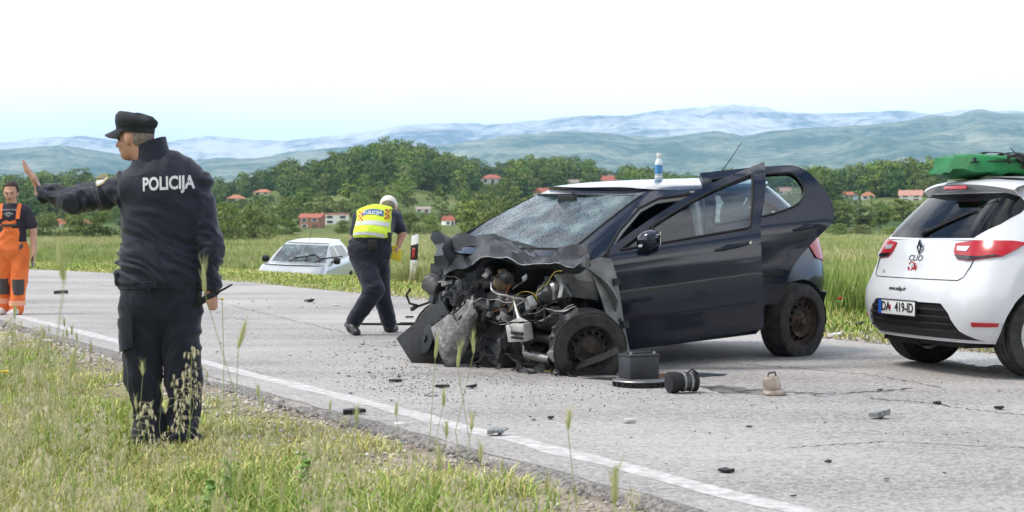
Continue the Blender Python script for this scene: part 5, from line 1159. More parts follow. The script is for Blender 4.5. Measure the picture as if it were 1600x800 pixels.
    MB().tube([(.05, 0, 1.47), (-.10, 0, 1.60), (-.30, 0, 1.79)], [.007, .004, .003], 6).lathe([(.025, 0), (.015, .03)], (.05, 0, 1.455), (0, 0, 1), 10).build('aerial', M_BLACKP, car, smooth=True)
    # tail lamp and bumper
    tlp = [(sh.sx(-.34, .93), .98), (sh.sx(-.10, .95), 1.0), (sh.sx(-.22, .8), .80), (sh.sy(.66, .72), .72), (sh.sy(.60, .95), .96)]
    panel(tlp, [], sh.pt, step=.04, thick=.03, off=.01).build('tail_light', M_RED, car, smooth=True)
    bpz = [(sh.sx(-.35, .4), .29), (sh.sx(-.36, .55), .50), (sh.sy(.5, .52), .52), (sh.sy(-.5, .52), .52), (sh.sx(-.36, .55, -1), .50), (sh.sx(-.35, .4, -1), .29)]
    panel(bpz, [], sh.pt, step=.07, thick=.04, off=.03).build('rear_bumper', M_BLACKP, car, smooth=True)
    for sg in (1,):
        MB().sheet([[Vector((.372 * math.cos(a), yy, .26 + .372 * math.sin(a))) for a in np.linspace(-.1, math.pi + .1, 20)] for yy in (.50, .875)]).build('wheel_arch', M_BLACKP, car, smooth=True)
    panel([(.40 * math.cos(a), .26 + .40 * math.sin(a)) for a in np.linspace(0, math.pi, 14)], [], lambda a, b_: Vector((a, .50, b_)), step=.15, thick=.01).build('wheel_liner', M_BLACKP, car)
    # ---- wheels
    c = WL(P(1241, 501, 13.92)); wheel(car, c, .315, .205, 1, 'steel', tilt=(0, math.radians(-3), math.radians(2)))
    wheel(car, (0, -.76, .235), .315, .2, -1, 'steel', tilt=(0, math.radians(-3.5), 0))
    MB().tube([(0, -.7, .25), (0, .66, .25)], .05, 8).build('rear_axle', M_BLACKP, car)
    c = WL(P(919, 542, 12.14)); wheel(car, c, .272, .18, 1, 'steel', tilt=(math.radians(-8), math.radians(-3), math.radians(-30)), rimm=M_DARKRIM)
    MB().tube([c + Vector((0, -.08, 0)), c + Vector((.05, -.6, .05))], .035, 8).build('drive_shaft', M_DARKM, car, smooth=True)
    c = Vector((2.52, -.70, .24)); wheel(car, c, .30, .2, -1, 'steel', tilt=(0, 0, math.radians(-14)))
    # ---- doors
    def door(kind, hinge, ang, lift, outl, win, sash=None):
        piv = add(kind, None, car); piv.empty_display_size = .1
        Rz = Matrix.Rotation(ang, 3, 'Z'); Ry = Matrix.Rotation(lift, 3, 'Y'); H = Vector(hinge)
        def tr(b):                  # bent upwards towards its free edge
            b.v = [Vector(v) - H for v in b.v]
            for v in b.v: v.z -= v.x * math.tan(lift)
            return b
        piv.location = H + Vector((0, 0, 0.0 if kind == 'front_door' else .12)); piv.rotation_euler = Rz.to_euler()
        f = lambda x, z: sh.side(x, z)
        def crease(x, z):
            p = sh.side(x, z); p.y += .010 * math.exp(-((z - (.415 + .012 * (x - 1.6))) / .018) ** 2) - .014 * smoothstep(.44, .40, z) + .008 * math.exp(-((z - .90) / .03) ** 2); return p
        skin = tr(panel(outl, [win], crease, step=.045, edge_step=.04, out=-1, thick=.05)).build('door_skin', M_NAVY, piv, smooth=True, angle=32)
        ow = rounded([(x, z) for x, z in win], .03, 3)
        pane = tr(panel(win, [], lambda x, z: sh.side(x, z) + Vector((0, -.02, 0)), step=.08, out=-1)).build('door_window', M_GLASS, piv, smooth=True)
        b = MB(); lp = [sh.side(x, z) + Vector((0, .003, 0)) for x, z in densify(win, .05)]; b.tube(lp + lp[:1], .010, 5); tr(b).build('window_seal', M_BLACKP, piv, smooth=True)
        if sash:
            b = MB(); b.tube([sh.side(x, z) + Vector((0, -.005, 0)) for x, z in densify(sash, .08, False)], .014, 6); tr(b).build('window_divider', M_BLACKP, piv, smooth=True)
        # inner lining, kept behind the skin
        inn = [(x, z) for x, z in outl if z < .97]
        cxm = sum(p[0] for p in inn) / len(inn); czm = sum(p[1] for p in inn) / len(inn); inn = [(cxm + (x - cxm) * .95, czm + (z - czm) * .95) for x, z in inn]
        tr(panel(inn, [], lambda x, z: sh.side(x, z) + Vector((0, -.06, 0)), step=.12, out=-1, thick=.05)).build('door_lining', M_INT, piv, smooth=True)
        return piv, tr
    fo = rounded([(2.17, .27), (2.235, .62), (2.245, .94), (2.215, 1.0), (1.98, 1.13), (1.70, 1.262), (1.42, 1.372), (.985, 1.475), (1.015, 1.22), (1.07, 1.02), (1.075, .80), (1.06, .55), (1.05, .225), (1.08, .21), (2.08, .21)], [.03, .05, .05, .03, .1, .12, .1, .012, .1, .05, .1, .1, .03, .03, .05])
    fw = rounded([(2.14, .975), (1.15, 1.0), (1.115, 1.20), (1.10, 1.395), (1.42, 1.315), (1.68, 1.215), (1.93, 1.095)], [.02, .03, .05, .02, .08, .1, .08])
    d1, tr = door('front_door', (2.22, .86, 0), math.radians(-41), math.radians(7.4), fo, fw, [(1.90, .98), (1.88, 1.115)])
    def on(x, z, o=0.0): return sh.side(x, z) + Vector((0, o, 0))
    tr(MB().tube([on(x, z, .03 + k) for x, z, k in ((1.42, .875, -.012), (1.37, .878, .012), (1.22, .888, .012), (1.17, .890, -.012))], [.012, .014, .014, .011], 8)).build('door_handle', M_NAVY, d1, smooth=True)
    hb = MB(); hb.lathe([(.055, 0), (.045, .004), (.01, .005)], on(1.31, .87, -.002), (0, 1, 0), 14)
    for v in hb.v: v.x = 1.31 + (v.x - 1.31) * 1.3; v.z = .872 + (v.z - .872) * .62
    tr(hb).build('handle_recess', M_BLACKP, d1, smooth=True)
    tr(MB().lathe([(.011, 0), (.011, .012)], on(1.155, .892, .012), (0, 1, 0), 12)).build('door_lock', M_CHROME, d1, smooth=True)
    mr = MB(); mc = on(1.93, 1.03, .15); rows = []
    for k in np.linspace(0, 1, 9):
        a = math.sin(math.pi * (.08 + .84 * k)) ** .6
        rows.append([mc + Vector((.075 - .15 * k if False else .085 * (1 - 2 * k), math.cos(t) * .105 * a, math.sin(t) * .075 * a + .01 * math.cos(t))) for t in np.linspace(0, 6.2832, 17)])
    mr.sheet(rows); mir = tr(mr).build('side_mirror', M_NAVY, d1, smooth=True)
    tr(MB().tube([on(1.97, .985, 0), on(1.95, .965, .09), mc + Vector((0, 0, -.05))], [.03, .028, .035], 8)).build('mirror_arm', M_BLACKP, mir, smooth=True)
    tr(MB().box(mc + Vector((.066, .03, -.035)), (.03, .085, .02))).build('indicator_lens', M_LAMPW, mir, bevel=.006)
    tr(MB().box(mc + Vector((-.082, 0, 0)), (.006, .16, .10))).build('mirror_glass', M_MIRROR, mir, bevel=.01)
    ro = rounded([(1.05, .31), (1.06, .55), (1.085, .80), (1.11, 1.02), (1.045, 1.22), (1.06, 1.425), (.60, 1.422), (.20, 1.405), (.06, 1.25), (-.025, 1.06), (.0, .92), (.24, .75), (.40, .59), (.455, .40), (.475, .31)], [.03, .1, .1, .05, .1, .012, .1, .10, .1, .08, .08, .1, .1, .05, .03])
    rwn = rounded([(1.02, 1.005), (1.035, 1.02), (.985, 1.20), (.995, 1.365), (.60, 1.362), (.265, 1.348), (.19, 1.20), (.27, 1.09), (.50, 1.035)], [.01, .02, .1, .02, .1, .07, .06, .07, .1])
    d2, tr2 = door('rear_door', (1.06, .86, 0), math.radians(-27), math.radians(5.0), ro, rwn)
    tr2(MB().tube([on(x, z, .03 + k) for x, z, k in ((.36, .895, -.012), (.31, .90, .012), (.17, .91, .012), (.12, .912, -.012))], [.012, .014, .014, .011], 8)).build('door_handle', M_NAVY, d2, smooth=True)
    hb = MB(); hb.lathe([(.055, 0), (.045, .004), (.01, .005)], on(.25, .893, -.002), (0, 1, 0), 14)
    for v in hb.v: v.x = .25 + (v.x - .25) * 1.3; v.z = .893 + (v.z - .893) * .62
    tr2(hb).build('handle_recess', M_BLACKP, d2, smooth=True)
    tr2(MB().sheet([[on(x, .555 + dz, .012 + k) for x in np.linspace(1.0, .48, 10)] for dz, k in ((-.02, -.014), (-.014, .004), (.014, .004), (.02, -.014))]).sheet([[on(x, .815 + dz, .012 + k) for x in np.linspace(1.03, .2, 3)] for dz, k in ((0, -.03), (.002, -.03))])).build('rubbing_strip', M_BLACKP, d2, smooth=True)
    tr(MB().sheet([[on(x, .43 + .008 * (x - 1.6) + dz, k) for x in np.linspace(2.1, 1.12, 12)] for dz, k in ((-.012, .0), (-.008, .010), (.008, .010), (.012, .0))])).build('rubbing_strip', M_NAVY, d1, smooth=True)
    # ---- torn nose: scuttle, bonnet, inner wing, engine, radiator, looms
    MB().sheet([[(2.36 + .16 * k + .02 * math.sin(9 * y), y, .985 - .02 * k + .015 * math.sin(7 * y)) for k in (0, .5, 1)] for y in np.linspace(-.78, .80, 24)]).build('scuttle_panel', M_BLACKP, car, smooth=True, thick=.015)
    # crumpled bonnet: pushed back and folded up in front of the windscreen
    top = [(684, 374), (700, 371), (722, 365), (742, 368), (768, 366), (790, 373), (815, 382), (840, 388), (862, 389), (885, 385), (905, 382), (920, 383)]
    midl = [(690, 402), (705, 396), (725, 392), (750, 388), (770, 384), (792, 389), (815, 397), (838, 404), (860, 407), (885, 405), (905, 402), (921, 398)]
    frt = [(692, 436), (712, 420), (735, 418), (752, 402), (772, 393), (795, 396), (818, 403), (840, 411), (862, 416), (886, 419), (908, 418), (922, 410)]
    low2 = [(700, 440), (716, 432), (738, 426), (756, 414), (775, 403), (797, 408), (820, 412), (840, 418), (862, 421), (886, 424), (908, 423), (922, 415)]
    rows = []
    for poly, xx in ((top, 2.50), (midl, 2.64), (frt, 2.84), (low2, 2.78)):
        pts = np.array(poly, float); tt = np.linspace(0, len(pts) - 1, 30)
        rows.append([FP(np.interp(t, range(len(pts)), pts[:, 0]), np.interp(t, range(len(pts)), pts[:, 1]), xx) for t in tt])
    fine = []
    for i in range(3):
        for k in np.linspace(0, 1, 4)[:-1]: fine.append([rows[i][j].lerp(rows[i + 1][j], k) for j in range(30)])
    fine.append(rows[3])
    for i, rw_ in enumerate(fine):
        for j, p in enumerate(rw_):
            am = .030 * (1.15 if 0 < i < 9 else .4); n1 = 1 - 2 * abs(float(fbm(p.y * 3.6 + 3, i * .32, 1.0, 2))); n2 = 0.5 - abs(float(fbm(p.y * 7 + 8, i * .6, 4.0, 2)))
            rw_[j] = p + Vector((.5 * am * n2, 0, am * n1 + .009 * n2))
    M_HOOD = mat('creased_dark_paint', (0.005, 0.006, 0.008), 0.42, c2=(0.014, 0.014, 0.016), scale=7, detail=6, spec=.3, bump=.25, bscale=9)
    bo = MB().sheet(fine).build('crumpled_bonnet', M_HOOD, car, smooth=True, thick=.004, angle=16)
    MB().tube([p + Vector((.006, 0, -.002)) for p in fine[6][6:27]], .0045, 5).build('bare_fold_edge', M_ALU, bo, smooth=True)
    sd_ = MB(); A = [(676, 363), (690, 362), (702, 374), (709, 396)]; B = [(681, 400), (696, 398), (712, 404), (722, 420)]; C_ = [(688, 438), (700, 436), (712, 436), (726, 434)]
    g = []
    for poly, xx in ((A, 2.66), (B, 2.76), (C_, 2.80)): g.append([FP(a, b_, xx + .05 * math.sin(i * 2)) for i, (a, b_) in enumerate(poly)])
    gg = [[g[0][j].lerp(g[1][j], k) for j in range(4)] for k in (0, .25, .5, .75)] + [[g[1][j].lerp(g[2][j], k) for j in range(4)] for k in (0, .33, .66, 1)]
    for i, rr in enumerate(gg):
        for j in range(4): rr[j] = rr[j] + Vector((.03 * math.sin(i * 1.7 + j * 2.1), 0, .006 * math.cos(i * 2 + j)))
    sd_.sheet(gg).build('bonnet_shard', M_HOOD, bo, smooth=True, thick=.004, angle=25)
    MB().tube([FP(905, 387, 2.46), FP(914, 390, 2.5), FP(919, 400, 2.52), FP(918, 408, 2.54)], [.012, .014, .01, .006], 6).build('torn_wing_edge', M_ZINC, car, smooth=True)
    # hinge pillar and inner wing on the left: pale primer metal
    hp = MB(); hp.sheet([[FP(u, v, xx) for u, v, xx in row] for row in (
        [(918, 408, 2.46), (938, 402, 2.40), (952, 404, 2.30)], [(925, 430, 2.44), (945, 428, 2.36), (960, 430, 2.27)], [(938, 465, 2.42), (955, 462, 2.34), (966, 466, 2.25)],
        [(950, 505, 2.40), (963, 503, 2.33), (972, 507, 2.24)], [(958, 545, 2.38), (972, 545, 2.31), (980, 548, 2.23)], [(963, 568, 2.36), (980, 566, 2.30), (988, 566, 2.22)])]); hp.build('hinge_pillar', M_ZINC, car, smooth=True, thick=.02, angle=30)
    hi = MB()
    for u, v in ((953, 432), (955, 446), (968, 500), (970, 512)): hi.lathe([(.016, -.01), (.016, .012), (.009, .016)], FP(u, v, 2.31), (.4, 1, 0), 8)
    for u, v in ((958, 440), (972, 507)): hi.box(FP(u, v, 2.28), (.06, .09, .05))
    hi.build('door_hinge', M_DARKM, car)
    wg = MB(); rows = []
    for k in np.linspace(0, 1, 16):
        a = math.radians(172 - 150 * k); u0, v0_ = 905 + 58 * math.cos(a) * 1.05, 545 - 116 * math.sin(a) ** .8
        rows.append([FP(u0 + 6 * math.sin(7 * k), v0_ - 18 + 4 * math.sin(11 * k), 2.70 - .3 * k), FP(u0, v0_ - 4, 2.60 - .26 * k), FP(u0 - 1, v0_ + 8, 2.46 - .16 * k), FP(u0 - 4, v0_ + 16, 2.22)])
    wg.sheet(rows).build('inner_wing', M_ZINC, car, smooth=True, thick=.006, angle=30)
    MB().sheet([[FP(u, v, x) for u, v, x in r_] for r_ in (((868, 432, 2.66), (895, 420, 2.6), (922, 416, 2.46)), ((872, 448, 2.62), (900, 436, 2.56), (930, 440, 2.42)), ((862, 470, 2.6), (890, 462, 2.5), (935, 468, 2.38)))]).build('strut_tower', M_ZINC, car, smooth=True, thick=.01, angle=25)
    MB().lathe([(.05, 0), (.055, .02), (.05, .04), (.056, .06), (.05, .08), (.056, .10), (.05, .12), (.056, .14), (.05, .16), (.03, .18)], FP(882, 492, 2.50), (0, -.1, 1), 14).build('coil_spring', M_BLACKP, car, smooth=True)
    # dark bulk behind everything
    bk = MB(); rg = random.Random(12)
    bk.sheet([[FP(u, v, 2.42 + .05 * math.sin(u * .09 + v * .05)) for u in range(676, 925, 12)] for v in range(412, 600, 12)]); bk.build('bulkhead', M_INT, car, thick=.02)
    # engine block, gearbox and castings
    def chunk(name, u, v, x, size, m, seed, n=2, parent=car):
        b_ = MB(); q = random.Random(seed); c0 = FP(u, v, x)
        for i in range(n):
            b_.box(c0 + Vector((q.uniform(-.4, .4) * size[0], q.uniform(-.4, .4) * size[1], q.uniform(-.4, .4) * size[2])) * (i > 0), [s * q.uniform(.55, 1) if i else s for s in size], Euler((q.uniform(-.5, .5), q.uniform(-.5, .5), q.uniform(-.6, .6))).to_matrix(), q.uniform(.7, 1))
        return b_.jitter(.006, seed).build(name, m, parent, bevel=.008)
    chunk('engine_block', 770, 500, 2.58, (.30, .52, .36), M_DARKM, 1, 5)
    chunk('gearbox', 830, 540, 2.55, (.3, .36, .26), M_DARKM, 2, 5)
    chunk('intake_manifold', 735, 455, 2.62, (.18, .40, .14), M_CAST, 3, 4); chunk('cylinder_head', 800, 470, 2.6, (.2, .34, .14), M_CAST, 4, 4)
    chunk('turbo_housing', 786, 440, 2.72, (.11, .13, .12), M_BROWN, 5, 3); MB().lathe([(.03, 0), (.055, .03), (.06, .08), (.045, .12), (.03, .13)], FP(797, 446, 2.70), (.7, -.5, .3), 14).build('turbo_scroll', M_BROWN, car, smooth=True)
    chunk('subframe_bracket', 870, 585, 2.62, (.2, .3, .08), M_DARKM, 6, 4); chunk('bracket', 712, 560, 2.70, (.12, .2, .16), M_DARKM, 7, 5); chunk('bracket', 860, 500, 2.66, (.12, .16, .14), M_CAST, 8, 4); chunk('bracket', 855, 455, 2.70, (.10, .12, .10), M_ZINC, 9, 4)
    chunk('bracket', 770, 560, 2.78, (.12, .2, .12), M_DARKM, 10, 5); chunk('bracket', 690, 470, 2.62, (.14, .16, .16), M_DARKM, 13, 5); chunk('bracket', 745, 490, 2.80, (.08, .12, .16), M_CAST, 17, 3)
    for i in range(46):
        u, v = rg.uniform(690, 885), rg.uniform(425, 592); chunk('engine_fragment', u, v, rg.uniform(2.66, 2.92), (rg.uniform(.03, .09), rg.uniform(.04, .12), rg.uniform(.03, .10)), rg.choice([M_DARKM, M_DARKM, M_CAST, M_BLACKP, M_BLACKP, M_BLACKP, M_ZINC]), 100 + i, 2)
    # torn sheet strips
    for i in range(34):
        u, v = rg.uniform(700, 890), rg.uniform(430, 585); c0 = FP(u, v, rg.uniform(2.7, 2.92)); R_ = Euler((rg.uniform(0, 6), rg.uniform(0, 6), rg.uniform(0, 6))).to_matrix(); l, w_ = rg.uniform(.08, .22), rg.uniform(.02, .06)
        MB().sheet([[c0 + R_ @ Vector((l * (k - .5), w_ * (j - .5), .03 * math.sin(4 * k + i) + .012 * j)) for k in np.linspace(0, 1, 7)] for j in (0, .5, 1)]).build('torn_strip', rg.choice([M_ZINC, M_ALU, M_BLACKP, M_CAST, M_DARKM]), car, smooth=True, thick=.003)
    # radiator and its black cowl hanging to the left
    def quad(name, cs, x, m, bend=.03, th=.02, parent=car, nu=10):
        G = [[FP(*[(1 - a) * (1 - b_) * cs[0][k] + a * (1 - b_) * cs[1][k] + a * b_ * cs[2][k] + (1 - a) * b_ * cs[3][k] for k in (0, 1)], (x if not isinstance(x, tuple) else x[0] + (x[1] - x[0]) * a) + bend * math.sin(math.pi * b_) + .01 * math.sin(7 * a + 3 * b_)) for a in np.linspace(0, 1, nu)] for b_ in np.linspace(0, 1, nu)]
        return MB().sheet(G).build(name, m, parent, smooth=True, thick=th, angle=35)
    rad = quad('radiator', ((678, 514), (744, 464), (742, 500), (704, 596)), (2.98, 2.86), M_FINS, .06, .03)
    b = MB(); b.tube([FP(676, 514, 2.99), FP(712, 488, 2.94), FP(746, 461, 2.87)], .014, 8).tube([FP(678, 516, 2.99), FP(690, 555, 3.04), FP(704, 597, 2.98)], .009, 6); b.build('radiator_tank', M_BLACKP, rad, smooth=True)
    b = MB()
    for k in np.linspace(.05, .95, 9): b.box(FP(676 + 70 * k, 511 - 52 * k, 2.985 - .1 * k), (.03, .018, .03), Euler((0, 0, k)).to_matrix())
    b.build('radiator_clip', M_BLACKP, rad)
    cow = quad('fan_cowl', ((623, 530), (694, 471), (722, 520), (665, 597)), (2.92, 2.80), M_BLACKP, .05, .025)
    b = MB(); b.tube([FP(623, 530, 2.93), FP(644, 562, 2.98), FP(666, 598, 2.94)], .016, 6); b.build('cowl_rim', M_BLACKP, cow, smooth=True)
    MB().box(FP(642, 557, 2.985), (.012, .016, .075), Euler((.52, 0, 0)).to_matrix()).build('cowl_sticker', M_WIREW, cow); MB().box(FP(647, 566, 2.988), (.012, .017, .03), Euler((.52, 0, 0)).to_matrix()).build('green_sticker', M_WIREG, cow)
    MB().lathe([(.11, 0), (.12, .012), (.10, .02), (.03, .02), (.03, .035)], FP(668, 530, 2.93), (1, -.25, .3), 22).build('fan_ring', M_BLACKP, cow, smooth=True)
    # fuse box, silver pipe, right strut, hoses
    fb = MB().box(FP(812, 519, 2.90), (.10, .175, .13), Euler((.1, .1, .15)).to_matrix()).put([FP(796, 503, 2.94), FP(826, 502, 2.94), FP(812, 495, 2.94)], [(0, 1, 2)]).build('fuse_box', M_FUSE, car, bevel=.008)
    MB().box(FP(808, 521, 2.965), (.02, .12, .022)).box(FP(808, 528, 2.965), (.02, .12, .016)).build('fuse_slot', M_BLACKP, fb)
    MB().tube([FP(812, 500, 2.9), FP(806, 480, 2.86), FP(803, 468, 2.82)], [.02, .012, .01], 8).build('fuse_box_stalk', M_ALU, fb, smooth=True)
    MB().lathe([(.032, 0), (.034, .01), (.034, .20), (.030, .205)], FP(820, 552, 2.86), WL(P(852, 560, 12.3)) - FP(820, 552, 2.86), 16).build('silver_pipe', M_ALU, car, smooth=True)
    MB().lathe([(.02, 0), (.07, .02), (.085, .08), (.075, .15), (.03, .17)], FP(690, 452, 2.66), (.3, -.8, .4), 18).build('air_filter_canister', M_CAST, car, smooth=True)
    MB().tube([FP(685, 462, 2.62), FP(672, 472, 2.66), FP(655, 478, 2.72), FP(640, 474, 2.76), FP(635, 461, 2.78), FP(641, 452, 2.8)], .010, 7).box(FP(647, 481, 2.76), (.03, .07, .025), Euler((.5, 0, 0)).to_matrix()).build('dangling_hose', M_BLACKP, car, smooth=True, angle=40)
    MB().tube([FP(672, 430, 2.6), FP(668, 445, 2.62), FP(676, 462, 2.66), FP(690, 478, 2.7)], .016, 7).build('coolant_hose', M_BLACKP, car, smooth=True)
    MB().sheet([[FP(u, v, 2.78), FP(u + 4, v + 9, 2.84)] for u, v in ((868, 580), (890, 570), (915, 562), (940, 553), (964, 541))]).build('trailing_belt', M_BLACKP, car, thick=.006)
    bar = MB(); bar.tube([WL(P(694, 596, 12.75)), WL(P(760, 598, 12.45)), WL(P(850, 596, 12.05)), WL(P(930, 594, 11.8)), WL(P(1000, 592, 11.55))], .018, 8); bar.build('lower_crossmember', M_BLACKP, car, smooth=True)
    for nm, m_, n_, rr in (('black_cable', M_BLACKP, 26, .006), ('yellow_cable', M_WIREY, 3, .002), ('white_cable', M_WIREW, 3, .0018), ('green_cable', M_WIREG, 1, .002), ('orange_cable', M_WIRER, 2, .002), ('grey_pipe', M_ALU, 4, .008)):
        for i in range(n_):
            if nm == 'yellow_cable': u, v = rg.choice([(815, 545), (840, 470), (850, 455), (740, 585), (850, 580)])
            else: u, v = rg.uniform(705, 880), rg.uniform(425, 592)
            x = rg.uniform(2.78, 2.98); pts = [FP(u, v, x)]; d_ = rg.uniform(0, 6.28)
            for k in range(6): d_ += rg.uniform(-.9, .9); u = min(900, max(690, u + 13 * math.cos(d_))); v = min(596, max(420, v + 11 * math.sin(d_))); pts.append(FP(u, v, x + rg.uniform(-.07, .05)))
            sm = []
            for k in range(len(pts) - 1):
                p0, p1, p2, p3 = pts[max(0, k - 1)], pts[k], pts[k + 1], pts[min(len(pts) - 1, k + 2)]
                for t_ in (0, .25, .5, .75): sm.append(.5 * ((2 * p1) + (p2 - p0) * t_ + (2 * p0 - 5 * p1 + 4 * p2 - p3) * t_ ** 2 + (3 * p1 - p0 - 3 * p2 + p3) * t_ ** 3))
            MB().tube(sm, rr, 5).build(nm, m_, car, smooth=True)
    return car, sh
WRECK, WSH = wreck()
# ================================================================== PEOPLE
M_SKIN = mat('skin', (0.52, 0.30, 0.22), 0.55, c2=(0.45, 0.24, 0.17), scale=14, spec=.3); M_SKIN2 = mat('tanned_skin', (0.52, 0.30, 0.21), 0.55, c2=(0.46, 0.25, 0.17), scale=14, spec=.3)
M_UNI = mat('navy_uniform_cloth', (0.009, 0.012, 0.026), 0.62, c2=(0.013, 0.016, 0.033), scale=40, sheen=.2, bump=.15, bscale=90, spec=.25)
M_UNIT = mat('navy_trouser_cloth', (0.008, 0.0105, 0.021), 0.7, c2=(0.012, 0.014, 0.026), scale=40, sheen=.15, bump=.15, bscale=90, spec=.25)
M_CAP = mat('dark_cap_cloth', (0.008, 0.0115, 0.016), 0.8, c2=(0.012, 0.016, 0.021), scale=60, bump=.2, bscale=120)
M_BOOT = mat('black_boot_leather', (0.012, 0.012, 0.012), 0.45); M_HAIRG = mat('short_grey_brown_hair', (0.13, 0.10, 0.08), 0.9, c2=(0.25, 0.22, 0.19), scale=90); M_HAIRD = mat('dark_brown_hair', (0.035, 0.022, 0.015), 0.8)
M_REFLW = mat('reflective_white_print', (0.62, 0.63, 0.65), 0.5); M_BADGE = mat('badge_gold', (0.52, 0.46, 0.22), 0.6)
def disp(me, f):
    """push vertices along their normals by f(points)"""
    n = len(me.vertices); co = np.zeros(n * 3, np.float32); no = np.zeros(n * 3, np.float32); me.vertices.foreach_get('co', co); me.vertex_normals.foreach_get('vector', no)
    co = co.reshape(-1, 3); no = no.reshape(-1, 3); co += no * np.asarray(f(co), np.float32)[:, None]; me.vertices.foreach_set('co', co.ravel()); me.update(); return me
def cloth_folds(amp, fx=7, fz=16, seed=0, zmask=None):
    def f(c):
        w = fbm(c[:, 0] * 3 + seed, c[:, 1] * 3, c[:, 2] * 3, 2) * .5
        n = fbm(c[:, 0] * fx + w * 2 + seed, c[:, 1] * fx, c[:, 2] * fz + w * 3, 3); r = 1 - np.abs(n) * 1.6
        return amp * (r - .4) * (1 if zmask is None else zmask(c))
    return f
def sdf_part(name, fs, k, vs, m, parent, org, cut=None, fold=None, pad=.05, smooth_it=0):
    """union of primitives (each (fn, points, radius)) -> mesh part in the space of parent at org"""
    pts = np.array([p for q in fs for p in q[1]]); rr = max(q[2] for q in fs); lo = pts.min(0) - rr - pad; hi = pts.max(0) + rr + pad; f = union_local(fs, k)
    if cut is not None:
        g = f; f = lambda X, Y, Z: np.maximum(g(X, Y, Z), cut(X, Y, Z))
    me = surface_net(name, f, lo, hi, vs, m)
    if fold is not None: disp(me, fold)
    bm = bmesh.new(); bm.from_mesh(me)
    for _ in range(1 + smooth_it): bmesh.ops.smooth_vert(bm, verts=bm.verts, factor=.5, use_axis_x=True, use_axis_y=True, use_axis_z=True)
    bm.to_mesh(me); bm.free(); me.transform(Matrix.Translation(-Vector(org))); me.update()
    return add(name, me, parent)
def K(a, b, r1, r2, flat=None): return (cone(a, b, r1, r2, flat), [tuple(a), tuple(b)], max(r1, r2))
def B(c, r, sx=1, sy=1, sz=1, ux=(1, 0, 0), uz=(0, 0, 1)): return (ball(c, r, sx, sy, sz, ux, uz), [tuple(c)], r * max(sx, sy, sz))
def head_parts(c, fd, up=(0, 0, 1), s=1.0):
    """c = centre of the head, fd = where the face looks"""
    c = Vector(c); f = Vector(fd).normalized(); u = Vector(up); u = (u - f * u.dot(f)).normalized(); r = f.cross(u)
    at = lambda a, b_, z: c + (f * a + r * b_ + u * z) * s
    P_ = [B(at(-.012, 0, .018), .1 * s, .96, .77, 1.0, f, u), B(at(.032, 0, -.045), .066 * s, .88, .84, 1.12, f, u), B(at(.062, 0, -.088), .028 * s, 1, 1.1, .8, f, u),
          K(at(.088, 0, .010), at(.112, 0, -.026), .010 * s, .015 * s), B(at(.088, 0, .022), .022 * s, .6, 2.0, .5, f, u), B(at(.096, 0, -.055), .016 * s, .5, 1.3, .5, f, u)]
    for sg in (1, -1):
        P_ += [B(at(-.005, sg * .079, -.008), .030 * s, .62, .28, 1.0, f, u), B(at(.066, sg * .042, -.028), .024 * s, .8, .8, .8, f, u)]
    return P_, at
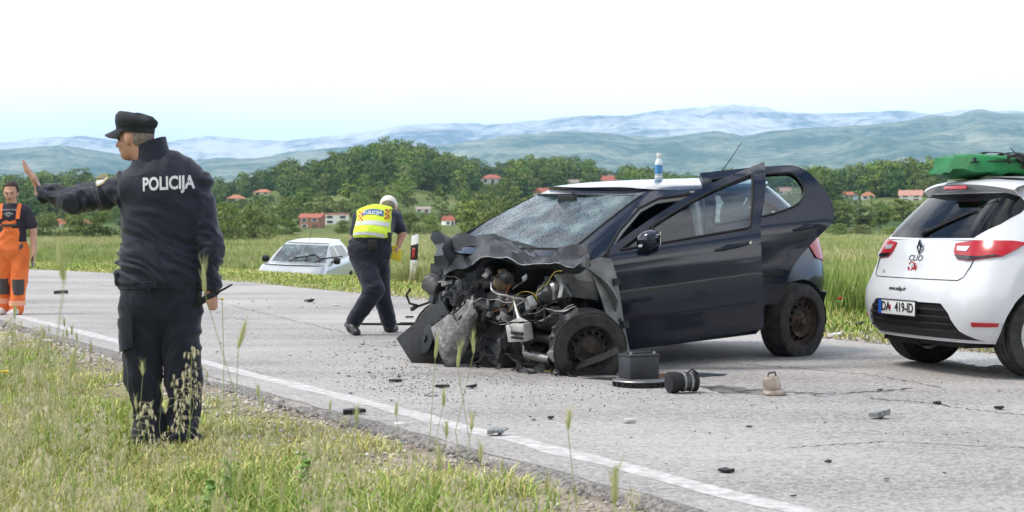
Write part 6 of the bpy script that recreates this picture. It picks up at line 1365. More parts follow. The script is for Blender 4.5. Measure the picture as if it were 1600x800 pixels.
# ---------------- the waving policeman, his back to us
def policeman():
    D = 9.0; Q = lambda u, v, dy=0.0: P(u, v, D) + Vector((0, dy, 0)); org = Q(262, 708); org = Vector((org.x, org.y, float(gz(org.x, org.y))))
    e = empty('person', 'policeman in dark uniform and cap seen from behind, raising his left arm', 'person', org)
    fd = Vector((-.93, .36, -.06)); hc = Q(211, 217)
    hp, at = head_parts(hc, fd, (0.04, 0, 1), .98)
    wr = Q(47, 302, .20); palm = Q(36, 279, .215)
    body = hp + [K(at(-.03, 0, -.06), Q(240, 262, .0), .062, .072), K(Q(255, 290), Q(252, 430), .17, .16, ((0, 1, 0), .6)), K(Q(205, 292), Q(112, 311, .12), .06, .05), K(Q(112, 311, .12), wr, .045, .032),
            K(Q(302, 304), Q(328, 385, -.04), .045, .042), K(Q(328, 385, -.04), Q(329, 452, -.02), .040, .032), K(Q(225, 465), Q(222, 585), .08, .06), K(Q(222, 585), Q(238, 695), .06, .045), K(Q(282, 465), Q(286, 585), .08, .06), K(Q(286, 585), Q(290, 695), .06, .045),
            K(wr, palm, .026, .030, ((.75, .0, .35), .62))]
    for i, (du, dv, dy, l) in enumerate(((-4, 2, .055, .85), (-2, 0, .03, .97), (0, -1, .004, 1.0), (2, 1, -.022, .93))):   # four fingers side by side in depth
        b0 = palm + Vector((0, dy - .018, 0)) + Vector((-.004, 0, .012)); tip = Q(36 + (19 - 36) * l + du * .4, 279 + (250 - 279) * l + dv, .215 + dy - .018); midp = b0.lerp(tip, .5) + Vector((-.004, 0, -.003))
        body += [K(b0, midp, .0105, .0098), K(midp, tip, .0096, .0078)]
    t0 = wr.lerp(palm, .55) + Vector((.008, -.03, 0)); body += [K(t0, t0 + Vector((-.012, -.028, .036)), .0125, .0108), K(t0 + Vector((-.012, -.028, .036)), t0 + Vector((-.034, -.032, .066)), .0105, .0085)]
    rw_ = Q(330, 452, -.02); rp = Q(328, 466, -.02); body += [K(rw_, rp, .030, .034, ((1, 0, 0), .7))]
    for i in range(4):     # fingers curled round the radio
        z0 = rp + Vector((.012, -.02 - .0 * i, .014 - .019 * i)); body += [K(z0, z0 + Vector((.022, .006, -.004)), .0105, .0100), K(z0 + Vector((.022, .006, -.004)), z0 + Vector((.020, -.026, -.008)), .0098, .0090), K(z0 + Vector((.020, -.026, -.008)), z0 + Vector((-.002, -.034, -.010)), .009, .008)]
    body += [K(rp + Vector((-.015, -.02, .02)), rp + Vector((-.012, -.045, .0)), .012, .010), K(rp + Vector((-.012, -.045, .0)), rp + Vector((.004, -.05, -.022)), .010, .0085)]
    sdf_part('body', body, .016, .0068, M_SKIN, e, org)
    # hair under the cap, eye and brow
    sdf_part('hair', [B(at(-.034, 0, .012), .088, .86, .86, .80, fd), B(at(-.05, 0, -.030), .062, .72, 1.02, .8, fd)], .02, .007, M_HAIRG, e, org, cut=lambda X, Y, Z: ((X - at(.012, 0, 0).x) * fd.x + (Y - at(.012, 0, 0).y) * fd.y) - .02)
    eb = MB()
    for sg in (1, -1): eb.lathe([(.002, -.009), (.009, -.004), (.009, .004), (.002, .009)], at(.084, sg * .034, .006), fd, 8).box(at(.092, sg * .034, .024), (.012, .03, .007))
    eb.build('eye', M_HAIRD, e).location = -org
    # jacket
    jk = [K(Q(258, 300), Q(252, 425), .228, .214, ((0, 1, 0), .60)), K(Q(212, 291), Q(308, 292), .088, .084), K(Q(236, 258), Q(262, 290), .085, .14, ((0, 1, 0), .8)), B(Q(261, 330), .226, 1, .62, .9),
          K(Q(203, 296), Q(112, 311, .12), .092, .070), K(Q(112, 311, .12), Q(52, 301, .195), .069, .054), K(Q(310, 304), Q(330, 385, -.05), .088, .068) + (.022,), K(Q(330, 385, -.05), Q(329, 446, -.02), .066, .053) + (.012,), K(Q(252, 428), Q(251, 445), .235, .236, ((0, 1, 0), .62))]
    hem = Q(250, 443).z; wx, wz = Q(46, 302).x, hem
    lw = Q(47, 302, .2); ld = (Q(52, 301, .195) - Q(112, 311, .12)).normalized()
    rwz = Q(327, 452).z
    def cutj(X, Y, Z):
        body_zone = (X > Q(170, 0).x) & (X < Q(316, 0).x + (Z - Q(0, 445).z) * .02)
        d1 = np.where(body_zone, hem - Z, rwz - Z)
        d2 = (X - lw.x) * ld.x + (Y - lw.y) * ld.y + (Z - lw.z) * ld.z
        return np.maximum(d1, np.where(X < Q(120, 0).x, d2, -1.0)).astype(np.float32)
    zel = Q(0, 440).z
    def foldj(c):
        low = np.clip((Q(0, 380).z + .1 - c[:, 2]) / .2, 0, 1); arm = (c[:, 0] < Q(190, 0).x) | (c[:, 0] > Q(315, 0).x)
        a = .007 + .014 * low + .011 * arm; w = fbm(c[:, 0] * 2.5, c[:, 1] * 2, c[:, 2] * 2.5, 2)
        n = fbm(c[:, 0] * np.where(arm & (c[:, 0] < 0), 9, 4) + w * 1.5, c[:, 1] * 4, c[:, 2] * 13 + w * 3.2 + c[:, 0] * 5, 3); return a * ((1 - np.abs(n) * 1.7) - .35)
    J = sdf_part('jacket', jk, .05, .0085, M_UNI, e, org, cut=cutj, fold=foldj)
    # collar, hem band, back yoke seam
    nk = Q(242, 246); cb = MB(); rows = []
    for k, (du, dv, ra, rb) in enumerate(((8, 20, .098, .088), (3, 4, .086, .080), (-2, -13, .080, .074), (-4, -24, .078, .072))):
        c = Q(238 + du, 248 + dv, -.005); rows.append([c + Vector((math.cos(a) * ra, math.sin(a) * rb, -.030 * math.cos(a - 3.0) * (.4 + .25 * k))) for a in np.linspace(0, 6.2832, 29)])
    cb.sheet(rows); cb.v = [v - org for v in cb.v]; cb.build('collar', M_UNI, e, smooth=True, thick=-.010)
    hb = MB(); c = Q(251, 0); ring = lambda z, k: [Vector((Q(251, 0).x + .226 * k * math.cos(a), D + .142 * k * math.sin(a), z + .006 * math.sin(3 * a))) - org for a in np.linspace(0, 6.2832, 41)]
    hb.sheet([ring(hem + .012, 1.0), ring(hem + .008, 1.025), ring(hem - .022, 1.02), ring(hem - .028, .98)]).build('hem_band', M_UNI, e, smooth=True)
    # trousers
    tz = Q(0, 436).z
    tr_ = [K(Q(229, 466), Q(275, 466), .142, .142, ((0, 1, 0), .84)), K(Q(252, 440), Q(252, 465), .214, .207, ((0, 1, 0), .62)), K(Q(222, 480), Q(222, 590), .120, .098), K(Q(222, 590), Q(236, 690), .098, .086), K(Q(283, 480), Q(286, 590), .116, .094), K(Q(286, 590), Q(289, 690), .094, .082)]
    bot = Q(0, 705).z
    def foldt(c):
        k = np.clip((Q(0, 560).z - c[:, 2]) / .3, 0, 1); w = fbm(c[:, 0] * 4, c[:, 1] * 3, c[:, 2] * 3, 2)
        n = fbm(c[:, 0] * 7 + w, c[:, 1] * 5, c[:, 2] * 8 + w * 2.4 - np.abs(c[:, 0] - Q(252, 0).x) * 9, 3); return (.010 + .013 * k) * ((1 - np.abs(n) * 1.7) - .35)
    TRN = sdf_part('trousers', tr_, .03, .009, M_UNIT, e, org, cut=lambda X, Y, Z: np.maximum(Z - tz, bot - Z), fold=foldt).name
    TR = bpy.data.objects[TRN]; tv = BVHTree.FromPolygons([v.co for v in TR.data.vertices], [tuple(p.vertices) for p in TR.data.polygons])
    pk = MB(); g = []
    for j in np.linspace(0, 1, 7):
        row = []
        for k in np.linspace(0, 1, 7):
            q = Q(186 + 30 * k, 500 + 52 * j - 14 * k, -.6) - org; h = tv.ray_cast(q, Vector((0, 1, 0))); row.append((h[0] + Vector((0, -.012, 0))) if h[0] is not None else (q + Vector((0, .58, 0))))
        g.append(row)
    g = [[p for p in r_[1:]] for r_ in g]; pk.sheet(g).build('cargo_pocket', M_UNIT, e, smooth=True, thick=.012)
    bl = MB(); 
    for u0 in (210, 240, 268, 296): bl.box(Q(u0, 446, -.152 + .05 * abs(u0 - 252) / 45) - org, (.014, .012, .05))
    bl.build('belt_loop', M_UNIT, e)
    for u0, dx in ((234, -.05), (288, .02)):
        a = Q(u0, 694); a.z = org.z + .07
        sdf_part('boot', [K(a, a + Vector((0, 0, .1)), .056, .058), K(a + Vector((0, -.01, -.03)), a + Vector((dx - .03, .15, -.035)), .048, .042)], .03, .011, M_BOOT, e, org, cut=lambda X, Y, Z: (org.z + .004) - Z)
    # cap
    f = fd.normalized(); f = Vector((f.x, f.y, 0)).normalized(); r = Vector((0, 0, 1)).cross(f); cc = hc + Vector((0.002, 0, .034)); rows = []
    for h, a_, b_, sh, tl in ((0, .104, .085, 0, .004), (.028, .106, .087, -.001, .003), (.032, .109, .090, -.002, .004), (.055, .116, .096, -.005, .007), (.076, .117, .096, -.008, .010), (.090, .104, .082, -.010, .010), (.094, .06, .046, -.010, .006), (.095, .0, .0, -.010, 0)):
        rows.append([cc + f * (a_ * math.cos(t) + sh) + r * (b_ * math.sin(t)) + Vector((0, 0, h + tl * math.cos(t) * 2 + (.007 * math.cos(4 * t + .5) + .004 * math.sin(7 * t)) * (h > .05))) for t in np.linspace(0, 6.2832, 37)])
    cp = MB().sheet(rows); cp.v = [v - org for v in cp.v]; cp = cp.build('cap', M_CAP, e, smooth=True, angle=50, thick=-.003)
    br = MB(); br.sheet([[cc + f * (.100 * math.cos(t) + k * .082 * max(0, math.cos(t * .98)) ** .5) + r * (.083 * math.sin(t)) + Vector((0, 0, .018 - .030 * k - .028 * math.sin(t) ** 2 * (.3 + .7 * k))) - org for t in np.linspace(-1.35, 1.35, 21)] for k in np.linspace(0, 1, 6)]); br.build('cap_peak', M_CAP, cp, smooth=True, thick=.006)
    bd = MB(); bd.sheet([[cc + f * ((.1085 + .001) * math.cos(t)) + r * (.0885 * math.sin(t)) + Vector((0, 0, h)) - org for t in np.linspace(0, 6.2832, 37)] for h in (.004, .03)]); bd.build('cap_band', M_CAP, cp, smooth=True, thick=.003)
    # print on the back and sleeve badge, laid on the cloth
    bv = BVHTree.FromPolygons([v.co for v in J.data.vertices], [tuple(p.vertices) for p in J.data.polygons])
    def lay(me, cu, cv, ang=0.0, sx=1.0, o=.004, dirv=Vector((0, 1, 0))):
        c0 = Q(cu, cv, -.6) - org
        for v in me.vertices:
            a = v.co.x * sx; b_ = v.co.y; q = c0 + Vector((a * math.cos(ang) - b_ * math.sin(ang), 0, a * math.sin(ang) + b_ * math.cos(ang)))
            hit = bv.ray_cast(q, dirv); 
            if hit[0] is not None: v.co = hit[0] + Vector((0, -o + v.co.z, 0))
            else: v.co = q + Vector((0, .6, 0))
        me.update(); return me
    add('back_lettering', lay(text_mesh('POLICIJA', .098, M_REFLW, .0030, .0008), 270, 288, math.radians(3.5), .70), e)
    ov = panel([(.045 * math.cos(t), .026 * math.sin(t)) for t in np.linspace(0, 6.2832, 25)[:-1]], [], lambda a, b_: Vector((a, b_, 0)), step=.012).mesh('sleeve_badge', M_BADGE)
    bo = add('sleeve_badge', lay(ov, 158, 281, math.radians(38)), e)
    iv = panel([(.034 * math.cos(t), .017 * math.sin(t)) for t in np.linspace(0, 6.2832, 21)[:-1]], [], lambda a, b_: Vector((a, b_, 0)), step=.012).mesh('badge_centre', M_REFLW); add('badge_centre', lay(iv, 158, 281, math.radians(38), 1, .007), bo)
    ym = MB().tube([Q(u, 278 - 3 * math.sin((u - 200) / 30), 0) for u in range(200, 318, 6)], .004, 4).mesh('yoke_seam', M_UNIT)
    for v in ym.vertices:
        hit = bv.ray_cast(v.co - org + Vector((0, -.6, 0)), Vector((0, 1, 0)))
        if hit[0] is not None: v.co = hit[0] + Vector((0, -.001, 0))
        else: v.co = v.co - org
    add('yoke_seam', ym, e)
    # the radio he holds: a thing of its own
    ro = Q(325, 466, -.055); Rr = Euler((math.radians(-4), math.radians(62), math.radians(-12))).to_matrix()
    rd = empty('handheld_radio', 'black handheld radio with stub aerial in the right hand of the waving policeman', 'radio', ro)
    MB().box((0, 0, 0), (.032, .05, .12), Rr).build('radio_body', M_BLACKP, rd, bevel=.006)
    MB().tube([Rr @ Vector((0, .0, .055)), Rr @ Vector((0, 0, .15)), Rr @ Vector((0, 0, .165))], [.007, .0055, .004], 7).build('aerial', M_BLACKP, rd, smooth=True)
    MB().lathe([(.009, 0), (.009, .014)], Rr @ Vector((.0, .015, .058)), Rr @ Vector((0, 0, 1)), 10).build('knob', M_BLACKP, rd, smooth=True)
policeman()

# ---------------- the stooping policeman in the yellow vest
M_VEST = mat('fluorescent_yellow_vest', (0.62, 0.80, 0.03), 0.7, c2=(0.52, 0.70, 0.03), scale=12, bump=.2); M_SILV = mat('reflective_silver_tape', (0.50, 0.52, 0.50), 0.4); M_WCAP = mat('white_cap_cloth', (0.70, 0.66, 0.63), 0.8); M_BLUEL = mat('blue_label', (0.03, 0.10, 0.24), 0.6); M_CHKR = mat('red_check', (0.55, 0.05, 0.05), 0.6); M_YEL = mat('yellow_plastic', (0.70, 0.55, 0.02), 0.5)
def stooping():
    D = 16.55; Q = lambda u, v, dy=0.0: P(u, v, D) + Vector((0, dy, 0)); org = Vector((Q(578, 0).x, D, 0.0))
    e = empty('person', 'policeman in a yellow reflective vest stooping over the road', 'person', org)
    S = lambda n, a, k, vs, m, **kw: sdf_part(n, a, k, vs, m, e, org, **kw)
    hd = Q(602, 324, .50); hp, at = head_parts(hd, Vector((.18, .62, -.76)), (0, .75, .65), 1.0)
    shl, shr, pel = Q(556, 342, .36), Q(612, 340, .38), Q(577, 388)
    elb, hnd = Q(625, 366, .36), Q(619, 384, .34)
    body = hp + [K(hd, Q(588, 342, .34), .055, .065), K(Q(586, 345, .34), pel, .15, .13, ((0, .6, .8), .7)), K(shr, elb, .045, .04), K(elb, hnd, .043, .030), K(hnd, hnd + Vector((-.012, .0, -.055)), .032, .034, ((1, 0, 0), .6)),
                 K(shl, Q(548, 372, .40), .045, .04), K(Q(548, 372, .40), Q(562, 392, .55), .04, .03)]
    for i in range(4): b0 = hnd + Vector((-.014 + .0, -.03 + .02 * i, -.06)); body += [K(b0, b0 + Vector((-.008, .0, -.035)), .0095, .009), K(b0 + Vector((-.008, 0, -.035)), b0 + Vector((-.026, 0, -.052)), .009, .0075)]
    b0 = hnd + Vector((-.02, -.03, -.03)); body += [K(b0, b0 + Vector((-.025, -.012, -.03)), .011, .009)]
    S('body', body, .016, .010, M_SKIN)
    S('hair', [B(at(-.045, 0, -.01), .078, .9, .98, .8, (.18, .62, -.76))], .01, .012, M_HAIRG)
    # white cap seen from above and behind
    S('cap', [B(at(-.020, 0, .022), .106, 1.0, .86, .90, (.18, .62, -.76), (0, .75, .65)), K(at(.08, 0, .06), at(.15, 0, .045), .05, .04, ((0, .75, .65), .25))], .02, .011, M_WCAP, cut=lambda X, Y, Z: -((X - at(0, 0, .02).x) * 0 + (Y - at(0, 0, -.02).y) * .75 + (Z - at(0, 0, -.02).z) * .66))
    sh_ = [K(Q(560, 342, .34), Q(610, 340, .36), .085, .085), K(Q(586, 345, .34), Q(577, 380, .03), .19, .185, ((0, .6, .8), .66)), K(shr, Q(622, 358, .37), .07, .064), K(shl, Q(549, 366, .38), .068, .055)]
    S('shirt', sh_, .04, .012, M_UNI, fold=cloth_folds(.008, 6, 10))
    vt = [K(Q(566, 341, .33), Q(606, 340, .35), .106, .106), K(Q(585, 347, .32), Q(578, 376, .05), .215, .212, ((0, .6, .8), .74))]
    # vest: a little outside the shirt, open at the arms, ends at the waist
    zc = Q(0, 373).z
    V = S('vest', vt, .05, .010, M_VEST, fold=cloth_folds(.007, 5, 7, 3), cut=lambda X, Y, Z: np.maximum(zc - Z - .10 * (Y - D), np.maximum(X - Q(609, 0).x, Q(553, 0).x - X)))
    bv = BVHTree.FromPolygons([v.co for v in V.data.vertices], [tuple(p.vertices) for p in V.data.polygons])
    def lay(b, nm, m, o=.006):
        me = b.mesh(nm, m) if isinstance(b, MB) else b
        for v in me.vertices:
            q = Vector(v.co) - org; hit = bv.ray_cast(q + Vector((0, -1.0, 0)), Vector((0, 1, 0)))
            v.co = (hit[0] + Vector((0, -o, 0))) if hit[0] is not None else q
        me.update(); return add(nm, me, V)
    g = lambda pts: [P(u, v, D) for u, v in pts]
    def strip_px(a, b_, n=18): return MB().sheet([[P(a[0][0] + (a[1][0] - a[0][0]) * k, a[0][1] + (a[1][1] - a[0][1]) * k - 3 * math.sin(math.pi * k), D) for k in np.linspace(0, 1, n)], [P(b_[0][0] + (b_[1][0] - b_[0][0]) * k, b_[0][1] + (b_[1][1] - b_[0][1]) * k - 3 * math.sin(math.pi * k), D) for k in np.linspace(0, 1, n)]])
    lay(strip_px(((555, 346), (608, 348)), ((554, 353), (607, 355))), 'silver_band', M_SILV)
    lay(strip_px(((552, 363), (604, 367)), ((551, 368), (603, 372))), 'silver_band', M_SILV)
    lay(strip_px(((565, 329), (598, 329)), ((563, 337), (598, 338)), 12), 'blue_label', M_BLUEL, .008)
    tm = text_mesh('POLICIJA', .052, M_REFLW, .0012, .0)
    for v in tm.vertices: v.co = P(581, 332, D) + Vector((v.co.x * .92, 0, v.co.y * .9))
    lay(tm, 'vest_lettering', M_REFLW, .012)
    for i in range(3):
        for j in range(5):
            if (i + j) % 2 == 0:
                for u0, dv in ((557, 3), (600, 0)): lay(MB().sheet([[P(u0 + 3.2 * i, 326 + dv + 3.2 * j, D), P(u0 + 3.2 * i + 3.2, 326 + dv + 3.2 * j, D)], [P(u0 + 3.2 * i, 329.2 + dv + 3.2 * j, D), P(u0 + 3.2 * i + 3.2, 329.2 + dv + 3.2 * j, D)]]), 'red_square', M_CHKR, .007)
    # trousers, belt kit, boots
    kn1, an1 = Q(586, 452, -.12), Q(553, 503, -.02); kn2, an2 = Q(591, 455, .22), Q(604, 506, .30)
    S('trousers', [K(Q(564, 390), Q(591, 390), .135, .135, ((0, 1, 0), .9)), K(Q(577, 370, .04), Q(577, 392), .175, .185, ((0, 1, 0), .75)), K(Q(566, 402), kn1, .120, .098), K(kn1, an1, .096, .080), K(Q(592, 402, .03), kn2, .115, .095), K(kn2, an2, .092, .076)], .03, .0115, M_UNIT, fold=cloth_folds(.010, 6, 9, 5))
    S('belt', [K(Q(577, 376, .02), Q(577, 379, .02), .186, .188, ((0, 1, 0), .77))], .01, .012, M_BLACKP, cut=lambda X, Y, Z: np.abs(Z - Q(0, 378).z) - .026)
    MB().box(Q(584, 383, -.15) - org, (.09, .05, .11)).build('belt_pouch', M_BLACKP, e, bevel=.012)
    MB().box(Q(606, 388, -.02) - org, (.06, .10, .22), Euler((.1, .12, 0)).to_matrix()).box(Q(608, 370, -.02) - org, (.045, .06, .09)).build('holster', M_BLACKP, e, bevel=.012)
    MB().box(Q(549, 385, .0) - org, (.05, .09, .13)).build('belt_pouch', M_BLACKP, e, bevel=.012)
    S('boot', [K(an1 + Vector((0, 0, -.01)), an1 + Vector((-.01, -.02, -.05)), .055, .055), K(an1 + Vector((-.01, -.03, -.06)), an1 + Vector((.045, -.14, -.095)), .050, .040), K(an1 + Vector((-.06, .03, -.03)), an1 + Vector((-.01, -.02, -.05)), .038, .05)], .03, .010, M_BOOT, cut=lambda X, Y, Z: .004 - Z)
    a2 = Vector((an2.x, an2.y, .07)); S('boot', [K(a2, a2 + Vector((0, 0, .07)), .055, .056), K(a2 + Vector((0, 0, -.03)), a2 + Vector((.05, .14, -.035)), .046, .040)], .03, .010, M_BOOT, cut=lambda X, Y, Z: .004 - Z)
    yb = empty('yellow_marker', 'yellow plastic marker in the hand of the stooping policeman', 'marker', hnd + Vector((-.035, -.02, -.085)))
    MB().box((0, 0, 0), (.16, .05, .12), Euler((0, .3, .2)).to_matrix(), .7).box((.0, 0, .06), (.06, .03, .05)).build('marker_block', M_YEL, yb, bevel=.01)
stooping()

# ---------------- the man in orange dungarees
M_ORANGE = mat('fluorescent_orange_cloth', (0.82, 0.19, 0.035), 0.75, c2=(0.70, 0.15, 0.03), scale=10, bump=.2); M_TEE = mat('dark_navy_tshirt', (0.025, 0.022, 0.035), 0.9); M_GREYP = mat('dark_grey_patch', (0.06, 0.055, 0.055), 0.85); M_SHOE = mat('white_trainers', (0.66, 0.66, 0.66), 0.6); M_ORED = mat('pale_reflective_orange_band', (0.80, 0.36, 0.22), 0.6)
def worker():
    D = 20.3; Q = lambda u, v, dy=0.0: P(u, v, D) + Vector((0, dy, 0)); org = Vector((Q(18, 0).x, D, 0.0))
    e = empty('person', 'man in orange dungarees and dark t-shirt walking up the road edge', 'person', org)
    S = lambda n, a, k, vs, m, **kw: sdf_part(n, a, k, vs, m, e, org, **kw)
    fd = Vector((.10, -.98, -.22)); hd = Q(17, 301); hp, at = head_parts(hd, fd, (0, 0, 1), 1.06)
    hR, hL = Q(56, 396, -.08), Q(-14, 398, -.02); eR, eL = Q(52, 362, .0), Q(-12, 362, .05)
    body = hp + [K(hd, Q(18, 330, .03), .055, .062), K(Q(18, 335), Q(20, 395), .15, .13, ((0, 1, 0), .65)), K(Q(42, 330), eR, .055, .045), K(eR, hR, .045, .032), K(Q(-5, 330), eL, .055, .045), K(eL, hL, .045, .032),
                 K(hR, hR + Vector((-.004, -.01, -.06)), .034, .034, ((1, 0, 0), .55)), K(hL, hL + Vector((.004, -.01, -.06)), .034, .034, ((1, 0, 0), .55))]
    for h_, sg in ((hR, -1), (hL, 1)):
        for i in range(4): b0 = h_ + Vector((0, -.036 + .021 * i, -.075)); body += [K(b0, b0 + Vector((sg * .008, -.004, -.032)), .010, .0095), K(b0 + Vector((sg * .008, -.004, -.032)), b0 + Vector((sg * .026, -.004, -.052 + .006 * abs(i - 1.4))), .0095, .008)]
        b0 = h_ + Vector((sg * .012, -.04, -.03)); body += [K(b0, b0 + Vector((sg * .014, -.022, -.042)), .012, .0095)]
    S('body', body, .018, .0115, M_SKIN2)
    S('hair', [B(at(-.022, 0, .034), .114, .98, .84, .95, fd), B(at(-.05, 0, -.0), .098, .85, .92, 1.0, fd)], .02, .0115, M_HAIRD, cut=lambda X, Y, Z: np.minimum((D - .030 + .0 * X) - Y, -(Z - at(0, 0, .070).z)))
    ey = MB()
    for sg in (1, -1): ey.lathe([(.002, -.008), (.008, 0), (.002, .008)], at(.088, sg * .034, .004), fd, 8).box(at(.096, sg * .036, .024), (.030, .012, .006))
    ey.box(at(.102, 0, -.055), (.045, .01, .007)); ey.v = [v - org for v in ey.v]; ey.build('eye', M_HAIRD, e)
    S('tshirt', [K(Q(0, 331), Q(37, 331), .085, .085), K(Q(18, 338), Q(20, 385), .175, .165, ((0, 1, 0), .68)), K(Q(38, 330), Q(49, 350), .075, .075), K(Q(-2, 330), Q(-10, 350), .075, .075), K(Q(17, 322), Q(18, 332), .075, .1)], .03, .0115, M_TEE, fold=cloth_folds(.006), cut=lambda X, Y, Z: Z - Q(0, 317.5).z)
    ank1, ank2 = Q(5, 478, .0), Q(31, 482, -.12)
    S('dungarees', [K(Q(19, 350), Q(19, 390), .155, .180, ((0, 1, 0), .80)), K(Q(10, 392), Q(28, 392), .145, .145, ((0, 1, 0), .85)), K(Q(7, 400), Q(6, 440), .118, .098), K(Q(6, 440), ank1, .098, .085), K(Q(31, 400), Q(32, 440, -.06), .118, .098), K(Q(32, 440, -.06), ank2, .096, .085)], .025, .0115, M_ORANGE, fold=cloth_folds(.009, 6, 9, 2), cut=lambda X, Y, Z: np.maximum(Z - Q(0, 339).z, np.where((Z > Q(0, 377).z) & (np.abs(X - Q(18, 0).x) > .125), .03, -1)))
    b = MB()
    for u0, u1 in ((5, 4), (32, 33)): b.sheet([[Q(u0 + (u1 - u0) * k + du, 342 - 24 * k, -.125 + .05 * k + .09 * max(0, k - .75)) - org for du in (-3, 3)] for k in np.linspace(0, 1, 6)])
    b.build('shoulder_strap', M_ORANGE, e, smooth=True, thick=.008)
    MB().box(Q(19, 352, -.135) - org, (.19, .012, .03)).build('bib_pocket', M_GREYP, e, bevel=.004)
    for u0 in (1, 38): MB().sheet([[Q(u0 + 6 * k * (1 if u0 < 10 else -1) - 3 * (1 if u0 < 10 else -1), 380 + 7 * j + 3 * k, -.145 + .03 * abs(k - .5)) - org for k in (0, .5, 1)] for j in (0, 1)]).build('pocket_flap', M_GREYP, e, thick=.012)
    for c, dy in (((7, 447), .0), ((33, 448), -.07)): MB().sheet([[Q(c[0] + 9.0 * math.sin(a), c[1] - 12 + 24 * j, dy - .112 * math.cos(a * .95)) - org for a in np.linspace(-1.2, 1.2, 9)] for j in np.linspace(0, 1, 5)]).build('knee_pad', M_GREYP, e, smooth=True, thick=.012)
    for c, dy in (((5, 470), .0), ((31, 473), -.11)): MB().sheet([[Q(c[0] + 11.8 * math.sin(a), c[1] - 4 + 8 * j, dy - .095 * math.cos(a)) - org for a in np.linspace(-3.1416, 3.1416, 19)] for j in np.linspace(0, 1, 3)]).build('leg_band', M_ORED, e, smooth=True, thick=.006)
    for a in (ank1, ank2):
        q = Vector((a.x, a.y, .055)); S('shoe', [K(q, q + Vector((0, .0, .05)), .05, .05), K(q + Vector((0, 0, -.01)), q + Vector((.0, -.15, -.02)), .048, .04)], .03, .012, M_SHOE, cut=lambda X, Y, Z: .004 - Z)
    # shirt print
    pr = MB(); c = Q(19, 331, -.145)
    me = text_mesh('EUROPEAN TOUR', .026, M_REFLW, 0, .0)
    for v in me.vertices: v.co = Q(19, 328, 0) - org + Vector((v.co.x, -.158 + .25 * v.co.x ** 2, v.co.y))
    add('shirt_lettering', me, e)
    pr.tube([Q(19, 336, -.16) - org + Vector((.05 * math.cos(t), .012 * abs(math.cos(t)), .028 * math.sin(t))) for t in np.linspace(0.1, 3.04, 14)], .004, 4).tube([Q(19, 336, -.16) - org + Vector((.025 * math.cos(t), 0, .014 * math.sin(t))) for t in np.linspace(0, 6.28, 12)], .003, 4).build('shirt_print', M_REFLW, e)
    ph = empty('mobile_phone', 'dark mobile phone in the hand of the man in orange', 'phone', hR + Vector((-.004, -.035, -.10))); MB().box((0, 0, 0), (.012, .07, .13), Euler((.5, .1, 0)).to_matrix()).build('phone_body', M_GLOSSB, ph, bevel=.004)
worker()
# ================================================================== SMALL THINGS
M_WHITEPL = mat('white_plastic', (0.74, 0.74, 0.73), 0.5); M_REDR = mat('red_reflector', (0.45, 0.02, 0.02), 0.25, c2=(0.25, 0.01, 0.01), scale=60, coat=.8)
def marker_post():
    g = on_ground((645 - 800) / F * 29.5, 29.5); e = empty('marker_post', 'white roadside marker post with black band and red reflector in the far grass', 'marker post', g, (0, math.radians(3), math.radians(-12)))
    top = .93 - g.z; w, d = .115, .085
    def seg(z0, z1, m, name, parent, o=0.0, slope=0.0):
        a, b = w / 2 + o, d / 2 + o; V = [(-a, -b, z0), (a, -b, z0), (a, b, z0), (-a, b, z0), (-a, -b, z1 - slope), (a, -b, z1), (a, b, z1), (-a, b, z1 - slope)]
        return MB().put(V, [(3, 2, 1, 0), (4, 5, 6, 7), (0, 1, 5, 4), (1, 2, 6, 5), (2, 3, 7, 6), (3, 0, 4, 7)]).build(name, m, parent, bevel=.012)
    p = seg(-.1, top, M_WHITEPL, 'post', e, 0, .05); k = seg(top - .47, top - .17, M_BLACKP, 'black_band', e, .004, .04)
    MB().box((0, -d / 2 - .008, top - .34), (.055, .012, .18)).build('red_reflector', M_REDR, k, bevel=.004)
marker_post()
def bottle():
    best = None
    for x in np.linspace(.2, 1.6, 40):
        for y in np.linspace(-.5, .45, 30):
            z = 1.413 + .075 * (max(0, 1 - (y / .60) ** 2) * max(0, 1 - ((x - .66) / 1.08) ** 4)) ** .55; w = WRK_M @ Vector((x, y, z)); u = 800 + F * w.x / w.y; v = V0 - F * (w.z - CH) / w.y
            c = abs(u - 1029) + .8 * abs(v - 277)
            if best is None or c < best[0]: best = (c, w)
    w = best[1]; s = 42 * w.y / F / .23
    e = empty('water_bottle', 'clear plastic bottle with blue label standing on the wrecked car roof', 'bottle', w + Vector((0, 0, -.004)), (0, math.radians(1), .4)); e.scale = (s, s, s)
    mb = mat('milky_plastic', (0.66, 0.74, 0.78), 0.25, coat=.4); ml = mat('blue_bottle_label', (0.03, 0.22, 0.55), 0.45, c2=(0.10, 0.36, 0.62), scale=40)
    MB().lathe([(.030, 0), (.0335, .006), (.0335, .028), (.032, .032), (.0335, .036), (.0335, .135), (.031, .15), (.020, .172), (.0135, .185), (.0135, .196)], n=20).build('bottle_body', mb, e, smooth=True, angle=30)
    MB().lathe([(.0343, .05), (.0343, .125)], n=20, cap=False).build('label_band', ml, e, smooth=True)
    MB().lathe([(.0185, .190), (.0195, .194), (.0195, .222), (.017, .228)], n=16).build('cap', M_WHITEPL, e, smooth=True, angle=30)
bottle()
def on_road(u, v):
    d = F * CH / (v - V0); return Vector(((u - 800) / F * d, d, 0.0))
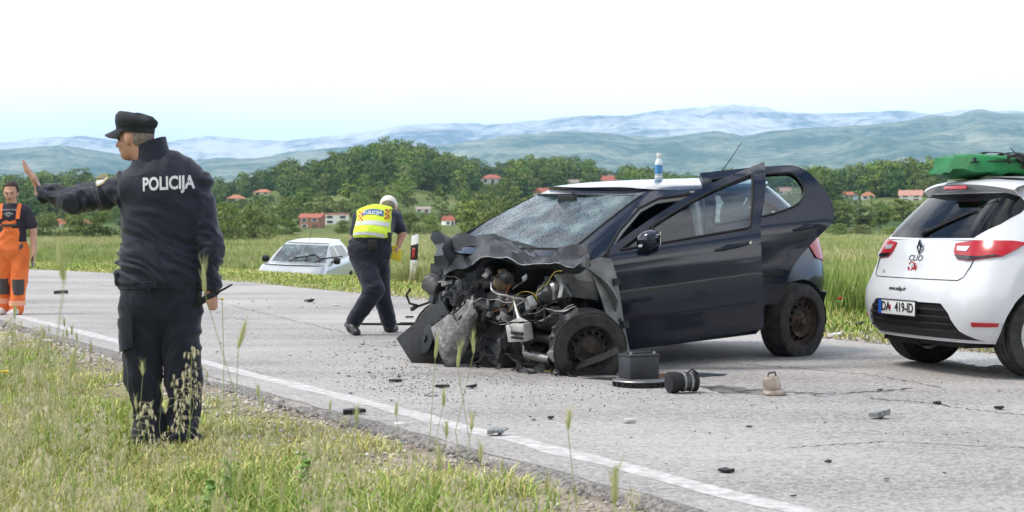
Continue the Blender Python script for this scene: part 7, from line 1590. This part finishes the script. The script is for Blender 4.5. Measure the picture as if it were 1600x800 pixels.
def battery_stack():
    c = on_road(1000, 603); e = empty('metal_disc', 'flat round silver cover with dark toothed rim lying under the car battery', 'metal disc', c)
    MB().lathe([(.185, .034), (.192, .040), (.188, .046), (.10, .048), (.001, .048)], n=36).build('disc_plate', M_ALU, e, smooth=True, angle=30)
    b = MB().lathe([(.178, .0), (.180, .004), (.180, .033)], n=36)
    for i in range(22): a = i / 22 * 6.283; b.box((.182 * math.cos(a), .182 * math.sin(a), .016), (.012, .016, .026), Euler((0, 0, a)).to_matrix())
    b.build('toothed_rim', M_BLACKP, e)
    p = Vector((c.x + (999 - 1000) * c.y / F, c.y + .06, .0485)); e = empty('car_battery', 'black car battery standing upright on the silver disc', 'battery', p, (0, 0, math.radians(24)))
    mdk = mat('black_battery_case', (0.018, 0.02, 0.023), 0.45, c2=(0.03, 0.031, 0.034), scale=12)
    MB().box((0, 0, .075), (.225, .17, .15)).build('case', mdk, e, bevel=.006); MB().box((0, 0, .158), (.235, .178, .018)).build('lid', mdk, e, bevel=.004)
    MB().box((0, .02, .172), (.19, .07, .012)).build('cell_cover', mdk, e, bevel=.003)
    for x in (-.09, .09): MB().lathe([(.010, 0), (.009, .016)], (x, -.055, .167), n=10).build('terminal', M_ALU, e, smooth=True)
battery_stack()
def motor():
    c = on_road(1068, 614); e = empty('fan_motor', 'black ribbed electric motor lying on its side right of the battery', 'motor', c + Vector((0, 0, .072)), (0, 0, math.radians(8)))
    MB().lathe([(.03, -.11), (.068, -.105), (.070, -.05), (.060, -.045), (.060, -.02)], axis=(1, .2, 0), n=22).build('front_cover', M_BLACKP, e, smooth=True, angle=30)
    MB().lathe([(.058, -.02), (.060, .045), (.060, .06)], axis=(1, .2, 0), n=22).build('housing', M_DARKM, e, smooth=True, angle=30)
    for h in (-.015, .035): MB().lathe([(.0605, h), (.064, h + .002), (.064, h + .012), (.0605, h + .014)], axis=(1, .2, 0), n=22, cap=False).build('clamp_band', M_ALU, e, smooth=True)
    MB().lathe([(.055, .06), (.066, .065), (.066, .085), (.04, .10), (.02, .105)], axis=(1, .2, 0), n=22).build('rear_cover', M_BLACKP, e, smooth=True, angle=30)
    MB().tube([(.02, -.02, .06), (.05, -.03, .085), (.085, -.02, .06), (.09, -.02, .02)], .007, 6).build('lead', M_BLACKP, e, smooth=True)
    c = on_road(1210, 617); e = empty('broken_throttle_body', 'cracked beige metal housing with a wire bail lying right of the motor', 'car part', c, (0, 0, .5))
    mbz = mat('beige_metal', (0.50, 0.42, 0.35), 0.4, metal=.4, c2=(0.34, 0.28, 0.23), scale=18)
    MB().lathe([(.075, .004), (.082, .012), (.078, .028), (.055, .04)], n=18).jitter(.004, 2).build('flange', mbz, e, smooth=True, angle=35)
    MB().lathe([(.052, 0), (.058, .02), (.054, .06), (.047, .085), (.040, .085)], (-.012, 0, .035), (-.35, 0, 1), 18).build('cup', mbz, e, smooth=True, angle=35)
    MB().tube([(-.075, -.03, .122), (-.07, -.03, .145), (-.02, -.03, .150), (-.01, -.03, .125)], .006, 6).build('wire_bail', M_DARKM, e, smooth=True)
motor()
# ---- stains, water and cracks on the road (thin sheets that belong to the road)
M_WATER = mat('spilled_water', (0.10, 0.11, 0.12), 0.03, spec=.8); M_OIL = mat('oil_stain', (0.075, 0.068, 0.062), 0.4, c2=(0.30, 0.28, 0.265), scale=11, detail=10, contrast=(.42, .62)); M_BRN = mat('brown_fluid_stain', (0.12, 0.062, 0.03), 0.3, c2=(0.2, 0.13, 0.09), scale=12); M_CRACK = mat('tar_in_crack', (0.045, 0.042, 0.04), 0.8)
M_WETS = mat('wet_sheen', (0.14, 0.145, 0.16), 0.14, c2=(0.26, 0.26, 0.265), scale=16, detail=8, rvar=.12); M_DAMP = mat('damp_asphalt', (0.27, 0.27, 0.28), 0.30, c2=(0.38, 0.37, 0.365), scale=22, detail=8, rvar=.2, bump=.3, bscale=60)
def blotch(name, poly, z, m, wob=2.0, seed=0, step=4.0):
    pl = densify(rounded(poly, 8, 4), step); pl = [(u + wob * float(fbm(u * .11 + seed, v * .4)), v + .35 * wob * float(fbm(u * .13 + seed + 9, v * .4))) for u, v in pl]
    W = [on_road(u, v) for u, v in pl]
    b = panel([(w.x, w.y) for w in W], [], lambda x, y: Vector((x, y, z)), step=.12); return b.build(name, m, road_o)
blotch('water_puddle', [(1052, 583), (1085, 581), (1138, 584), (1130, 587), (1090, 590), (1050, 589)], .0028, M_WATER, 2, 1, 3)
blotch('brown_puddle', [(1008, 583), (1050, 583), (1056, 596), (1010, 598)], .0016, M_BRN, 3, 2)
blotch('oil_stain', [(1092, 603), (1130, 602), (1190, 610), (1188, 616), (1125, 615)], .0016, M_OIL, 4, 3)
blotch('oil_stain', [(1238, 614), (1280, 612), (1335, 616), (1285, 619)], .0016, M_OIL, 3, 4)
blotch('damp_patch', [(1480, 548), (1560, 552), (1600, 560), (1600, 572), (1530, 572), (1470, 560)], .0012, M_DAMP, 6, 8)
def crack(pts, w=.006, seed=0):
    pl = densify(pts, 6, False); W = [on_road(u, v + 1.2 * float(fbm(u * .12 + seed, 1.0))) for u, v in pl]; n = len(W); rows = [[], []]
    for i, p in enumerate(W):
        d = (W[min(i + 1, n - 1)] - W[max(i - 1, 0)]).normalized(); q = Vector((-d.y, d.x, 0)) * w * (.5 + abs(float(fbm(i * .7 + seed, 2.0)))); rows[0].append(p + q + Vector((0, 0, .0022))); rows[1].append(p - q + Vector((0, 0, .0022)))
    MB().sheet(rows).build('road_crack', M_CRACK, road_o)
crack([(1068, 603), (1130, 607), (1200, 612), (1290, 616), (1380, 611), (1425, 606)], .012, 1); crack([(1150, 569), (1260, 577), (1380, 588), (1470, 606)], .006, 2); crack([(1360, 622), (1450, 630), (1520, 640), (1600, 648)], .007, 3)
crack([(330, 470), (420, 492), (540, 520)], .006, 4); crack([(60, 440), (180, 447), (330, 462)], .006, 5); crack([(1230, 700), (1380, 690), (1600, 700)], .004, 7)
# ---- shards strewn about
M_SHARDS = [M_BLACKP, M_BLACKP, M_BLACKP, M_GLOSSB, M_DARKM, M_ZINC]
def shard_mesh(seed, kind=0):
    q = random.Random(seed); n = q.randint(4, 7); a0 = q.uniform(0, 6); P_ = []
    for i in range(n): a = a0 + i / n * 6.283; r = q.uniform(.35, 1.0); P_.append((r * math.cos(a) * .5, r * math.sin(a) * q.uniform(.28, .5)))
    b = MB(); h = q.uniform(.06, .16); b.prism(P_, h)
    for v in b.v: v.z += .25 * (v.x + .5) * q.uniform(.0, .8) * (1 if kind else .4)
    if kind: b.box((q.uniform(-.2, .2), 0, h * .6), (.34, .10, .14), Euler((q.uniform(-.6, .6), q.uniform(-.5, .5), q.uniform(0, 3))).to_matrix())
    return b
shard_proto = [shard_mesh(i, i % 3 == 0).mesh('fragment', M_SHARDS[i % 6]) for i in range(24)]
rgd = random.Random(21)
def shard(u, v, wpx, label=None, proto=None, m=None, rz=None, name='plastic_fragment', cat='fragment', group=None, zs=1.0):
    p = on_road(u, v); s_, t_ = to_st(p.x, p.y)
    if t_ < T_NEAR + .05 or t_ > T_FAR - .05:
        p = ray_ground(u, v, 5.0, 60.0)
    me = shard_proto[rgd.randrange(24) if proto is None else proto]
    if m is not None: me = me.copy(); me.materials.clear(); me.materials.append(m)
    o = add(name, me, None, label, cat, group); s = wpx * p.y / F * 1.15; o.location = p + Vector((0, 0, .004)); o.scale = (s, s, s * zs); o.rotation_euler = (0, 0, rgd.uniform(0, 6.28) if rz is None else rz)
    return o
S1 = 'small dark plastic fragment lying loose on the road'; G1 = 'small dark fragments strewn over the road'
named = [(775, 681, 40, 'crumpled grey plastic piece lying on the white edge line', M_ZINC, 0.2), (555, 647, 46, 'flat black plate lying on the verge beside the road edge', M_BLACKP, 0.5), (627, 671, 38, 'pale thin strip lying on the bare verge soil', M_WHITEPL, 0.1), (500, 652, 24, 'blue grey shard in the verge grass', M_ALU, .4),
         (980, 661, 28, 'white and black chipped piece on the road below the motor', M_FUSE, .3), (1135, 738, 30, 'black wedge shaped piece, nearest of the fragments on the road', M_BLACKP, .2), (1370, 654, 44, 'grey metal bracket with a long thin tail on the road', M_ZINC, .1), (1466, 632, 22, 'dark wedge standing near the road crack', M_BLACKP, 1), (1560, 640, 26, 'flat black block at the right end of the road crack', M_BLACKP, .1),
         (1295, 723, 16, 'twisted dark clip on the open road right of the black wedge', M_DARKM, .7), (1170, 668, 14, 'black cube like lump on the open road', M_BLACKP, .2), (1374, 611, 12, 'small black lump at the end of the oil streak', M_BLACKP, 1), (483, 472, 22, 'dark curled piece on the road left of the stooping policeman', M_DARKM, .3), (526, 478, 16, 'black and white chip just left of the stooping policeman', M_FUSE, .8),
         (98, 460, 30, 'flat dark piece on the road behind the waving policeman', M_DARKM, 0), (1306, 527, 26, 'crumpled white piece on the far verge', M_WHITEPL, .3), (1335, 510, 50, 'dark heap of torn trim on the far verge', M_BLACKP, 0), (1375, 512, 34, 'second dark heap of torn trim beside the white car', M_BLACKP, .4), (735, 607, 20, 'torn black corner below the grey radiator', M_BLACKP, .3), (690, 606, 36, 'long black sliver at the foot of the black cowl', M_BLACKP, .1),
         (620, 597, 24, 'black sliver left of the black cowl', M_BLACKP, .2), (860, 655, 16, 'larger of two black crumbs below the front wheel', M_BLACKP, 1), (835, 657, 12, 'smaller of two black crumbs below the front wheel', M_DARKM, 1), (1240, 777, 14, 'thin dark sliver near the bottom of the picture', M_BLACKP, 0), (1385, 751, 14, 'grey curled chip at the lower right of the road', M_ZINC, .2)]
for i, (u, v, w, l, m, r) in enumerate(named): shard(u, v, w, l, i % 24, m, r, name='car_fragment')
st = empty('trim_strip', 'long thin black trim strip lying behind the feet of the stooping policeman', 'trim strip', on_road(608, 508)); MB().box((0, 0, .012), (.62, .04, .022), Euler((0, 0, -.06)).to_matrix()).box((.2, .0, .026), (.16, .03, .01)).build('strip', M_BLACKP, st, bevel=.004)
for (u, v, w, l) in ((563, 478, 30, 'curved dark trim piece beside the far road edge'), (640, 497, 24, 'thin black rod right of the stooping policeman')): shard(u, v, w, l, 2, M_BLACKP, .1, name='car_fragment', zs=.5)
k = 0
while k < 150:
    if k < 70: u, v = rgd.gauss(610, 70), rgd.gauss(580, 30)
    elif k < 110: u, v = rgd.uniform(330, 640), rgd.uniform(470, 560)
    else: u, v = rgd.uniform(640, 1580), rgd.uniform(606, 760)
    if v < 440 or v > 790: continue
    p = on_road(u, v); s_, t_ = to_st(p.x, p.y)
    if not (0.1 < t_ < 5.9) or (660 < u < 1000 and v < 602) or (990 < u < 1300 and v < 566): continue
    k += 1; shard(u, v, rgd.uniform(2.5, 9) * (1.15 if k < 70 else .8), *[(a, ) for a in [('small dark plastic crumb on the road left of the crushed car nose' if k <= 70 else 'small dark crumb on the road beyond the waving policeman' if k <= 110 else 'small dark crumb on the open road in front of the cars')]][0], group='crumbs by the crushed nose' if k <= 70 else 'crumbs on the far road' if k <= 110 else 'crumbs on the open road', zs=rgd.uniform(.3, .9))
# ---- crumbs of asphalt and pale gravel
def stones(name, n, s_r, t_fun, size, cols, label, xy=None):
    s = RNG.uniform(*s_r, n); t = t_fun(n, s) if xy is None else s; x, y = to_xy(s, t) if xy is None else xy; z = gz(x, y) if xy is None else np.full(n, .001); r = RNG.uniform(*size, n) * (1 + y / 25); o = np.array([(1, 0, 0), (-1, 0, 0), (0, 1, 0), (0, -1, 0), (0, 0, .8), (0, 0, -.5)])
    V = (np.stack([x, y, z + r * .25], 1)[:, None, :] + o[None] * (r[:, None] * RNG.uniform(.6, 1.3, (n, 6)))[:, :, None]).reshape(-1, 3)
    f = np.array([(0, 2, 4), (2, 1, 4), (1, 3, 4), (3, 0, 4), (2, 0, 5), (1, 2, 5), (3, 1, 5), (0, 3, 5)]); T = (np.arange(n)[:, None, None] * 6 + f[None]).reshape(-1, 3)
    col = np.repeat(np.array(cols)[RNG.integers(0, len(cols), n)] * RNG.uniform(.7, 1.2, (n, 1)), 6, 0)
    add(name, np_mesh(name, V, T=T, m=M_STONE, col=col), kind='stuff', label=label, cat='gravel')
M_STONE = mat('small_stone', (.3, .28, .26), .95, attr='tint')
stones('asphalt_crumbs', 7000, (-4, 34), lambda n, s: T_NEAR - .02 + RNG.normal(0, .030, n) - .03, (.004, .011), [(.09, .085, .08), (.15, .14, .13), (.24, .22, .2), (.34, .32, .3)], 'dark crumbling rim of the asphalt along the near verge')
stones('verge_gravel', 7000, (-4, 30), lambda n, s: T_NEAR - .08 - np.abs(RNG.normal(0, .45, n)), (.004, .013), [(.42, .37, .31), (.5, .46, .41), (.30, .26, .22), (.58, .55, .5)], 'pale gravel and soil beside the near road edge')
stones('far_gravel', 6000, (-10, 30), lambda n, s: T_FAR + .0 + np.abs(RNG.normal(0, .35, n)), (.006, .018), [(.42, .38, .33), (.52, .48, .44), (.25, .22, .2)], 'gravel along the far road edge')
n = 1500; cu = np.concatenate([RNG.normal(635, 60, 700), RNG.normal(860, 150, 450), RNG.uniform(350, 1560, 350)]); cv = np.concatenate([RNG.normal(586, 24, 700), RNG.normal(608, 12, 450), RNG.uniform(480, 700, 350)]); cv = np.clip(cv, 480, 760); dd = F * CH / (cv - V0); cx = (cu - 800) / F * dd; ts = to_st(cx, dd)[1]; ok = (ts > .15) & (ts < 5.9); cx, dd = cx[ok], dd[ok]
stones('crash_grit', len(cx), (0, 1), None, (.0015, .005), [(.55, .6, .6), (.03, .03, .03), (.03, .03, .03), (.08, .08, .08), (.7, .72, .72)], 'fine glass grains and black plastic crumbs spread round the wreck', xy=(cx, dd))
# ---- tall stalks with seed heads in the foreground
M_STALK = mat('green_stalk', (0.26, 0.33, 0.10), .7); M_SEED = mat('pale_seed_head', (0.50, 0.48, 0.26), .8, c2=(0.36, 0.40, 0.15), scale=20); M_OAT = mat('straw_spikelet', (0.68, 0.62, 0.42), .8, c2=(0.52, 0.45, 0.30), scale=12)
def barley(p0, p1, lean, hl=.07, r=.0065):
    """stem from root p0 to top p1 and a bristly spike"""
    st_ = MB(); m_ = p0.lerp(p1, .6) + lean * .15; st_.tube([p0, m_, p1], [.0016, .0014, .0011], 5)
    d = (p1 - m_).normalized() + lean.normalized() * .25; d.normalize(); hd = MB(); hd.tube([p1, p1 + d * hl * .15, p1 + d * hl * .5, p1 + d * hl * .85, p1 + d * hl], [.002, r * .9, r, r * .6, .001], 7)
    q = random.Random(int(abs(p1.x) * 1e4)); a = d.orthogonal().normalized(); b_ = d.cross(a)
    for i in range(16):
        t = q.uniform(.1, .95); an = q.uniform(0, 6.28); s0 = p1 + d * hl * t + (a * math.cos(an) + b_ * math.sin(an)) * r * .7; e_ = s0 + d * hl * .45 + (a * math.cos(an) + b_ * math.sin(an)) * .012; hd.tube([s0, e_], [.0009, .0002], 3, False)
    return st_, hd
def oat(p0, p1, lean, sp=.10, n=26):
    st_ = MB(); m_ = p0.lerp(p1, .6) + lean * .15; st_.tube([p0, m_, p1], [.0018, .0015, .0010], 5); hd = MB(); q = random.Random(int(abs(p1.x * 1e4 + p1.z * 1e3)))
    d = (p1 - m_).normalized()
    for i in range(n):
        t = q.uniform(0, 1); b0 = p1 - d * sp * 1.5 * t; an = q.uniform(0, 6.28); o = Vector((math.cos(an), math.sin(an), q.uniform(-.5, .5))) * sp * q.uniform(.15, .6) * (.35 + t); c = b0 + o + lean * .05
        hd.tube([b0, c], [.0005, .0005], 3, False); hd.tube([c, c + Vector((o.x * .1, o.y * .1, -.009)), c + Vector((o.x * .15, o.y * .15, -.019))], [.0010, .0036, .0006], 5)
    return st_, hd
big = [('barley', 100, 440, 2.9, 'blurred green spike standing left of the waving policeman'), ('barley', 372, 545, 4.6, 'single bristly spike just right of the policeman knee'), ('barley', 680, 560, 6.2, 'green spike in front of the black fan cowl'), ('barley', 740, 552, 6.2, 'green spike in front of the torn engine bay'), ('barley', 715, 575, 6.0, 'short green spike below the grey radiator'),
       ('barley', 110, 590, 4.4, 'leaning spike in the grass left of the policeman'), ('oat', 300, 545, 5.2, 'pale oat panicle in front of the right trouser leg'), ('oat', 270, 585, 5.4, 'wide oat panicle in front of both trouser legs'), ('oat', 240, 625, 5.6, 'low oat panicle in front of the left trouser leg'),        ('oat', 60, 560, 5.0, 'pale panicle at the left edge of the verge'), ('barley', 320, 458, 4.8, 'pale bent spike crossing in front of the radio hand'), ('barley', 960, 790, 3.0, 'blurred spike at the bottom of the picture'), ('oat', 70, 680, 3.6, 'blurred panicle low at the left edge'), ('oat', 520, 690, 4.0, 'blurred panicle below the policeman to the right')]
for i, (kd, u, v, d, lab) in enumerate(big):
    top_ = P(u, v, d); x0 = top_.x + random.uniform(-.06, .06); root = Vector((x0, d + .03, float(gz(x0, d)) - .01)); lean = Vector((random.uniform(-.5, .5), 0, random.uniform(-.1, .1)))
    if 'bent' in lab: lean = Vector((.9, 0, -.35))
    a, b_ = barley(root, top_, lean, .085 if d > 4 else .075) if kd == 'barley' else oat(root, top_, lean, .11)
    e = empty('grass_stalk', lab, 'grass stalk', root); 
    for q in (a, b_): q.v = [x - root for x in q.v]
    a.build('stem', M_STALK, e, smooth=True); b_.build('seed_head', M_SEED if kd == 'barley' else M_OAT, e, smooth=True)
protos = []
for i in range(8):
    h = .42 + .06 * (i % 4); a, b_ = (barley if i % 2 else oat)(Vector((0, 0, 0)), Vector((.05 * math.sin(i), .04 * math.cos(i * 2), h)), Vector((math.sin(i * 3) * .4, .3 * math.cos(i), 0)), .06 if i % 2 else .10)
    c = MB(); c.cur = 0; c.put(a.v, a.f); c.cur = 1; c.put(b_.v, b_.f); protos.append(c.mesh('stalk', [M_STALK, M_SEED if i % 2 else M_OAT], smooth=True))
c_st = proto_collection('stalks', protos)
n = 12000; s = RNG.uniform(-3, 18, n); t = -1.3 - 4.2 * RNG.uniform(0, 1, n) ** .75; x, y = to_xy(s, t); u = 800 + F * x / np.maximum(y, .3); k = (y > 3.2) & (u > -200) & (u < 1300) & (RNG.uniform(0, 1, n) < (.45 + .5 * fbm(x * .8, y * .8) + .35 * smoothstep(500, 100, u)).clip(.08, 1)); k &= ~((((x + 1.78) / .55) ** 2 + ((y - 8.3) / 1.0) ** 2 < 1) & (RNG.uniform(0, 1, n) < .85)); x, y = x[k], y[k]
lim = np.clip(y - 4.2, 0.35, 3) / 3
scatter('seeding_grass', np.stack([x, y, gz(x, y) - .02], 1), RNG.choice([0, 2, 4, 6, 0, 2, 4, 6, 1, 3, 5, 7], len(x)), RNG.uniform(.5, 1.05, len(x)), RNG.uniform(0, 6.28, len(x)), c_st, label='seeding wild oat and barley grass on the near verge', cat='grass')
# ---- leafy weeds and flowers
M_WEED = mat('fresh_weed_leaf', (0.24, 0.38, 0.09), .7, c2=(0.27, 0.42, 0.10), scale=10)
def weed(u, v, d, h, label, n=16, seed=0):
    top_ = P(u, v, d); q = random.Random(seed); root = Vector((top_.x, d, float(gz(top_.x, d)) - .01)); e = empty('weed', label, 'weed', root)
    hh = h; MB().tube([(0, 0, 0), (.01, 0, hh * .5), (0, .01, hh)], [.004, .003, .002], 5).build('stem', M_STALK, e)
    base = MB(); L_ = .042; base.sheet([[(L_ * k, w * .020 * math.sin(math.pi * min(1, k * .9 + .08)), .018 * math.sin(2.2 * k) - .012 * abs(w)) for w in (-1, 0, 1)] for k in np.linspace(0, 1, 6)]); lm = base.mesh('leaf', M_WEED, smooth=True)
    for i in range(n):
        o = add('leaf', lm, e); z = hh * q.uniform(.1, 1); o.location = (0, 0, z); o.rotation_euler = (0, q.uniform(-.7, .3), q.uniform(0, 6.28)); s = q.uniform(.6, 1.25); o.scale = (s, s, s)
weed(358, 655, 7.3, .22, 'leafy bright green weed right of the policeman boots', 18, 1); weed(330, 690, 7.0, .16, 'low leafy weed at the policeman heels', 14, 2); weed(478, 680, 7.4, .20, 'bright leafy weed in the middle of the verge', 18, 3)
M_POPPY = mat('poppy_petal', (0.62, 0.03, 0.015), .6); M_YFL = mat('yellow_petal', (0.75, 0.55, 0.03), .6); M_WFL = mat('white_petal', (0.75, 0.75, 0.72), .6)
def flower(u, v, d, r, m, label, name):
    c = P(u, v, d); g = float(gz(c.x, c.y)); e = empty(name, label, 'flower', (c.x, c.y, g)); hz_ = c.z - g
    MB().tube([(0, 0, 0), (.01, 0, hz_ * .6), (0, 0, hz_)], .002, 5).build('stem', M_STALK, e)
    for i in range(5):
        a = i / 5 * 6.283; MB().sheet([[(math.cos(a + w) * r * k, math.sin(a + w) * r * k - .3 * r, hz_ + .5 * r * k * k) for w in (-.6, 0, .6)] for k in (.1, .5, .85, 1.0)]).build('petal', m, e, smooth=True)
flower(1312, 468, 18.5, .045, M_POPPY, 'red poppy in the field grass right of the wrecked car', 'poppy'); flower(1403, 424, 21, .035, M_POPPY, 'small red poppy in the field left of the white car', 'poppy')
flower(8, 583, 7.5, .022, M_YFL, 'yellow flower at the left edge of the verge', 'yellow_flower'); flower(75, 535, 7.5, .024, M_WFL, 'white flower in the verge left of the policeman', 'white_flower'); flower(347, 469, 8.4, .018, M_YFL, 'yellow flower head beside the radio hand', 'yellow_flower')
